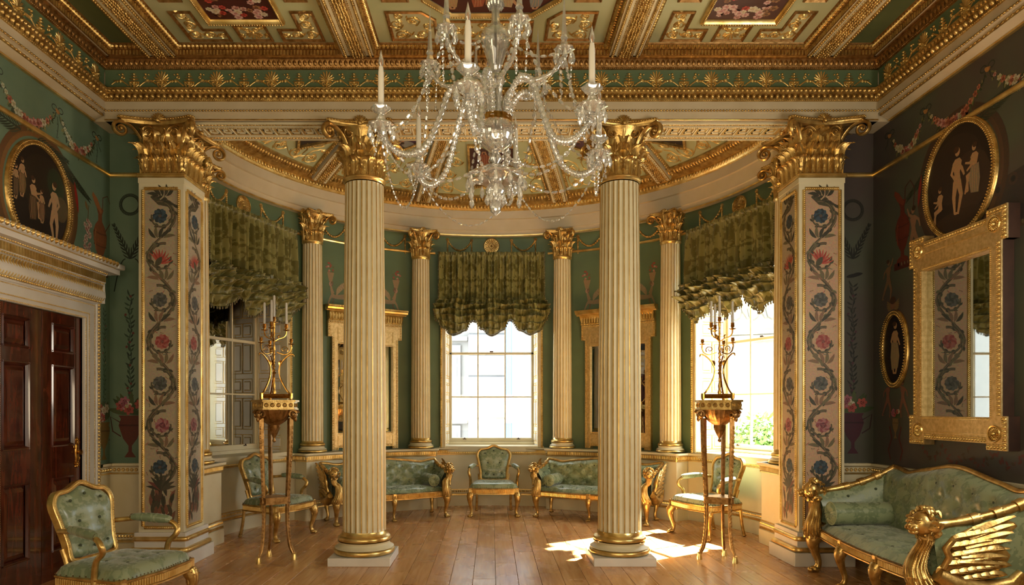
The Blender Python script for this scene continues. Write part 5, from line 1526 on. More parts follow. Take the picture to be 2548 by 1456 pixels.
def volute_g(r0, z0, r1, z1, R=.055, th=.018, wid=.03):
    """corner scroll in the x-z plane: sweeps from the bell out to the abacus corner"""
    t = np.linspace(0, 1, 14)
    x = r0 + (r1 - r0 - R * .1) * t ** 1.6; z = z0 + (z1 - z0) * np.sin(t * pi / 2) ** 1.1
    a = np.linspace(pi / 2, pi / 2 - 2 * pi * 1.5, 26); rr = R * (1 - .8 * np.linspace(0, 1, 26))
    cx, cz = x[-1], z[-1] - R
    X = np.concatenate([x[:-1], cx + rr * np.cos(a)]); Z = np.concatenate([z[:-1], cz + rr * np.sin(a)])
    P = np.stack([X, 0 * X, Z], 1); rad = np.concatenate([np.linspace(th * .6, th, 13), np.linspace(th, th * .4, 26)])
    V, F = tube(P, rad, 6, up=(0, 1, 0), flat=wid / th)
    g = G(); g.add((V, F)); g.add(BALL, sc=(th * .9, wid * 1.15, th * .9), t=(cx, 0, cz))
    # leaf clasping the stalk
    lf = acanthus((z1 - z0) * .8, wid * 1.1, .5, 8, 5); g.merge(lf, t=(r0 - .01, 0, z0 - .01), sc=(1, 1, 1))
    return g
def abacus_g(c, d, z0, z1, notch=.03):
    """concave-sided slab with clipped corners: c = corner distance along a side, d = mid-side distance"""
    pts = []
    for k in range(4):
        a = k * pi / 2; M = rot('z', a)[:2, :2]
        for y in np.linspace(-1, 1, 9):
            x = d + (c - d) * y * y; pts.append(M @ A([x, y * (c - notch)]))
    pts = A(pts); g = G(); n = len(pts); i = np.arange(n); j = (i + 1) % n
    zs = [(0.93, z0), (.95, z0 + .3 * (z1 - z0)), (.955, z0 + .45 * (z1 - z0)), (1.0, z0 + .6 * (z1 - z0)), (1.0, z1 - .004), (.98, z1)]
    V = np.concatenate([np.c_[pts * s, np.full(n, z)] for s, z in zs])
    g.add((V, [np.concatenate([np.stack([i + k * n, j + k * n, j + (k + 1) * n, i + (k + 1) * n], 1) for k in range(len(zs) - 1)]), i[::-1].reshape(1, -1), (i + (len(zs) - 1) * n).reshape(1, -1)]))
    # egg course on the top edge
    for k in range(n):
        p, q = pts[k], pts[(k + 1) % n]; L = np.linalg.norm(q - p)
        for t in (np.arange(max(1, int(L / .024))) + .5) / max(1, int(L / .024)):
            r = p + (q - p) * t; g.add(BALL_LO, sc=(.009, .009, .011), t=(r[0], r[1], z0 + .8 * (z1 - z0)))
    return g
def shell_g(s):
    g = G()
    for i in range(9):
        a = (i - 4) / 4 * 1.25
        g.add(tube([(0, 0, 0), (.006, sin(a) * s * .6, cos(a) * s * .6), (-.004, sin(a) * s, cos(a) * s)], [s * .05, s * .13, s * .10], 5))
    g.add(BALL, sc=(s * .35, s * .32, s * .32), t=(.01, 0, .0)); return g
def capital(parent, z0, H, rb, c, d, detail=True, back=None):
    """Corinthian capital as part of the column: bell and abacus, with leaves and volutes as sub-parts"""
    g = G()
    bell = [(rb, z0), (rb * 1.0, z0 + .1 * H), (rb * 1.02, z0 + .5 * H), (rb * 1.15, z0 + .72 * H), (rb * 1.42, z0 + .86 * H), (rb * 1.45, z0 + .885 * H), (0, z0 + .885 * H)]
    g.add(lathe(bell, 28)); g.merge(abacus_g(c, d, z0 + .885 * H, z0 + H, notch=c * .09))
    cap = obj('capital', g, GOLD, parent, 45)
    h1, h2 = .40 * H, .68 * H
    l1 = acanthus(h1, rb * .43, .46); l2 = acanthus(h2, rb * .40, .34)
    vo = volute_g(rb * .95, z0 * 0 + .42 * H, c * 1.30, .90 * H, .075 * H / .53 * 1.0, .026 * H / .53, .036 * H / .53)
    he = volute_g(0, 0, .50 * rb, .40 * H, .055 * H / .53, .011 * H / .53, .014 * H / .53)
    M1 = l1.mesh('acanthus_leaf', GOLD, 60); M2 = l2.mesh('acanthus_leaf', GOLD, 60); M3 = vo.mesh('volute', GOLD, 60)
    sh = shell_g(.085 * H / .53).mesh('shell', GOLD, 60)
    m4 = G()
    for s in (-1, 1): m4.merge(he, M=A([[0, -s, 0], [s, 0, 0], [0, 0, 1]]) if s > 0 else A([[0, 1, 0], [-1, 0, 0], [0, 0, 1]]), t=(rb * 1.12, s * .02, .48 * H))
    m4.add(tube([(rb * 1.05, 0, .5 * H), (rb * 1.2, 0, .75 * H), (rb * 1.35, 0, .9 * H)], [.012, .014, .02], 6))
    M4 = m4.mesh('helix', GOLD, 60)
    l3 = acanthus(.44 * H, rb * .26, .55, 9, 7); M5 = l3.mesh('acanthus_leaf', GOLD, 60)
    if not detail:
        gg = G()
        for i in range(8):
            gg.merge(l1, M=rot('z', (i + .5) * pi / 4), t=(rb * .97 * cos((i + .5) * pi / 4), rb * .97 * sin((i + .5) * pi / 4), z0)); gg.merge(l2, M=rot('z', i * pi / 4), t=(rb * .94 * cos(i * pi / 4), rb * .94 * sin(i * pi / 4), z0))
        for i in range(8): gg.merge(l3, M=rot('z', (i + .5) * pi / 4), t=(rb * 1.0 * cos((i + .5) * pi / 4), rb * 1.0 * sin((i + .5) * pi / 4), z0 + .42 * H))
        for i in range(4):
            gg.merge(vo, M=rot('z', pi / 4 + i * pi / 2), t=(0, 0, z0)); gg.merge(m4, M=rot('z', i * pi / 2), t=(0, 0, z0))
            gg.merge(shell_g(.085 * H / .53), M=rot('z', i * pi / 2), t=(d * cos(i * pi / 2), d * sin(i * pi / 2), z0 + .93 * H))
        obj('acanthus_ornament', gg, GOLD, cap, 60)
        return cap
    for i in range(8):
        a = (i + .5) * pi / 4; inst('acanthus_leaf', M1, cap, (rb * .97 * cos(a), rb * .97 * sin(a), z0), rot('z', a))
        inst('acanthus_leaf', M5, cap, (rb * 1.0 * cos(a), rb * 1.0 * sin(a), z0 + .42 * H), rot('z', a))
        a = i * pi / 4; inst('acanthus_leaf', M2, cap, (rb * .93 * cos(a), rb * .93 * sin(a), z0), rot('z', a))
    for i in range(4):
        inst('volute', M3, cap, (0, 0, z0), rot('z', pi / 4 + i * pi / 2)); inst('helix', M4, cap, (0, 0, z0), rot('z', i * pi / 2))
        a = i * pi / 2; inst('shell', sh, cap, (d * cos(a), d * sin(a), z0 + .94 * H), rot('z', a))
    return cap
def fluted_shaft(parent, z0, z1, r0, r1, nf, n_per=10):
    N = nf * n_per; zz = np.concatenate([[z0, z0 + .012], np.linspace(z0 + .03, z1 - .03, 14), [z1 - .012, z1]])
    k = np.arange(N) % n_per / n_per
    a = (np.arange(N) + .5) / N * 2 * pi
    fl = np.where((k > .25), 1, 0) * np.sin(np.clip((k - .28) / .72, 0, 1) * pi) ** .6
    rad = lambda z: r0 + (r1 - r0) * ((z - z0) / (z1 - z0)) ** 1.6
    V = []; dep = r0 * .062
    for z in zz:
        e = min(1.0, max(0, min(z - z0, z1 - z) - .005) / .025)
        r = rad(z) - dep * fl * sqrt(e)
        V.append(np.stack([r * np.cos(a), r * np.sin(a), 0 * a + z], 1))
    V = np.stack(V, 1).reshape(-1, 3); F = grid_faces(N, len(zz), cu=True)
    g = G(); g.add((V, F)); sh = obj('shaft', g, CREAM, parent, 60)
    # gilded fillets between the flutes
    gf = G()
    for i in range(nf):
        ac = (i + .17) / nf * 2 * pi; w = .15 / nf * 2 * pi
        aa = ac + np.array([-1, -.6, .6, 1]) * w; P = []
        for z in np.linspace(z0 + .0, z1, 12):
            r = rad(z); rr = r + np.array([-.004, .0025, .0025, -.004])
            P.append(np.stack([rr * np.cos(aa), rr * np.sin(aa), 0 * aa + z], 1))
        gf.add((np.concatenate(P), grid_faces(12, 4)))
    obj('gilded_fillets', gf, FILLET, sh, 60, kind='stuff')
    return sh
def attic_base(parent, z0, s, r, name='base', half=None):
    """torus, scotia, torus over a height s above z0 for a shaft of radius r"""
    def tor(rm, za, zb, n=7):
        t = np.linspace(-pi / 2, pi / 2, n); c = (za + zb) / 2; b = (zb - za) / 2
        return [(rm - b + b * cos(x) * 1.0, c + b * sin(x)) for x in t]
    g = G()
    R1, R2 = r * 1.40, r * 1.18
    g.add(lathe([(0, z0)] + tor(R1, z0, z0 + .26 * s), 48), 1)
    g.add(lathe([(R1 - .05 * r, z0 + .26 * s), (R1 - .05 * r, z0 + .30 * s), (R2 * 1.02, z0 + .38 * s), (R2 * .97, z0 + .46 * s), (R2 * 1.0, z0 + .55 * s), (R2 * 1.03, z0 + .56 * s)], 48), 0)
    g.add(lathe([(R2, z0 + .56 * s)] + tor(R2 * 1.03, z0 + .56 * s, z0 + .80 * s) + [(R2 * .97, z0 + .80 * s), (r * 1.05, z0 + .86 * s), (r * 1.01, z0 + s)], 48), 1)
    return obj(name, g, [CREAM, GOLDB], parent, 50)
def astragal(g, r, z, m=1):
    g.add(lathe([(r, z - .05), (r * 1.02, z - .045), (r * 1.04, z - .035), (r * 1.09, z - .03), (r * 1.12, z - .018), (r * 1.09, z - .006), (r * 1.02, z), (r * .95, z + .004)], 48), m)
def front_column():
    t = thing('fluted_column', 'white fluted Corinthian column with gilded fillets, left of the room\'s centre, between the settee and the painted pier', 'column', (-1.342, 7.22, 0), 0, 'free-standing columns')
    g = G(); g.add(cbox(-.317, .317, -.317, .317, 0, .085, .004)); obj('plinth', g, WHITE, t, 30)
    attic_base(t, .085, .235, .228)
    sh = fluted_shaft(t, .32, 3.95, .225, .199, 24)
    g = G(); astragal(g, .203, 4.01); g.merge(G()) if False else None; obj('necking', g, [CREAM, GOLDB], t, 50)
    capital(t, 4.01, .53, .200, .335, .255)
    return t
fc = front_column()
fc2 = copy_tree(fc, (1.352, 7.22, 0), 0, 'white fluted Corinthian column with gilded fillets and sunlit floor at its foot')
fc['label'] = 'white fluted Corinthian column with gilded fillets beside the torchere of the shaded side'
def bow_column(deg, label):
    p = math.radians(deg)
    t = thing('half_column', label, 'column', (3.42 * sin(p), YC + 3.42 * cos(p), 0), -p, 'small columns of the bow')
    attic_base(t, .96, .17, .150)
    fluted_shaft(t, 1.13, 4.00, .152, .135, 20, 8)
    g = G(); astragal(g, .138, 4.04); obj('necking', g, [CREAM, GOLDB], t, 50)
    capital(t, 4.04, .415, .138, .225, .17, detail=False)
    return t
b1 = bow_column(-50, 'small fluted column of the bow between the false window and the pier glass')
labs = {-19.5: 'small fluted column of the bow, shaded side of the middle window', 19.5: 'small fluted column of the bow, sunny side of the middle window',
        50: 'small fluted column of the bow between the pier glass and the sunlit window', -88.5: 'small fluted column of the bow mostly hidden behind the pier near the doors', 88.5: 'small fluted column of the bow mostly hidden behind the pier near the large sofa'}
for d_, l_ in labs.items():
    p = math.radians(d_); copy_tree(b1, (3.42 * sin(p), YC + 3.42 * cos(p), 0), -p, l_)

# ---- square piers with painted panels
def scroll_panel(w, z0, z1, col):
    """painted scrolling foliage on a tall panel of half width w"""
    P = Paint(); P.poly([(-w, z0), (w, z0), (w, z1), (-w, z1)], col, 0)
    rs = random.Random(2)
    V1, V2, V3 = '#524c38', '#413e2e', '#7d6c50'
    n = 7; step = .427; zt = 3.565; R0 = w * .86
    cs = [((.012 if i % 2 else -.012), zt - i * step) for i in range(n)]
    fl = ['blue', 'red', 'dark', 'red2', 'dark', 'pink', 'blue']
    # serpentine main stem with a scroll round every flower
    z = np.linspace(zt + .19, cs[-1][1] - .26, 150); ph = (zt - z) / step * pi
    X = np.cos(ph) * R0 * .96; P.stroke(np.stack([X, z], 1), .026 + .006 * np.sin(ph * 3), V1, 1); P.stroke(np.stack([X + .005, z], 1), .009, V3, 2)
    for k in range(3, 147, 4):
        an = atan2(z[k + 1] - z[k], X[k + 1] - X[k]); q = .75 if (k // 4) % 2 else -.75
        P.leaf(X[k], z[k], .052, .012, an + q, rs.choice([V1, V2, '#6f6a4c']), 2, -.5 * q); P.leaf(X[k], z[k], .035, .008, an - q, V3, 2, .5 * q)
    for i, (x, zc) in enumerate(cs):
        s = 1 if i % 2 == 0 else -1
        a = np.linspace(pi * .42, pi * 2.05, 34); r = R0 * np.linspace(.98, .58, 34)
        XX = x + s * r * np.cos(a) * -1 * -1 * -1; ZZ = zc + r * np.sin(a) * 1.05
        P.stroke(np.stack([XX, ZZ], 1), np.linspace(.028, .015, 34), V1, 1); P.stroke(np.stack([XX + .004, ZZ], 1), np.linspace(.008, .004, 34), V3, 2)
        for k in range(3, 33, 5):
            an = atan2(ZZ[k + 1] - ZZ[k], XX[k + 1] - XX[k]); P.leaf(XX[k], ZZ[k], .042, .010, an + .8, V2, 2, -.4); P.leaf(XX[k], ZZ[k], .042, .010, an - .8, V1, 2, .4)
        # curling tuft where the scroll leaves the stem
        for k in range(5): P.leaf(-s * w * .15 + s * .02 * k, zc + step / 2 - .01, .11, .018, pi / 2 + s * (.9 - .5 * k), rs.choice([V1, V2, '#75694c', '#8a6a50']), 3, s * .5)
        c = {'blue': ('#2c3a42', '#6a5240', '#3f525e'), 'red': ('#a83a2e', '#5a4a34', '#bd5a48'), 'dark': ('#4c4c46', '#2f302c', '#66655e'), 'red2': ('#9c403a', '#6a3a34', '#b0655a'), 'pink': ('#93484e', '#6a343c', '#ae7674')}[fl[i]]
        if fl[i] == 'red':
            for k in range(9): P.leaf(x - .05, zc - .05, .15 - .004 * k, .011, -.25 + k * .26, c[0] if k % 2 else c[2], 3, .45)
            P.leaf(x - .07, zc - .09, .12, .03, 1.0, V1, 3)
        else:
            P.flower(x, zc, .074, c[0], c[1], 11, 3, c[2]); P.flower(x, zc, .040, c[2], c[1], 7, 4, c[0])
            if fl[i] in ('red2', 'pink'): P.leaf(x - .05, zc - .06, .10, .03, .9, V1, 2)
    # acanthus clump at the foot
    for k in range(30):
        x = rs.uniform(-w * .66, w * .66); z = z0 + .02 + rs.uniform(0, .32); P.leaf(x, z, rs.uniform(.09, .15), .020, pi / 2 + rs.uniform(-.25, .25) + x * 1.5, rs.choice([V1, V2, '#7c5840', '#5a4434', '#8a5a44']), 2, rs.uniform(-.3, .3))
    for k in range(-4, 5): P.leaf(0, z0 + .36, .20 - .012 * abs(k), .017, pi / 2 - k * .24, rs.choice(['#7a4438', V2, V1]), 3, k * -.08)
    for k in range(60):
        x, z = rs.uniform(-w * .92, w * .92), rs.uniform(z0 + .3, z1 - .02); P.leaf(x, z, .035, .004, rs.uniform(0, 6.28), rs.choice(['#9a7450', '#8a6a58', '#6a6a5c', '#a8604c']), 1, .5); P.ell(x, z, .006, .006, '#8f5c4a', 1, 0, 6)
    P.stroke([(-w * .5, z1 - .05), (-w * .1, z1 - .13), (w * .5, z1 - .16)], [.07, .05, .03], V1, 2)
    for k in range(7): P.leaf(-w * .5 + k * .04, z1 - .08 - k * .012, .07, .014, .8 - .3 * k, V2, 3)
    return P
def pier(sx, label):
    cx = 3.368 * sx; t = thing('tapestry_pier', label, 'column', (cx, 7.20, 0), 0, 'square piers at the ends of the column screen')
    h = .232
    g = G(); g.add(cbox(-h, h, -h, .26, .33, 3.96, .003))
    sh = obj('shaft', g, CREAM, t, 30)
    # base
    g = G(); g.add(cbox(-h - .075, h + .075, -h - .075, .34, 0, .14, .004), 0); g.add(cbox(-h - .03, h + .03, -h - .03, .30, .14, .34, .003), 0)
    def tor(o, za, zb, m):
        tt = np.linspace(-pi / 2, pi / 2, 7); b = (zb - za) / 2; pr = [(o - .05, za)] + [(o + b * cos(x) * .9, (za + zb) / 2 + b * sin(x)) for x in tt] + [(o - .05, zb)]
        for (p, q, n) in (((-h, -h), (h, -h), (0, -1)), ((h, -h), (h, .27), (1, 0)), ((-h, .27), (-h, -h), (-1, 0))): g.add(sweep(Line(p, q, n), pr), m)
        for sx_ in (-1, 1): g.add(corner(pr, (sx_ * h, -h), (sx_, 0), (0, -1)), m)
    tor(.055, .14, .19, 1); tor(.035, .25, .30, 1); tor(.012, .305, .33, 1)
    obj('base', g, [WHITE, GOLDB], t, 40)
    # cap moulding
    g = G(); g.add(cbox(-h - .006, h + .006, -h - .006, .26, 3.90, 3.955, .003), 0); g.add(cbox(-h - .022, h + .022, -h - .022, .26, 3.955, 3.985, .01), 1); g.add(cbox(-h - .012, h + .012, -h - .012, .26, 3.985, 4.0, .004), 1)
    obj('necking', g, [CREAM, GOLDB], t, 40)
    # panels on the three faces
    w = .170; z0, z1 = .40, 3.83
    col = '#cba684' if sx > 0 else '#b8a688'
    faces = [('front', (0, -h, 0), (1, 0, 0), (0, -1, 0))] + [('inner', (-sx * h, 0.0, 0), (0, -1 * -sx * 1.0, 0), (-sx, 0, 0))]
    faces.append(('outer', (sx * h, 0, 0), (0, 1, 0), (sx, 0, 0)))
    for nm, o, eu, en in faces:
        mp = plane_map(o, eu, (0, 0, 1), en); P = scroll_panel(w, z0, z1, col if nm != 'inner' else '#bfae94')
        gf = G()
        for (p, q, nn) in (((-w, z1), (w, z1), (0, -1)), ((w, z1), (w, z0), (-1, 0)), ((w, z0), (-w, z0), (0, 1)), ((-w, z0), (-w, z1), (1, 0))):
            L = Line(p, q, nn); gf.add(sweep(L, [(-.028, 0), (-.028, .012), (-.018, .016), (-.004, .014), (.004, .004), (.004, 0)])); row(gf, L, TWIST, .020, -.012, .015, (.013, .010, .008))
        fo = obj('panel_frame', gf.map(mp), GOLDB, sh, 60)
        obj('painted_panel', P.map(mp), PAINTM, sh, 0)
    # capital: two rows of acanthus on a square bell, corner volutes
    z0c, H = 4.0, .54; g = G()
    g.add(cbox(-h * .95, h * .95, -h * .95, .24, z0c, z0c + .9 * H, .01)); g.merge(abacus_g(.385, .30, z0c + .885 * H, z0c + H, .035))
    cap = obj('capital', g, GOLD, t, 45)
    l1 = acanthus(.40 * H, .062).mesh('acanthus_leaf', GOLD, 60); l2 = acanthus(.66 * H, .062, .36).mesh('acanthus_leaf', GOLD, 60)
    l3 = acanthus(.42 * H, .045, .55, 9, 7).mesh('acanthus_leaf', GOLD, 60)
    vo = volute_g(.26, .42 * H, .385 * 1.30, .90 * H, .078, .021, .032).mesh('volute', GOLD, 60)
    hx = volute_g(0, 0, .13, .42 * H, .058, .012, .015); m4 = G()
    for s in (-1, 1): m4.merge(hx, M=A([[0, -s, 0], [s, 0, 0], [0, 0, 1]]), t=(.262, s * .012, .46 * H))
    hm = m4.mesh('helix', GOLD, 60); sm = shell_g(.08).mesh('shell', GOLD, 60)
    for a, on in ((-pi / 2, 1), (0, 1), (pi, 1)):
        M = rot('z', a); dd = h * .95
        for y in (-.175, -.058, .058, .175): inst('acanthus_leaf', l1, cap, M @ A([dd, y, z0c]), M)
        for y in (-.175, -.06, .06, .175): inst('acanthus_leaf', l3, cap, M @ A([dd + .01, y, z0c + .44 * H]), M)
        for y in (-.115, 0, .115): inst('acanthus_leaf', l2, cap, M @ A([dd - .008, y, z0c]), M)
        inst('helix', hm, cap, M @ A([-.02, 0, z0c]), M); inst('shell', sm, cap, M @ A([.30, 0, z0c + .94 * H]), M)
    for a in (-pi / 4, -3 * pi / 4, pi / 4, 3 * pi / 4):
        inst('volute', vo, cap, (0, 0, z0c), rot('z', a))
    for a in (-pi / 4, -3 * pi / 4):
        M = rot('z', a); inst('acanthus_leaf', l2, cap, M @ A([.285, 0, z0c]), M)
    return t
pier(-1, 'square pier painted with scrolling foliage beside the mahogany doors')
pier(1, 'square pier painted with scrolling foliage beside the large winged sofa')
# ================================================================== MIRRORS AND FURNITURE
def eared_frame_pts(w, zb, zt, ew, eh):
    """outline of a frame with square ears at the four corners"""
    return [(-w - ew, zb), (-w + .0 + .12, zb), (-w + .12, zb + ew * .9), (w - .12, zb + ew * .9), (w - .12, zb), (w + ew, zb), (w + ew, zb + eh), (w, zb + eh), (w, zt - eh), (w + ew, zt - eh), (w + ew, zt),
            (w - .12, zt), (w - .12, zt - ew * .9), (-w + .12, zt - ew * .9), (-w + .12, zt), (-w - ew, zt), (-w - ew, zt - eh), (-w, zt - eh), (-w, zb + eh), (-w - ew, zb + eh)]
def poly_edge_row(g, pts, unit, pitch, sc, inset, h, closed=True):
    """small pieces along a polygon in the (u, v) plane, h above it"""
    P = A(pts); n = len(P); ar = .5 * sum(P[i][0] * P[(i + 1) % n][1] - P[(i + 1) % n][0] * P[i][1] for i in range(n)); sg = 1 if ar > 0 else -1
    V0, F0 = unit; V0 = A(V0) * A(sc)
    for i in range(n if closed else n - 1):
        a, b = P[i], P[(i + 1) % n]; d = b - a; L = np.linalg.norm(d)
        if L < pitch * .6: continue
        d = d / L; nr = A([-d[1], d[0]]) * sg; m_ = max(1, int(round(L / pitch)))
        for s in (np.arange(m_) + .5) / m_ * L:
            c = a + d * s + nr * inset
            V = np.stack([c[0] + V0[:, 0] * d[0] + V0[:, 2] * nr[0], c[1] + V0[:, 0] * d[1] + V0[:, 2] * nr[1], h + V0[:, 1]], 1)
            g.add((V, F0))
def ring_prism(outer, inner, h0, h1):
    """flat frame between two rectangles is awkward for eared outlines: build it as an n-gon with a slit"""
    o = list(outer); i_ = list(inner)
    tri = mathutils.geometry.tessellate_polygon([[mathutils.Vector((x, y, 0)) for x, y in o], [mathutils.Vector((x, y, 0)) for x, y in i_]])
    P = A(o + i_); g = G(); g.add((np.c_[P, np.full(len(P), h1)], np.array(tri)))
    for L in (A(outer), A(inner)):
        m_ = len(L); i = np.arange(m_); j = (i + 1) % m_
        g.add((np.concatenate([np.c_[L, np.full(m_, h0)], np.c_[L, np.full(m_, h1)]]), np.stack([i, j, j + m_, i + m_], 1)))
    return g
# ---- large gilded mirror on the right wall
def big_mirror():
    ya, yb, z0, z1 = 5.27, 6.50, 1.27, 3.19; cy_ = (ya + yb) / 2; hw = (yb - ya) / 2
    t = thing('wall_mirror', 'large gilded mirror with square corner ears on the dark wall above the winged sofa', 'mirror', (4.08, cy_, 2.2))
    mp = plane_map((0, 0, -2.2), (0, -1, 0), (0, 0, 1), (-1, 0, 0))
    w = hw - .06
    out = [(-hw, z0), (-w + .14, z0), (-w + .14, z0 + .06), (w - .14, z0 + .06), (w - .14, z0 - .02), (hw, z0 - .02), (hw, z0 + .30), (w, z0 + .30), (w, z1 - .26), (hw, z1 - .26), (hw, z1), (w - .14, z1), (w - .14, z1 - .07), (-w + .14, z1 - .07), (-w + .14, z1), (-hw, z1), (-hw, z1 - .30), (-w, z1 - .30), (-w, z0 + .30), (-hw, z0 + .30)]
    out = [(-hw, z0), (-w + .16, z0), (-w + .16, z0 + .05), (w - .16, z0 + .05), (w - .16, z0), (hw, z0), (hw, z0 + .27), (w, z0 + .27), (w, z1 - .27), (hw, z1 - .27), (hw, z1), (w - .16, z1), (w - .16, z1 - .06), (-w + .16, z1 - .06), (-w + .16, z1), (-hw, z1), (-hw, z1 - .27), (-w, z1 - .27), (-w, z0 + .27), (-hw, z0 + .27)]
    iw, iz0, iz1 = .43, z0 + .26, z1 - .32
    inn = [(-iw, iz0), (iw, iz0), (iw, iz1), (-iw, iz1)]
    g = ring_prism(out, inn, .008, .105)
    fr = obj('gilded_frame', g.map(mp), GOLDM, t, 0)
    g = G(); n = len(out)
    g.add((np.concatenate([np.c_[A(out), np.full(n, .0)], np.c_[A(out) * 1.0, np.full(n, .085)]]), np.stack([np.arange(n), (np.arange(n) + 1) % n, (np.arange(n) + 1) % n + n, np.arange(n) + n], 1)))
    gg = G()
    poly_edge_row(gg, out, EGG, .034, (.013, .016, .013), .022, .104); poly_edge_row(gg, out, BALL_LO, .017, (.006, .006, .006), .045, .106)
    poly_edge_row(gg, inn, BALL_LO, .016, (.007, .007, .007), -.014, .105)
    for z in (iz1 + .02, iz1 + .15, iz0 - .02, iz0 - .14): gg.add(box(-iw, iw, z - .003, z + .003, .104, .112))
    for z in (iz1 + .085,):
        for x in np.arange(-iw, iw, .016): gg.add(BALL_LO, sc=(.006, .006, .005), t=(x, z + .065, .106))
    obj('carved_edge', gg.map(mp), GOLDB, fr, 60, kind='stuff')
    for x in (-hw + .13, hw - .13):
        for z in (z0 + .13, z1 - .13):
            r = G(); 
            for k in range(16):
                a = k * pi / 8; r.add(rblob(x + .04 * cos(a), z + .04 * sin(a), .018, .009, a, .016, 6), t=(0, 0, .104))
            r.add(rblob(x, z, .018, .018, 0, .03, 8), t=(0, 0, .104)); rf = oval_frame(.058, .058, .012, [(0, .0), (0, .012), (.008, .014), (.012, .0)], 24); r.merge(rf, t=(x, z, .104))
            obj('corner_rosette', r.map(mp), GOLDB, fr, 60)
    g = G(); g.add(box(-iw - .01, iw + .01, iz0 - .01, iz1 + .01, .03, .055)); obj('mirror_glass', g.map(mp), MIRRORD, t, 0)
    g = G(); g.add(box(-w + .03, w - .03, z0 + .07, z1 - .08, 0, .02)); obj('back_board', g.map(mp), WOODBACK, t, 0)
    # thick dark sides of the frame
    g = ring_prism([(x * 1.0, z) for x, z in out], [(x * .97, (z - 2.2) * .98 + 2.2) for x, z in out][::1], .0, .0) if False else G()
    n = len(out); O = A(out); g.add((np.concatenate([np.c_[O * A([1.002, 1]), np.full(n, .002)], np.c_[O * A([1.002, 1]), np.full(n, .092)]]), np.stack([np.arange(n), (np.arange(n) + 1) % n, (np.arange(n) + 1) % n + n, np.arange(n) + n], 1)))
    obj('frame_side', g.map(mp), WOODBACK, t, 0)
big_mirror()

# ---- pier glasses of the bow
def pier_glass(deg, label):
    p = math.radians(deg); out = A([sin(p), cos(p), 0]); tt_ = A([cos(p), -sin(p), 0]); o = A([0, YC, 0]) + out * 3.46
    t = thing('pier_glass', label, 'mirror', (o[0], o[1], .965), 0, 'pier glasses of the bow')
    mp = plane_map((0, 0, -.965), tt_, (0, 0, 1), -out)
    w, e, z0, z1 = .55, .065, .97, 2.93
    outl = [(-w, z0), (-w + .10, z0), (-w + .10, z0 + .04), (w - .10, z0 + .04), (w - .10, z0), (w, z0), (w, z1 - .24), (w + e, z1 - .24), (w + e, z1), (-w - e, z1), (-w - e, z1 - .24), (-w, z1 - .24)]
    iw, a, b = .46, z0 + .26, z1 - .34
    inn = [(-iw, a), (iw, a), (iw, b), (-iw, b)]
    g = ring_prism(outl, inn, -.05, .05)
    # cornice and fluted frieze of the pediment
    L = Line((-w - e + .0, 0), (w + e, 0), (0, 1))
    prf = [(0, z1), (.02, z1), (.02, z1 + .02), (.012, z1 + .05), (.02, z1 + .10), (.05, z1 + .135), (.06, z1 + .14), (.07, z1 + .155), (.115, z1 + .165), (.125, z1 + .19), (.14, z1 + .20), (.14, z1 + .225), (0, z1 + .235)]
    def up(V): return np.stack([V[:, 0], V[:, 2], V[:, 1] + .05 - .0], 1)
    gc = G(); gc.add(sweep(Line((-w - e - .05, 0), (w + e + .05, 0), (0, 1)), prf[6:] + [(0, z1 + .15)])); gc.add(sweep(L, prf[:7])); gc.add(box(-w - e, w + e, -.05, .01, z1, z1 + .22))
    fr = obj('gilded_frame', g.map(mp), GOLDM, t, 0)
    cg = G(); cg.merge(gc.map(up)); obj('cornice', cg.map(mp), GOLDB, t, 30)
    gg = G(); row(gg, L, FLUTE, .046, .022, z1 + .075, (.015, .018, .05)); row(gg, Line((-w - e - .04, 0), (w + e + .04, 0), (0, 1)), LEAF, .04, .13, z1 + .21, (.018, .016, .016)); row(gg, L, EGG, .026, .018, z1 + .012, (.010, .012, .010))
    gg = gg.map(up)
    poly_edge_row(gg, outl, EGG, .026, (.010, .014, .010), .016, .05); poly_edge_row(gg, outl, BALL_LO, .014, (.005, .005, .005), .034, .052)
    poly_edge_row(gg, inn, BALL_LO, .014, (.006, .007, .006), -.012, .05)
    for (x0, x1, y0, y1) in ((-iw, iw, b + .05, b + .22), (-iw, iw, a - .22, a - .05)):
        for (q0, q1) in (((x0, y0), (x1, y0)), ((x1, y0), (x1, y1)), ((x1, y1), (x0, y1)), ((x0, y1), (x0, y0))):
            c, d = sorted((q0[0], q1[0])), sorted((q0[1], q1[1])); gg.add(box(c[0] - .003, c[1] + .003, d[0] - .003, d[1] + .003, .048, .058))
    obj('carved_edge', gg.map(mp), GOLDB, fr, 60, kind='stuff')
    gm = G(); gm.add(box(-iw - .01, iw + .01, a - .01, b + .01, .0, .012)); obj('mirror_glass', gm.map(mp), MIRROR, t, 0)
    gb = G(); gb.add(box(-w + .01, w - .01, z0 + .05, z1 - .02, -.055, -.03)); obj('back_board', gb.map(mp), WOODBACK, t, 0)
pier_glass(-34.75, 'tall gilded pier glass with fluted cornice behind the column of the shaded side')
pier_glass(34.75, 'tall gilded pier glass with fluted cornice behind the column of the sunlit side')

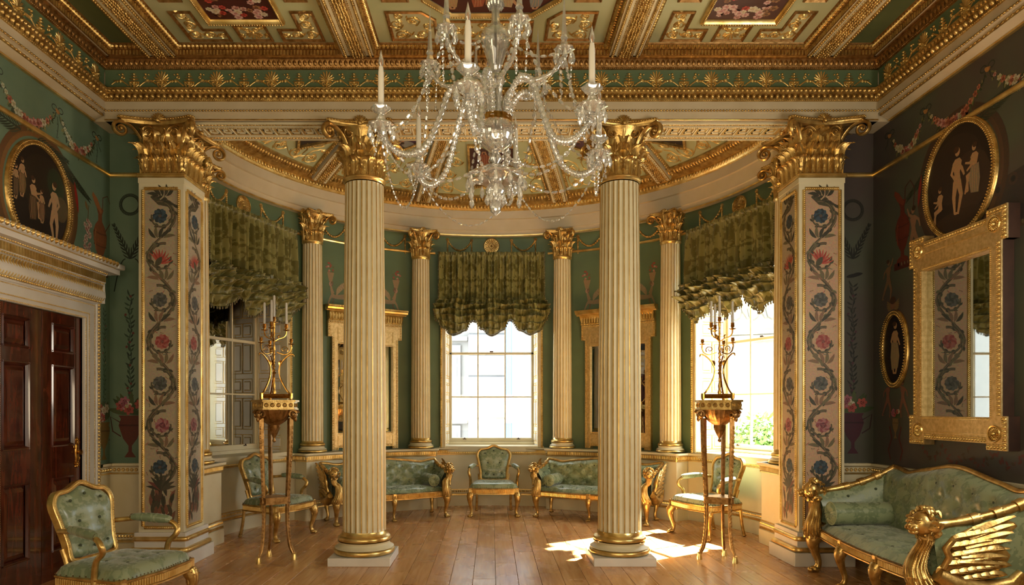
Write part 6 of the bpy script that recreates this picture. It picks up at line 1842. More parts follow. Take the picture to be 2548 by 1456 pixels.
# ---- upholstery helpers
def pad(outline, d, buttons=(), nr=16, pw=3.0, dep=.03, rad=.045):
    """padded panel in the x-y plane bulging to +z; returns V, F and the plane coordinates for the cloth"""
    O = A(outline); c = O.mean(0); s = np.linspace(1, 0.02, nr) ** .9; n = len(O)
    P = c + (O - c)[None] * s[:, None, None]
    h = d * (1 - (s[:, None] ** pw)) ** (1 / 2.2) * np.ones((1, n))
    for (bx, by) in buttons:
        q = np.hypot(P[:, :, 0] - bx, P[:, :, 1] - by); h -= dep * np.exp(-(q / rad) ** 1.4) * (h > .2 * d)
    V = np.concatenate([P, h[:, :, None]], 2).reshape(-1, 3)
    F = grid_faces(nr, n, cv=True); V = np.vstack([V, [c[0], c[1], h[-1].mean()]])
    i = np.arange(n); cap_ = np.stack([(nr - 1) * n + i, (nr - 1) * n + (i + 1) % n, np.full(n, nr * n)], 1)
    return V, [F, cap_], h
def smooth_closed(pts, k=4):
    """closed Catmull-Rom through the points"""
    P = A(pts); n = len(P); out = []
    for i in range(n):
        p0, p1, p2, p3 = P[i - 1], P[i], P[(i + 1) % n], P[(i + 2) % n]
        for t in np.arange(k) / k: out.append(.5 * (2 * p1 + (p2 - p0) * t + (2 * p0 - 5 * p1 + 4 * p2 - p3) * t * t + (3 * p1 - p0 - 3 * p2 + p3) * t ** 3))
    return A(out)
def spline(pts, k=8):
    P = A(pts); P = np.vstack([2 * P[0] - P[1], P, 2 * P[-1] - P[-2]]); out = []
    for i in range(1, len(P) - 2):
        p0, p1, p2, p3 = P[i - 1:i + 3]
        for t in np.arange(k) / k: out.append(.5 * (2 * p1 + (p2 - p0) * t + (2 * p0 - 5 * p1 + 4 * p2 - p3) * t * t + (3 * p1 - p0 - 3 * p2 + p3) * t ** 3))
    out.append(P[-2]); return A(out)
def frame_along(P3, nrm, sec, closed=True):
    """sweep a section (offset in plane, height along nrm) round a closed 3-D curve lying in a plane"""
    P3 = A(P3); N = len(P3); nrm = A(nrm)
    T = (np.roll(P3, -1, 0) - np.roll(P3, 1, 0)) if closed else np.gradient(P3, axis=0)
    T /= np.linalg.norm(T, axis=1)[:, None]; S = np.cross(T, nrm); sec = A(sec)
    V = P3[:, None, :] + S[:, None, :] * sec[None, :, 0, None] + nrm[None, None, :] * sec[None, :, 1, None]
    return V.reshape(-1, 3), grid_faces(N, len(sec), cu=closed, cv=True)
def paw_leg(h, r=.028, lean=(0, -1), back=False):
    """cabriole leg with an acanthus knee and a lion's paw foot; top at z=h, leaning towards `lean`"""
    g = G(); lx, ly = lean; s = h / .33
    pr = [(0.01, 1.0, 1.5), (.030, .88, 1.45), (.034, .74, 1.15), (.016, .52, .80), (-.004, .34, .66), (-.008, .20, .62), (.006, .10, .70), (.018, .05, .9)]
    P = spline([(lx * a * s, ly * a * s, b * h) for a, b, c in pr], 3); R = np.interp(np.linspace(0, 1, len(P)), np.linspace(0, 1, len(pr)), [c for _, _, c in pr]) * r * s ** .5
    g.add(tube(P, R, 8))
    fx, fy = lx * .030 * s, ly * .030 * s
    g.add(BALL, sc=(r * 1.15, r * 1.15, r * .62), t=(fx * .6, fy * .6, r * .62))
    for k in (-1.1, -.37, .37, 1.1):
        a = atan2(ly, lx) + k * .62; g.add(BALL, sc=(r * .40, r * .40, r * .44), t=(fx * .6 + cos(a) * r * 1.05, fy * .6 + sin(a) * r * 1.05, r * .42))
    for k in range(6):
        a = atan2(ly, lx) + k * pi / 3; g.merge(acanthus(.28 * h, r * .62, .2, 7, 5), M=rot('z', a), t=(lx * .03 * s + cos(a) * r * .9, ly * .03 * s + sin(a) * r * .9, .70 * h))
    g.add(BALL, sc=(r * 1.5, r * 1.5, r * .9), t=(lx * .02 * s, ly * .02 * s, h * .99)); return g
def gadroon_rail(g, gn, P, z0, z1, closed=False):
    """seat rail: body, upper and lower beads and gilded flutes along a plan curve P (outside to the right of travel)"""
    P = A(P); P3 = np.c_[P, np.zeros(len(P))]
    V, F = frame_along(P3, (0, 0, 1), [(-.03, z0), (0, z0), (.012, z0 + .004), (.012, z0 + .014), (.0, z0 + .018), (0, z1 - .02), (.012, z1 - .016), (.014, z1 - .004), (.0, z1), (-.03, z1)], closed)
    g.add((V, F))
    seg = np.linalg.norm(np.diff(P, axis=0), axis=1); s = np.concatenate([[0], np.cumsum(seg)]); m_ = int(s[-1] / .0215)
    q = (np.arange(m_) + .5) / m_ * s[-1]; X = np.interp(q, s, P[:, 0]); Y = np.interp(q, s, P[:, 1])
    for i in range(m_):
        dx = np.interp(q[i] + .01, s, P[:, 0]) - np.interp(q[i] - .01, s, P[:, 0]); dy = np.interp(q[i] + .01, s, P[:, 1]) - np.interp(q[i] - .01, s, P[:, 1]); L = np.hypot(dx, dy); d = A([dx, dy, 0]) / L
        M = np.stack([d, np.cross(d, A([0, 0, 1])), A([0, 0, 1])], 1); gn.add(FLUTE, sc=(.0078, .012, (z1 - z0) / 2 - .02), M=M, t=(X[i], Y[i], (z0 + z1) / 2))
def uvset(o, fn): set_uv(o.data, fn)

# ---- armchair
def armchair(label):
    t = thing('armchair', label, 'chair', (0, 0, 0), 0, 'gilded open armchairs in green silk')
    # seat rail plan (front at -y), serpentine front
    wf, wb, yf, yb = .365, .30, -.30, .27
    fr = spline([(wb, yb), (.345, 0), (wf, yf + .03), (wf - .03, yf), (.18, yf - .022), (0, yf - .04), (-.17, yf - .022), (-wf + .03, yf), (-wf, yf + .03), (-.345, 0), (-wb, yb)], 5)[::-1]
    fr = A([p for p in fr]); fr = fr[::-1]   # runs right-back -> front -> left-back
    if np.cross(np.append(fr[1] - fr[0], 0), (0, 0, 1))[0] < 0: fr = fr[::-1]
    g, gn = G(), G(); loop = np.vstack([fr]); gadroon_rail(g, gn, loop, .335, .425)
    g.add(cbox(-wb, wb, yb - .03, yb, .335, .425, .004))
    for s in (-1, 1): g.add(cbox(s * (wf - .02) - .028, s * (wf - .02) + .028, yf - .012, yf + .044, .33, .43, .006))
    rl = obj('seat_rail', g, GOLD, t, 40); obj('rail_flutes', gn, GOLDB, rl, 60, kind='stuff')
    # seat
    ol = smooth_closed([(wb, yb), (.33, 0), (wf - .01, yf + .02), (.17, yf - .018), (0, yf - .034), (-.17, yf - .018), (-wf + .01, yf + .02), (-.33, 0), (-wb, yb), (0, yb + .01)], 6)
    bt = [(x, y) for x in (-.15, 0, .15) for y in (-.17, .0)]
    V, F, h = pad(ol, .085, bt, 14, 5, .018, .03); V[:, 2] += .425
    g = G(); g.add((V, F)); se = fabric('seat', g, SILKC, t, XY)
    for k, (bx, by) in enumerate(bt): bb = G(); bb.add(BALL_LO, sc=(.011, .011, .006), t=(bx, by, .425 + .085 - .012)); obj('button', bb, BUTTON, se, 60)
    ng = G(); 
    for p in ol[::1]: ng.add(BALL_LO, sc=(.005, .005, .005), t=(p[0] * 1.005, p[1] * 1.005, .432))
    obj('nails', ng, NAIL, se, 60, kind='stuff')
    # back: shield outline, tilted
    tilt = .24; zb0 = .47
    M = rot('x', -tilt)
    def bk(V): V = A(V); return np.stack([V[:, 0] * 1.14, V[:, 1] * sin(tilt) - V[:, 2] * cos(tilt) + .235, zb0 + V[:, 1] * cos(tilt) + V[:, 2] * sin(tilt)], 1)
    sh = smooth_closed([(0, .0), (.13, .0), (.195, .03), (.20, .15), (.225, .30), (.245, .43), (.20, .515), (.11, .535), (0, .585), (-.11, .535), (-.20, .515), (-.245, .43), (-.225, .30), (-.20, .15), (-.195, .03), (-.13, .0)], 5)
    inner = A([0, .28]) + (sh - A([0, .28])) * .855
    bt = [(-.12, .44), (0, .48), (.12, .44), (-.08, .29), (.08, .29), (-.11, .12), (0, .10), (.11, .12)]
    V, F, h = pad(inner, .05, bt, 16, 4, .028, .038); g = G(); g.add((V, F)); uvb = V[:, :2].copy()
    g = g.map(bk); cu = obj('back_cushion', g, SILKC, t, 50)
    set_uv_raw(cu.data, uvb * A([1, 1]) + A([0, .1]))
    for b in bt: bb = G(); bb.add(BALL_LO, sc=(.011, .011, .008), t=(b[0], b[1], .030)); obj('button', bb.map(bk), BUTTON, cu, 60)
    P3 = np.c_[sh, np.zeros(len(sh))]
    g = G(); V, F = frame_along(P3, (0, 0, 1), [(.0, -.028), (.0, .0), (-.004, .018), (-.012, .022), (-.030, .020), (-.037, .014), (-.037, -.02)]); g.add((V, F)); g = g.map(bk)
    bf = obj('back_frame', g, GOLD, t, 40)
    gb = G()
    for i in range(len(sh) * 2):
        a = sh[(i // 2) % len(sh)]; b = sh[(i // 2 + 1) % len(sh)]; p = a + (b - a) * (.25 + .5 * (i % 2)); p = A([0, .28]) + (p - A([0, .28])) * .93; gb.add(BALL_LO, sc=(.0085, .0085, .007), t=(p[0], p[1], .019))
    obj('carved_edge', gb.map(bk), GOLDB, bf, 60, kind='stuff')
    # dark-gold back panel
    V, F, h = pad(inner, .02, (), 6, 4); g = G(); V[:, 2] = -V[:, 2] - .012; g.add((V, F)); fabric('back_lining', g.map(bk), SILKC, t, XZ)
    # rear stiles and legs
    for s in (-1, 1):
        g = G(); a = bk(A([[s * .205, .12, -.02], [s * .200, .0, -.015]]))
        g.add(tube(spline([a[0], a[1], (s * .26, .285, .42), (s * .265, .285, .34), (s * .265, .31, .16), (s * .27, .345, .012)], 4), np.linspace(.017, .021, 21), 7)); g.add(BALL, sc=(.026, .030, .016), t=(s * .27, .345, .016))
        obj('leg', g, GOLD, t, 60)
        obj('leg', paw_leg(.34, .037, (s * .45, -.9)), GOLD, t, 60).location = (s * .335, -.275, 0)
    # arms
    for s in (-1, 1):
        a = bk(A([[s * .218, .245, 0]]))[0]
        P = spline([a, (s * .295, .14, a[2] + .012), (s * .34, -.02, a[2] + .0), (s * .365, -.11, a[2] - .015), (s * .375, -.16, a[2] - .06), (s * .360, -.155, a[2] - .11), (s * .352, -.10, a[2] - .17), (s * .350, -.085, .43), (s * .345, -.09, .38)], 6)
        g = G(); g.add(tube(P, np.interp(np.arange(len(P)) / len(P), [0, .3, .55, .7, .85, 1], [.018, .017, .022, .02, .022, .030]), 8)); ar = obj('arm', g, GOLD, t, 60)
        q = P[5:19]; g = G(); rr = .012 + .024 * np.sin(np.linspace(0.12, pi - .12, len(q))) ** .35
        g.add(tube(q + A([0, 0, .012]), rr, 12)); pdd = obj('arm_pad', g, SILKC, ar, 60); uvset(pdd, lambda co: co[:, [1, 0]])
        ng = G()
        for e in (0, -1):
            for k in range(12): aa = k * pi / 6; ng.add(BALL_LO, sc=(.004, .004, .004), t=q[e] + A([cos(aa) * .024, 0, .012 + sin(aa) * .024]))
        obj('nails', ng, NAIL, pdd, 60, kind='stuff')
    return t
ch = armchair('gilded armchair in green silk beneath the middle window'); ch.location = (.035, 10.38, 0)
copy_tree(ch, (-2.70, 8.60, 0), math.radians(66), 'gilded armchair in green silk below the mirrored false window, behind a torchere')
copy_tree(ch, (2.74, 8.66, 0), math.radians(-66), 'gilded armchair with sunlit seat below the sunny window, behind a torchere')
copy_tree(ch, (-2.71, 5.02, 0), math.radians(77), 'large gilded armchair in green silk nearest the camera, before the mahogany doors', (1.02, 1.04, 1.03))

# ---- winged sofas
def lion_head(s=1.0):
    """small carved lion's head looking to -y, with a curled mane"""
    g = G(); rs = random.Random(4)
    g.add(BALL_HI, sc=(.052, .055, .058)); g.add(BALL, sc=(.026, .032, .022), t=(0, -.055, -.014)); g.add(BALL, sc=(.012, .010, .009), t=(0, -.085, -.002)); g.add(BALL, sc=(.022, .022, .012), t=(0, -.055, -.036))
    for k in (-1, 1):
        g.add(BALL, sc=(.017, .018, .014), t=(k * .017, -.066, -.016)); g.add(BALL, sc=(.010, .008, .007), t=(k * .022, -.048, .014)); g.add(BALL, sc=(.016, .009, .006), t=(k * .022, -.046, .026)); g.add(BALL, sc=(.013, .010, .018), t=(k * .050, -.005, .040))
    for k in range(70):
        z = rs.uniform(-1, 1); a = rs.uniform(0, 2 * pi); v = A([sqrt(1 - z * z) * cos(a), sqrt(1 - z * z) * sin(a), z])
        if v[1] < -.55: continue
        c = v * A([.062, .062, .066]) + A([0, .012, 0]); d = A([rs.uniform(-1, 1), rs.uniform(-.2, 1), rs.uniform(-1, .3)]); d = d - v * np.dot(d, v); d /= np.linalg.norm(d) + 1e-6; e = np.cross(v, d)
        tt = np.linspace(0, 1, 6); P = [c + d * .030 * q + e * .014 * sin(q * 4) + v * .010 * sin(q * pi) for q in tt]; g.add(tube(P, .010 * np.sin(np.linspace(.4, pi - .2, 6)), 5))
    if s != 1: g = g.map(lambda V: V * s)
    return g
def feather(L, w):
    g = G(); n = 7; t = np.linspace(0, 1, n); V = []
    for q in t:
        ww = w * sin(pi * min(1, max(.06, q * .86 + .1))) ** .7; c = A([L * q, -.06 * L * q * q])
        V += [(c[0], c[1] - ww, 0), (c[0], c[1] - ww * .5, w * .28), (c[0], c[1], w * .62), (c[0], c[1] + ww * .5, w * .30), (c[0], c[1] + ww, 0)]
    g.add((A(V), grid_faces(n, 5))); return g
FEA = feather(.12, .020).mesh('feather', GOLD, 60); FEAL = feather(.26, .022).mesh('feather', GOLD, 60)
def sofa(label, L, D, zs, zb, zc, zh, nmid, K=1.0):
    """L length between the front corners, D depth, zs seat height, zb back corners, zc crest, zh height of the lion heads"""
    t = thing('winged_sofa', label, 'sofa', (0, 0, 0), 0, 'gilded sofas with winged lion ends')
    h = L / 2; yf, yb = -D / 2, D / 2
    fy = lambda x: yf - .07 * np.cos(pi * np.clip(x / h, -1, 1) / 2) ** 1.0
    xs = np.linspace(-h, h, 41); P = np.stack([xs, fy(xs)], 1)
    g, gn = G(), G(); gadroon_rail(g, gn, P[:, :], zs - .135, zs - .045)
    if np.cross(np.append(P[1] - P[0], 0), (0, 0, 1))[1] > 0: pass
    for s in (-1, 1): g.add(cbox(s * h - .02, s * h + .02, yf, yb, zs - .135, zs - .045, .004))
    g.add(cbox(-h, h, yb - .03, yb, zs - .135, zs - .045, .004))
    mids = [(-h + (k + 1) * L / (nmid + 1)) for k in range(nmid)]
    for x in mids:
        g.add(cbox(x - .028, x + .028, fy(x) - .02, fy(x) + .03, zs - .14, zs - .04, .005)); rrg = G(); rrosette(rrg, x, zs - .09, .022, 6, .012); g.merge(rrg.map(lambda V, x=x: np.stack([V[:, 0], fy(x) - .02 - V[:, 2], V[:, 1]], 1)))
    rl = obj('seat_rail', g, GOLD, t, 40); obj('rail_flutes', gn, GOLDB, rl, 60, kind='stuff')
    # seat cushion
    nx, ny = 48, 14; X = np.linspace(-h + .01, h - .01, nx); T = np.linspace(0, 1, ny); V = []
    for x in X:
        y0 = fy(x) + .004; y1 = yb - .10
        for q in T: V.append((x, y0 + (y1 - y0) * q, zs))
    V = A(V); u = np.repeat(np.linspace(-1, 1, nx), ny); v = np.tile(T, nx)
    edge = np.minimum(1, np.minimum((1 - np.abs(u)) * 12, v * 7 + .0)) ; V[:, 2] = zs - .045 + .065 * np.sqrt(np.clip(edge, 0, 1)) + .02 * (1 - u ** 2) * np.sin(v * pi)
    bts = [(x, fy(0) + D * q) for q in (.24, .50) for x in np.linspace(-h * .8, h * .8, 7 if q < .3 else 6)]
    for b in bts: V[:, 2] -= .022 * np.exp(-((V[:, 0] - b[0]) ** 2 + (V[:, 1] - b[1]) ** 2) / .0016)
    g = G(); g.add((V, grid_faces(nx, ny))); se = fabric('seat', g, SILK, t, XY, 60)
    for b in bts: bb = G(); bb.add(BALL_LO, sc=(.012, .012, .006), t=(b[0], b[1], zs + .022)); obj('button', bb, BUTTON, se, 60)
    ng = G()
    for x in np.arange(-h, h, .016): ng.add(BALL_LO, sc=(.006, .005, .005), t=(x, fy(x) - .004, zs - .040))
    obj('nails', ng, NAIL, se, 60, kind='stuff')
    # back
    flare = .10; hb = h + flare * .6
    top = lambda x: zb + (zc - zb) * np.exp(-(x / (h * .52)) ** 2 * 1.3) - .025 * np.exp(-((np.abs(x) - h * .78) / .12) ** 2) + .015 * (np.abs(x) / h) ** 4
    nx, nz = 60, 22; Xb = np.linspace(-1, 1, nx); V = []; uvb = []
    lean = .13
    bb_ = [(x, zz) for k, zz in enumerate((.22, .42, .62, .80)) for x in (np.linspace(-.86, .86, 8) if k % 2 else np.linspace(-.74, .74, 7))]
    for a in Xb:
        for q in np.linspace(0, 1, nz):
            w = h + (hb - h) * q; x = a * w; z = zs - .02 + (top(x) - .012 - zs + .02) * q
            e = min(1, (1 - abs(a)) * 14, (1 - q) * 9 + .0); d = .085 * sqrt(max(0, e)) + .025 * sin(q * pi)
            for (bx, bz) in bb_: d -= .038 * math.exp(-(((a - bx) * w) ** 2 + ((q - bz) * .5) ** 2) / .0016)
            V.append((x, yb - .04 - d + lean * (q - .0) * .5, z)); uvb.append((x, z * 1.0 + (yb - d) * 0))
    g = G(); g.add((A(V), grid_faces(nx, nz))); bk = obj('backrest', g, SILK, t, 60); set_uv_raw(bk.data, A(uvb))
    for (bx, bz) in bb_:
        w = h + (hb - h) * bz; x = bx * w; z = zs - .02 + (top(x) + .008 - zs) * bz; o = G(); o.add(BALL, sc=(.014, .010, .014), t=(x, yb - .115 + lean * bz * .5 + .012, z)); obj('button', o, BUTTON, bk, 60)
    g = G(); V = []
    for a in Xb:
        for q in (0, 1): w = h + (hb - h) * q; x = a * w; V.append((x, yb + lean * q * .5 + .005, zs - .12 + (top(x) - zs + .10) * q))
    g.add((A(V), grid_faces(nx, 2))); fabric('back_lining', g, SILK, t, XZ)
    P = A([(a * hb, yb - .02 + lean * .5, top(a * hb)) for a in Xb]); g = G(); g.add(tube(P, .022, 8, up=(0, 1, 0), flat=1.2)); tr = obj('crest_rail', g, GOLD, t, 60)
    # ends: upholstered sides, head rail, lion head, neck, wing
    for s in (-1, 1):
        bx, by, bz = s * hb, yb - .02 + lean * .5, top(hb) - .005       # back corner, top
        fx, fyy, fz = s * (h + .035), yf - .04, zh                          # lion head
        nq, nv = 20, 14; V = []; Vo = []
        for i, q in enumerate(np.linspace(0, 1, nq)):      # from back to front
            tz = bz + (fz - bz) * (q ** .85) - .05 * sin(q * pi) * .6; tx = bx + (fx - bx) * q - s * .0; ty = by + (fyy + .03 - by) * q
            b0 = A([s * (h - .03), yb - .06 + (yf + .05 - yb + .06) * q, zs - .01]); tp = A([tx, ty, tz])
            for v in np.linspace(0, 1, nv):
                p = b0 + (tp - b0) * v; bul = .05 * sin(pi * v) ** .8
                V.append(p + A([-s * bul - s * .012, 0, 0])); Vo.append(b0 * A([1, 1, 0]) + A([s * .05, 0, zs - .06]) + (tp - (b0 * A([1, 1, 0]) + A([s * .05, 0, zs - .06]))) * v + A([s * .018, 0, 0]))
        V = A(V); g = G(); g.add((V, grid_faces(nq, nv))); ar = fabric('arm', g, SILK, t, YZ, 60)
        g = G(); g.add((A(Vo), grid_faces(nq, nv))); fabric('arm_lining', g, SILK, ar, YZ, 60)
        for (q, v) in ((.25, .75), (.62, .72), (.42, .4), (.8, .45)):
            p = V.reshape(nq, nv, 3)[int(q * nq), int(v * nv)]; o = G(); o.add(BALL, sc=(.010, .014, .014), t=p); obj('button', o, BUTTON, ar, 60)
        # rail on top
        q = np.linspace(0, 1, 16); P = np.stack([bx + (fx - bx) * q, by + (fyy + .04 - by) * q, bz + (fz - bz) * (q ** .85) - .03 * np.sin(q * pi)], 1)
        g = G(); rr = (.026 + .009 * np.cos(q * 3 * pi) ** 2 + .006 * q) * K; g.add(tube(P, rr, 10))
        for c in (.33, .52, .72):
            i = int(c * 15); g.add(tube(P[i - 1:i + 1] + 0, [.044 * K, .044 * K], 12)); 
            for k in range(6):
                aa = k * pi / 3; d_ = P[i] - P[i - 1]; d_ /= np.linalg.norm(d_); g.add(BALL, sc=(.012, .035, .012), t=P[i] - d_ * .05 + A([cos(aa) * .030 * K, 0, sin(aa) * .030 * K]))
        rail = obj('arm_rail', g, GOLD, ar, 60)
        lh = lion_head(1.5 * K).map(lambda V: V @ rot('z', s * .35).T + A([fx, fyy - .02, fz + .015])); obj('lion_head', lh, GOLD, ar, 60)
        # neck and chest: from the head down to the knee at the rail, beaded strands
        NP = spline([(fx, fyy + .01, fz - .04), (s * (h + .02), yf - .035, fz - .12), (s * (h - .03), yf - .05, zs + .10), (s * (h - .035), yf - .075, zs + .0), (s * (h - .005), yf - .06, zs - .09), (s * (h + .01), yf - .02, zs - .13)], 6)
        g = G(); rr = np.interp(np.linspace(0, 1, len(NP)), [0, .3, .6, .8, 1], [.042 * K, .050 * K, .072 * K, .085 * K, .055 * K]); g.add(tube(NP, rr, 12))
        for k in range(0, len(NP) - 1):
            for j in range(15):
                for e in (0, .33, .66):
                    aa = j * 2 * pi / 15; c = NP[k] * (1 - e) + NP[k + 1] * e; g.add(BALL_LO, sc=(.011 * K + .002, .011 * K + .002, .008), t=c + A([cos(aa), sin(aa) * .9, .15 * sin(aa)]) * rr[k] * 1.0)
        for k in range(6):
            aa = -pi / 2 + (k - 2.5) * .6; g.merge(acanthus(.10 * K, .030 * K, .4, 8, 5), M=rot('z', aa), t=NP[-8] + A([cos(aa) * .07 * K, sin(aa) * .07 * K, -.06 * K]))
        obj('beaded_neck', g, GOLD, ar, 60)
        # wing on the outer side of the arm
        o_ = A([s * (h + .045), yf + .02, zs - .02]); ev = A([0, 1, 0]); ez = A([s * .16, 0, 1.0]); en = A([s, 0, -.16])
        W = G(); wp = [(0, 0.02), (.02, -.05), (.12, -.08), (.26, -.06), (.36, .02), (.42, .12), (.34, .20), (.44, .30), (.34, .34), (.2, .30), (.10, .24), (.045, .18), (.09, .11), (.03, .06)]
        wp = smooth_closed(A(wp) * A([1.15, 1.15]) * (K * .75 + .25) + 0 * 1.0, 3); V, F, _ = pad(wp, .035, (), 6, 2.5); W.add((V, F)); wmap = lambda V: o_ + V[:, :1] * ev + V[:, 1:2] * ez + V[:, 2:3] * en
        # haunch sweeping to the back leg
        W.add(tube([(.0, -.0, .02), (.15, -.09, .03), (.33, -.11, .03), (.50, -.06, .02), (.56, .02, .01)], [.05 * K, .085 * K, .075 * K, .05 * K, .03 * K], 8))
        W.add(tube([(.03, .05, .03), (.06, .13, .035), (.03, .19, .035), (.08, .26, .03), (.2, .33, .02)], [.022, .024, .026, .022, .012], 8))
        wo = obj('wing', W.map(wmap), GOLD, ar, 60)
        M0 = np.stack([ev, ez / np.linalg.norm(ez), en], 1)
        rows = [(.05, .0, 6, .0, .055, 0), (.08, .04, 6, .05, .05, 0), (.11, .10, 6, .05, .05, 0), (.10, .16, 5, .10, .055, 0)]
        for r_ in range(6):
            for k in range(6 - r_ // 2):
                y = .05 + .056 * k + .02 * (r_ % 2); z = -.04 + .062 * r_ + .012 * k
                p = wmap(A([[y, z, .038]]))[0]; inst('feather', FEA, wo, p, M0 @ rot('z', .15 + .05 * r_ - .12 + .0 * k) @ A([[.95, 0, 0], [0, 1.25, 0], [0, 0, 1.3]]))
        for k in range(7):
            p = wmap(A([[.12 + .012 * k, .10 + .032 * k, .042 - .002 * k]]))[0]; inst('feather', FEAL, wo, p, M0 @ rot('z', .02 + .085 * k) @ A([[1.15, 0, 0], [0, 1.2, 0], [0, 0, 1.2]]))
        # front corner and back legs
        lg = obj('leg', paw_leg(zs - .11, .048 * (K * .6 + .4), (s * .2, -1)), GOLD, t, 60); lg.location = (s * (h - .01), yf - .02, 0)
        lb = obj('leg', paw_leg(zs - .11, .042 * (K * .6 + .4), (s * .3, 1)), GOLD, t, 60); lb.location = (s * (h - .02), yb - .05, 0)
    for x in mids:
        lg = obj('leg', paw_leg(zs - .12, .037 * (K * .6 + .4), (0, -1)), GOLD, t, 60); lg.location = (x, float(fy(x)) + .025, 0)
    return t
def bolster(label, p, axis, r, L, group='silk bolsters on the sofas'):
    """cylindrical cushion, gathered ends; axis = horizontal direction of the length, p = centre"""
    a = atan2(axis[1], axis[0]); t = thing('bolster', label, 'cushion', p, a, group)
    n = 40; th = np.linspace(0, 2 * pi, n, endpoint=False)
    sec = [(0, .004), (.06, .008), (.25, .020), (.5, .026), (.75, .022), (.92, .010), (1.0, .0)]
    g = G(); X = np.linspace(-L / 2, L / 2, 10); V = np.stack([np.stack([0 * th + x, r * np.cos(th), r * np.sin(th)], 1) for x in X], 1); g.add((V.reshape(-1, 3), grid_faces(n, 10, cu=True)))
    b = obj('cover', g, SILK, t, 60); set_uv_raw(b.data, np.stack([np.tile(X, n), np.repeat(th * r, 10)], 1))
    for s in (-1, 1):
        g = G(); V = []
        for k in range(60):
            th_ = 2 * pi * k / 60
            for (q, hh) in sec: V.append((s * (L / 2 + hh * (1 + .0) + .006 * cos(k * pi * .6) * sin(q * pi) - .02 * math.exp(-(q / .13) ** 2)), r * q * cos(th_), r * q * sin(th_)))
        g.add((A(V), grid_faces(60, len(sec), cu=True))); e = fabric('gathered_end', g, SILK, t, YZ, 80)
        bb = G(); bb.add(BALL, sc=(.012, r * .14, r * .14), t=(s * (L / 2 - .004), 0, 0)); obj('button', bb, SILK, e, 60)
        pp = G(); V, F = tube([(s * L / 2, r * cos(x), r * sin(x)) for x in np.linspace(0, 2 * pi, 41)], .005, 5); pp.add((V, F)); obj('piping', pp, SILK, e, 60)
    return t
s1 = sofa('large gilded winged sofa in green silk under the mirror on the dark wall', 1.90, .70, .47, 1.01, 1.11, .78, 2)
s1.location = (3.50, 5.74, 0); s1.rotation_euler = (0, 0, math.radians(-94))
bolster('silk bolster at the far end of the large sofa, near the tapestry pier', (3.52, 6.52, .60), (1, .0), .108, .56)
bolster('silk bolster at the near end of the large sofa behind the lion head', (3.62, 5.08, .60), (1, -.08), .108, .50)
for s in (-1, 1):
    a = math.radians(-28.5 * s); c = A([1.53 * s, 9.97, 0])
    so = sofa('gilded winged settee in green silk ' + ('before the pier glass, beside the sunlit window' if s > 0 else 'before the pier glass, beside the false window'), 1.66, .52, .43, .80, .85, .70, 1, .72)
    so.location = c; so.rotation_euler = (0, 0, a)
    d = A([cos(a), sin(a)]); n = A([-sin(a), cos(a)])
    # inner end, towards the middle window, and outer end
    for k, lab in ((-s, 'towards the middle window'), (s, 'towards the side window')):
        q = c[:2] + d * k * .66 - n * .05; bolster('small silk bolster on the settee ' + ('near the sunny side' if s > 0 else 'near the shaded side') + ', end ' + lab, (q[0], q[1], .43 + .11), (n[0], n[1]), .085, .34)
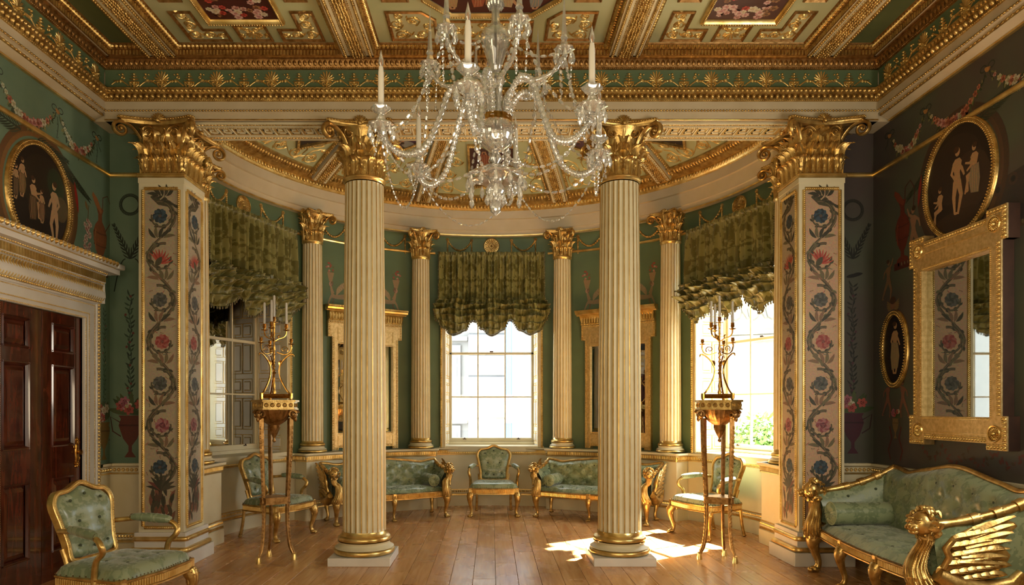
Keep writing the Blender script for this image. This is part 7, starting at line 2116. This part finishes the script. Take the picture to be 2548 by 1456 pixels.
# ================================================================== TORCHERES, CANDELABRA, CHANDELIER, GARDEN
def torchere(x, y, rz, label):
    t = thing('torchere', label, 'stand', (x, y, 0), rz, 'gilded tripod torcheres')
    H = 1.53
    for k in range(3):
        a = -pi / 2 + k * 2 * pi / 3; d = A([cos(a), sin(a), 0]); g = G()
        P = spline([d * .170 + A([0, 0, 1.50]), d * .165 + A([0, 0, 1.2]), d * .152 + A([0, 0, .9]), d * .140 + A([0, 0, .62]), d * .140 + A([0, 0, .38]), d * .165 + A([0, 0, .16]), d * .205 + A([0, 0, .06])], 6)
        R = np.interp(np.linspace(0, 1, len(P)), [0, .3, .6, .85, 1], [.034, .027, .022, .022, .018]); g.add(tube(P, R, 4, up=(d[1], -d[0], 0), flat=.8)); 
        lg = obj('leg', g, GOLDD, t, 20)
        gh = G(); gh.add(lathe([(0, 0), (.032, 0), (.030, .02), (.020, .058), (.018, .066), (0, .068)], 10)); gh.add(BALL, sc=(.026, .026, .012), t=(0, 0, .066)); gh = gh.map(lambda V: V + d * .212); obj('hoof', gh, GOLDB, lg, 50)
        # fur / leaf carving down the leg
        gf = G()
        for i in range(2, len(P) - 2, 1):
            for q in (-1, 1): gf.add(BALL_LO, sc=(.007, .007, .020), t=P[i] + d * R[i] * .75 + A([d[1], -d[0], 0]) * q * .007)
        obj('carved_fur', gf, GOLDD, lg, 60, kind='stuff')
        # ram's head at the shoulder
        gr = G(); c = d * .205 + A([0, 0, 1.535]); gr.add(BALL, sc=(.038, .038, .055), t=c); gr.add(BALL, sc=(.018, .018, .03), t=c + d * .018 + A([0, 0, -.045]))
        sd = A([d[1], -d[0], 0])
        for q in (-1, 1):
            aa = np.linspace(.3, 2 * pi * 1.35, 22); rr = .044 * (1 - .7 * np.linspace(0, 1, 22))
            HP = [c + sd * q * (.03 + .006 * i / 6) + A([0, 0, 1]) * rr[i] * sin(aa[i]) + d * rr[i] * cos(aa[i]) * 1.0 + A([0, 0, .006]) for i in range(22)]; gr.add(tube(HP, np.linspace(.019, .006, 22), 6))
        for i in range(9): gr.add(BALL_LO, sc=(.012, .012, .012), t=c + A([0, 0, .035]) + A([cos(i), sin(i), 0]) * .018)
        obj('rams_head', gr, GOLDD, t, 60)
    # triangular top with guilloche frieze, gadrooned bowl and pendant
    def tri(r, cut=.34, rot_=-pi / 2):
        pts = []
        for k in range(3):
            a = rot_ + k * 2 * pi / 3; q = A([cos(a), sin(a)]); sd = A([-q[1], q[0]]); pts += [q * r - sd * r * cut, q * r + sd * r * cut]
        return pts
    g = G(); V, F = prism(tri(.225), 1.60, 1.672); g.add((V, F)); V, F = prism(tri(.243), 1.67, 1.69); g.add((V, F)); V, F = prism(tri(.236), 1.588, 1.602); g.add((V, F))
    pts = tri(.226)
    for i in range(6):
        p, q = A(pts[i]), A(pts[(i + 1) % 6]); L = np.linalg.norm(q - p); m_ = max(1, int(L / .055)); d = (q - p) / L; M = np.stack([A([d[0], d[1], 0]), A([d[1], -d[0], 0]), A([0, 0, 1])], 1)
        for s in (np.arange(m_) + .5) / m_ * L: c = p + d * s; g.add(RING, sc=(.024, .008, .024), M=M, t=(c[0], c[1], 1.636)); g.add(BALL_LO, sc=(.010, .010, .010), t=(c[0], c[1], 1.636))
    obj('top', g, GOLD, t, 30)
    g = G(); g.add(lathe([(.0, 1.40), (.05, 1.42), (.12, 1.47), (.165, 1.53), (.190, 1.59)], 60, rmod=lambda a, z: 1 + .045 * np.cos(a * 24) * (z > 1.43))); obj('gadrooned_bowl', g, GOLDD, t, 60)
    g = G(); g.add(lathe([(0, 1.24), (.016, 1.25), (.020, 1.265), (.010, 1.28), (.014, 1.295), (.035, 1.34), (.055, 1.40), (.06, 1.43), (0, 1.44)], 16, rmod=lambda a, z: 1 + .12 * np.cos(a * 8) * (z > 1.3) * (z < 1.42))); obj('pendant', g, GOLDD, t, 60)
    g = G(); V, F = prism(tri(.155, .28), .605, .665); g.add((V, F)); V, F = prism(tri(.163, .28), .66, .672); g.add((V, F)); V, F = prism(tri(.163, .28), .598, .61); g.add((V, F)); obj('stretcher', g, GOLDD, t, 20)
    return t
tor1 = torchere(-2.30, 7.23, math.radians(-28), 'gilded tripod torchere with ram heads in front of the false window')
tor2 = copy_tree(tor1, (2.42, 7.25, 0), math.radians(28), 'gilded tripod torchere with ram heads on the sunlit side')
def candelabrum(x, y, rz, label):
    z0 = 1.69; t = thing('candelabrum', label, 'candelabrum', (x, y, z0), rz, 'ormolu candelabra on the torcheres'); t.scale = (.97, .97, .845)
    g = G()
    for k in range(3):
        a = -pi / 2 + k * 2 * pi / 3; g.add(BALL, sc=(.018, .018, .014), t=(.18 * cos(a), .18 * sin(a), .014)); g.add(tube([(.18 * cos(a), .18 * sin(a), .02), (.18 * cos(a), .18 * sin(a), .085)], .022, 8))
        b = a + 2 * pi / 3; P0, P1 = A([.18 * cos(a), .18 * sin(a)]), A([.18 * cos(b), .18 * sin(b)]); g.add(tube([(*P0, .05), (*P1, .05)], [.012, .012], 4, up=(0, 0, 1), flat=2.2))
    V, F = prism([(.17 * cos(-pi / 2 + k * 2 * pi / 3), .17 * sin(-pi / 2 + k * 2 * pi / 3)) for k in range(3)], .03, .045); g.add((V, F))
    obj('base', g, ORMOLU, t, 40)
    g = G(); g.add(lathe([(0, .04), (.022, .045), (.014, .07), (.024, .10), (.012, .13), (.018, .18), (.010, .22), (.010, .32), (.020, .34), (.010, .36), (.010, .62), (.016, .64), (.009, .70), (.012, .9), (.016, .98), (0, .985)], 12))
    th = np.linspace(0, 10 * pi, 60); g.add(tube(np.stack([.013 * np.cos(th), .013 * np.sin(th), .36 + .26 * np.linspace(0, 1, 60)], 1), .004, 5)); obj('stem', g, ORMOLU, t, 50)
    for k in range(3):
        a = -pi / 2 + k * 2 * pi / 3; d = A([cos(a), sin(a), 0]); q = lambda r, z: d * r + A([0, 0, z])
        g = G(); g.add(tube(spline([q(.165, .08), q(.125, .14), q(.075, .25), q(.055, .34), q(.06, .42), (q(.10, .50)), q(.165, .565), q(.205, .57), q(.215, .54)], 5), np.interp(np.linspace(0, 1, 41), [0, .5, .9, 1], [.011, .009, .010, .003]), 6)); g.merge(acanthus(.09, .014, .3, 7, 5), M=rot('z', a), t=q(.06, .42)); obj('strut', g, ORMOLU, t, 60)
        # lower scrolled arm with an empty nozzle
        g = G(); sd = A([-d[1], d[0], 0])
        g.add(tube(spline([q(.03, .60), q(.06, .585), q(.12, .57), q(.17, .60), q(.19, .66), q(.185, .70)], 5), .008, 6)); P2, c2 = spiral((.14, .585), pi * .25, .045, 1, 1.4); g.add(tube([q(p[0], p[1] + .02) for p in P2], np.linspace(.006, .003, len(P2)), 5))
        g.add(lathe([(0, .69), (.032, .70), (.034, .705), (.012, .71), (.012, .72), (.020, .73), (.016, .76), (.022, .765), (.018, .765), (.0, .74)], 12), t=(*(d * .185)[:2], 0)); obj('lower_arm', g, ORMOLU, t, 60)
    tops = []
    for k in range(3):
        a = -pi / 2 + .6 + k * 2 * pi / 3; d = A([cos(a), sin(a), 0]); q = lambda r, z: d * r + A([0, 0, z])
        g = G(); g.add(tube(spline([q(.01, .74), q(.05, .77), q(.10, .79), q(.13, .83), q(.135, .88)], 5), .008, 6)); g.merge(acanthus(.06, .012, .4, 7, 5), M=rot('z', a), t=q(.05, .77))
        g.add(lathe([(0, .87), (.036, .885), (.038, .89), (.012, .895), (.012, .905), (.021, .915), (.018, .955), (.024, .962), (.018, .962), (.0, .93)], 12), t=(*(d * .135)[:2], 0)); obj('upper_arm', g, ORMOLU, t, 60); tops.append(q(.135, .955))
    g = G(); g.add(lathe([(0, .965), (.038, .97), (.040, .976), (.013, .98), (.013, .99), (.022, 1.0), (.018, 1.035), (.024, 1.042), (.017, 1.042), (0, 1.0)], 12)); obj('centre_nozzle', g, ORMOLU, t, 60); tops.append(A([0, 0, 1.035]))
    return t, tops
def candle(p, h, r, label, group):
    t = thing('candle', label, 'candle', p, 0, group); g = G(); g.add(lathe([(0, 0), (r, 0), (r * .92, h * .9), (r * .8, h * .985), (r * .4, h), (0, h)], 14)); obj('wax', g, WAX, t, 50)
    g = G(); g.add(tube([(0, 0, h - .002), (.001, 0, h + .006), (.003, 0, h + .012)], .0015, 5)); obj('wick', g, DARK, t, 60); return t
for (tx, ty, rz, side) in ((-2.30, 7.23, -28, 'shaded'), (2.42, 7.25, 28, 'sunlit')):
    cb, tops = candelabrum(tx, ty, math.radians(rz), 'ormolu candelabrum with scrolled arms on the torchere of the %s side' % side)
    labs_ = ['nearest the camera', 'over the arm towards mid room' if side == 'shaded' else 'over the arm nearer the pier', 'over the arm nearer the pier' if side == 'shaded' else 'over the arm nearer the column', 'tallest, at the centre']
    for k, p in enumerate(tops):
        w = rot('z', math.radians(rz)) @ (p * A([.97, .97, .845])) + A([tx, ty, 1.69]); candle(tuple(w), .235, .0135, 'white candle, candelabrum of the %s side, %s' % (side, labs_[k]), 'white candles in the candelabra')

# ---- chandelier
def chandelier():
    cx, cyy = .022, 3.64
    t = thing('chandelier', 'cut-glass chandelier with candle arms, spires and hanging drops before the columns', 'chandelier', (cx, cyy, 2.62))
    Z = lambda z: z - 2.62
    Lz = lambda prof: [(r, Z(z)) for r, z in prof]
    def fl(n, a): return lambda th, z: 1 + a * np.cos(th * n)
    g = G(); g.add(lathe(Lz([(0.0, 3.385), (.026, 3.40), (.034, 3.43), (.055, 3.49), (.075, 3.55), (.078, 3.585), (.062, 3.615), (.034, 3.635), (.022, 3.66), (.020, 3.74), (.034, 3.77), (.040, 3.80), (.022, 3.83), (.02, 4.1), (.04, 4.14), (.05, 4.2), (.02, 4.26), (.012, 4.3)]), 28, rmod=fl(14, .05))); obj('vase_stem', g, CRYSTAL, t, 60)
    g = G(); g.add(lathe(Lz([(.022, 3.385), (.046, 3.37), (.052, 3.345), (.034, 3.32), (.030, 3.30), (.036, 3.27), (.032, 3.22), (.040, 3.17), (.058, 3.145), (.06, 3.135)]), 24, rmod=fl(12, .05))); obj('baluster', g, CRYSTAL, t, 60)
    g = G(); g.add(lathe(Lz([(.06, 3.15), (.088, 3.15), (.088, 3.118), (.06, 3.115)]), 32)); obj('gilded_receiver', g, ORMOLU, t, 40)
    g = G(); g.add(lathe(Lz([(.086, 3.118), (.098, 3.09), (.096, 3.05), (.075, 3.00), (.040, 2.975), (.018, 2.965), (.030, 2.945), (.036, 2.925), (.016, 2.905), (.022, 2.885), (.014, 2.87)]), 32, rmod=fl(16, .035))); obj('bowl', g, CRYSTAL, t, 60)
    g = G(); g.add(lathe(Lz([(.012, 2.89), (.05, 2.885), (.10, 2.872), (.142, 2.845), (.150, 2.835), (.140, 2.828), (.095, 2.85), (.05, 2.835), (.03, 2.80), (.05, 2.77), (.055, 2.75), (.03, 2.72), (.018, 2.70), (.030, 2.68), (.026, 2.65), (0, 2.625)]), 32, rmod=fl(16, .05))); obj('dish', g, CRYSTAL, t, 60)
    g = G(); g.add(tube([(0, 0, Z(2.8)), (0, 0, Z(5.2))], .006, 8)); obj('rod', g, BRONZE, t, 60)
    # meshes shared by the drops
    def drop(L, w):
        g = G(); g.add(lathe([(0, -L), (w * .55, -L * .86), (w, -L * .66), (w * .8, -L * .42), (w * .28, -L * .12), (0, 0)], 8)); return g
    DR1 = drop(.075, .014).mesh('pendant_drop', CRYSTAL, 0); DR2 = drop(.055, .010).mesh('pendant_drop', CRYSTAL, 0)
    bead = lathe([(0, -1), (.75, -.45), (.75, .45), (0, 1)], 6); rb = BALL_LO
    def chain(P, sz=.011, el=1.9):
        """string of long cut beads along a curve"""
        P = A(P); seg = np.linalg.norm(np.diff(P, axis=0), axis=1); s = np.concatenate([[0], np.cumsum(seg)]); pit = sz * (2 * el + .25); n = max(2, int(s[-1] / pit)); g = G()
        for i in range(n):
            q = (i + .5) * s[-1] / n; c = A([np.interp(q, s, P[:, k]) for k in range(3)]); c2 = A([np.interp(q + .004, s, P[:, k]) for k in range(3)]); c1 = A([np.interp(q - .004, s, P[:, k]) for k in range(3)])
            d = c2 - c1; d /= np.linalg.norm(d) + 1e-9; u = A([.37, .83, .4]); u = u - d * np.dot(u, d); u /= np.linalg.norm(u); v = np.cross(d, u)
            g.add(bead, sc=(sz, sz, sz * el), M=np.stack([u, v, d], 1), t=c)
        obj('bead_chain', g, CRYSTAL, t, 0)
    def hang(p, q, sag, n=18):
        p, q = A(p), A(q); s = np.linspace(0, 1, n)[:, None]; P = p + (q - p) * s; P[:, 2] -= (4 * sag * s * (1 - s))[:, 0]; return P
    pan = lathe([(.010, 0), (.030, .006), (.052, .022), (.066, .026), (.070, .020), (.050, .008), (.020, -.010), (.010, -.016)], 24, rmod=lambda a, z: 1 + .09 * np.cos(a * 8) * (z > .015))
    noz = lathe([(.010, 0), (.026, .012), (.030, .035), (.020, .062), (.016, .07), (.030, .078), (.048, .096), (.050, .104), (.044, .100), (.022, .088), (.014, .085)], 20, rmod=lambda a, z: 1 + .10 * np.cos(a * 6) * (z > .09))
    PAN = G(); PAN.add(pan); PANM = PAN.mesh('drip_pan', CRYSTAL, 60); NZ = G(); NZ.add(noz); NZM = NZ.mesh('candle_nozzle', CRYSTAL, 60)
    cw = G(); cw.add(lathe([(0, 0), (.0155, 0), (.0150, .2), (.011, .232), (0, .233)], 16)); CWM = cw.mesh('candle', WAX, 50)
    bl = G(); bl.add(lathe([(.006, 0), (.013, .018), (.014, .032), (.008, .055), (.002, .082), (0, .09)], 12)); BLM = bl.mesh('flame_bulb', CRYSTAL, 60)
    fi = G(); fi.add(lathe([(0, 0), (.005, .004), (.004, .03), (0, .034)], 8)); FIM = fi.mesh('filament', mat('amber_filament', '#c9802c', .3, emit=None), 60)
    outs = []
    for k in range(6):
        a = math.radians(-102 + 60 * k); d = A([cos(a), sin(a), 0]); q = lambda r, z: d * r + A([0, 0, Z(z)])
        P = spline([q(.07, 3.13), q(.10, 3.24), (q(.17, 3.31)), q(.25, 3.26), q(.31, 3.10), q(.38, 2.95), q(.47, 2.90), q(.55, 2.92), q(.60, 2.97), q(.61, 3.01)], 16)
        r = .0165 + .0045 * np.sin(np.arange(len(P)) * 2.0); g = G(); g.add(tube(P, r, 9)); ar = obj('glass_arm', g, CRYSTAL, t, 60)
        top = q(.61, 3.01); outs.append(top); inst('drip_pan', PANM, ar, top); inst('candle_nozzle', NZM, ar, top + A([0, 0, .005]))
        cd = inst('candle', CWM, ar, top + A([0, 0, .085]))
        b_ = inst('flame_bulb', BLM, ar, top + A([0, 0, .315])); inst('filament', FIM, ar, top + A([0, 0, .322]))
        for j in range(10):
            aa = j * pi / 5; inst('pendant_drop', DR2 if j % 2 else DR1, ar, top + A([.062 * cos(aa), .062 * sin(aa), .012 - .0])) 
        for j in range(4):
            aa = j * pi / 2 + .4; chain(hang(top + A([.06 * cos(aa), .06 * sin(aa), .01]), top + A([.04 * cos(aa + .8), .04 * sin(aa + .8), -.13]), .02, 8), .007)
    ups = []
    for k in range(6):
        a = math.radians(-72 + 60 * k); d = A([cos(a), sin(a), 0]); q = lambda r, z: d * r + A([0, 0, Z(z)])
        P = spline([q(.05, 3.16), q(.07, 3.27), q(.13, 3.33), q(.22, 3.33), q(.30, 3.36), q(.355, 3.42), q(.365, 3.46)], 7); g = G(); g.add(tube(P, .012 + .003 * np.sin(np.arange(len(P)) * 1.9), 7)); ar = obj('spire_arm', g, CRYSTAL, t, 60)
        top = q(.365, 3.46); ups.append(top); inst('drip_pan', PANM, ar, top, np.eye(3) * .75)
        g = G(); g.add(lathe([(.0, 0), (.018, .01), (.022, .035), (.014, .06), (.02, .075), (.014, .09), (0, .33)], 4)); g = g.map(lambda V: V + top); obj('spire', g, CRYSTAL, ar, 0)
        for j in range(8): aa = j * pi / 4; inst('pendant_drop', DR2 if j % 2 else DR1, ar, top + A([.046 * cos(aa), .046 * sin(aa), .008]))
        for j in range(3): aa = j * 2.1; chain(hang(top + A([.04 * cos(aa), .04 * sin(aa), 0]), top + A([.03 * cos(aa), .03 * sin(aa), -.24]), .0, 6), .0075)
    for k in range(6):
        n_ = (k + 1) % 6
        chain(hang(outs[k] - A([0, 0, .03]), outs[n_] - A([0, 0, .03]), .27, 28), .0085, 1.9)
        chain(hang(ups[k], outs[k], .14)); chain(hang(ups[k], outs[n_], .14)); chain(hang(A([0, 0, Z(3.66)]), ups[k] + A([0, 0, .02]), .10))
        a = math.radians(-102 + 60 * k); chain(hang(A([.145 * cos(a), .145 * sin(a), Z(2.84)]), outs[k] - A([0, 0, .02]), .12))
        chain(hang(A([.09 * cos(a + .5), .09 * sin(a + .5), Z(3.12)]), A([.14 * cos(a + .5), .14 * sin(a + .5), Z(2.84)]), .0, 8), .0085)
    for j in range(12):
        a = j * pi / 6; inst('pendant_drop', DR1, t, (.148 * cos(a), .148 * sin(a), Z(2.83))); 
        if j % 2: inst('pendant_drop', DR1, t, (.148 * cos(a), .148 * sin(a), Z(2.76)))
        inst('pendant_drop', DR2, t, (.05 * cos(a), .05 * sin(a), Z(2.74))); inst('pendant_drop', DR1, t, (.035 * cos(a), .035 * sin(a), Z(3.80)))
        inst('pendant_drop', DR2, t, (.092 * cos(a), .092 * sin(a), Z(3.06)))
chandelier()

# ---- outside the windows
def garden():
    g = G(); g.add(box(-14, 20, 11.6, 34, -3.2, -3.0)); struct('ground_outside', g, PAVE, 'pale paved ground outside', smooth=0)
    b = thing('town_house', 'white rendered house with channelled stonework outside the middle window', 'building', (0, 20, -3))
    g = G(); g.add(cbox(1.7, 3.1, 12.75, 13.45, -3, 9, .02)); struct('sun_block_pier', g, STONEW, 'added pier, out of view, that keeps the sun out of the middle window', smooth=20)  # added to block sun at the middle window; hidden from the camera
    g = G()
    g.add(box(-9, -.68, 20.5, 24, -3, 12)); obj('wall', g, STONEW, b, 0, world=True)
    g = G()
    for i in range(24):
        z = -3 + i * .62
        g.add(cbox(-.68, .42, 20.0, 24, z, z + .57, .02)); g.add(box(-.66, .40, 20.04, 24, z + .56, z + .63), 1)
    obj('channelled_wall', g, [STONEW, JOINT], b, 20, world=True)
    g = G(); g.add(box(.40, 4.3, 20.3, 24, -3, 12)); obj('return_wall', g, STONEW, b, 0, world=True)
    g = G(); g.add(cbox(-2.5, -.7, 20.3, 20.5, 3.62, 3.75, .02)); g.add(cbox(-2.5, -.7, 20.35, 20.5, 1.15, 1.25, .02)); obj('string_course', g, STONEW, b, 20, world=True)
    for (z0, z1) in ((1.9, 3.5), (.1, 1.1)):
        g = G(); g.add(cbox(-1.75, -.92, 20.40, 20.5, z0, z1, .01)); w = obj('window', g, STONEW, b, 20, world=True)
        for i in range(2):
            for j in range(3):
                g = G(); h = (z1 - z0 - .2) / 3; g.add(box(-1.68 + i * .34, -1.37 + i * .34, 20.38, 20.39, z0 + .08 + j * h, z0 + .04 + (j + 1) * h)); obj('pane', g, WINDARK, w, 0).location = tuple(-A(b.location))
    p = thing('drainpipe', 'blue painted drainpipe on the white house outside the middle window', 'pipe', (.50, 19.6, -3))
    g = G(); g.add(tube([(0, 0.1, 0), (0, 0.1, 13)], .09, 10)); obj('pipe', g, PIPE, p, 60)
    for z in (2.2, 4.8, 7.4): g = G(); g.add(lathe([(.09, z), (.13, z + .01), (.13, z + .14), (.09, z + .15)], 10), t=(0, .1, 0)); obj('collar', g, PIPE, p, 60)
    b2 = thing('stone_building', 'pale stone building with carved frieze and quoins outside the sunny window', 'building', (8.6, 19.9, -3))
    # facade facing the side window: runs across azimuth ~ 20-24 degrees
    d = A([sin(math.radians(22)), cos(math.radians(22)), 0]); o = A([8.6, 19.9, 0]); tx = A([d[1], -d[0], 0])
    mp = plane_map(o - A([8.6, 19.9, -3]), tx, (0, 0, 1), -d)
    g = G(); g.add(box(-3.6, 4.0, -3, 11, -2, 0)); obj('wall', g.map(mp), STONE, b2, 0)
    g = G()
    for z in (3.6, 5.2): g.add(cbox(-3.7, 4.1, z, z + .18, 0, .25, .03)); g.add(cbox(-3.7, 4.1, z + .18, z + .28, 0, .4, .03))
    for x in np.arange(-3.4, 4, .5): g.add(rblob(x, 4.5, .18, .3, 0, .12, 8)); g.add(rblob(x + .25, 4.5, .08, .3, .4, .1, 6))
    obj('carved_frieze', g.map(mp), STONE, b2, 30)
    for x in (-3.2, .35):
        for i in range(16):
            g = G(); z = -3 + i * .42; w = .8 if i % 2 else .55; g.add(cbox(x - w / 2, x + w / 2, z, z + .39, 0, .14, .03)); obj('quoin', g.map(mp), STONE, b2, 20)
    tr = thing('tree', 'leafy green tree outside the sunny window', 'tree', (5.35, 13.3, -3)); rs = np.random.RandomState(3)
    g = G(); g.add(tube([(0, 0, 0), (.05, 0, 1.4), (.0, .1, 2.8)], [.14, .10, .05], 8))
    for k in range(7): a = k * .9; g.add(tube([(0, 0, 1.6 + .15 * k), (.3 * cos(a), .3 * sin(a), 2.4 + .15 * k), (.55 * cos(a), .55 * sin(a), 2.9 + .15 * k)], [.05, .03, .01], 5))
    obj('trunk', g, BARK, tr, 60)
    n = 6000; v = rs.randn(n, 3); v /= np.linalg.norm(v, axis=1)[:, None]; c = v * (rs.rand(n, 1) ** .35) * A([.85, .85, 1.0]) + A([0, 0, 3.45]); c += rs.randn(n, 3) * .08
    u = rs.randn(n, 3); u /= np.linalg.norm(u, axis=1)[:, None]; w = np.cross(u, v); w /= np.linalg.norm(w, axis=1)[:, None]
    V = np.stack([c - u * .07, c + w * .035, c + u * .07, c - w * .035], 1).reshape(-1, 3); g = G(); g.add((V, np.arange(n * 4).reshape(-1, 4))); obj('foliage', g, FOLIAGE, tr, 0, kind='stuff')
garden()
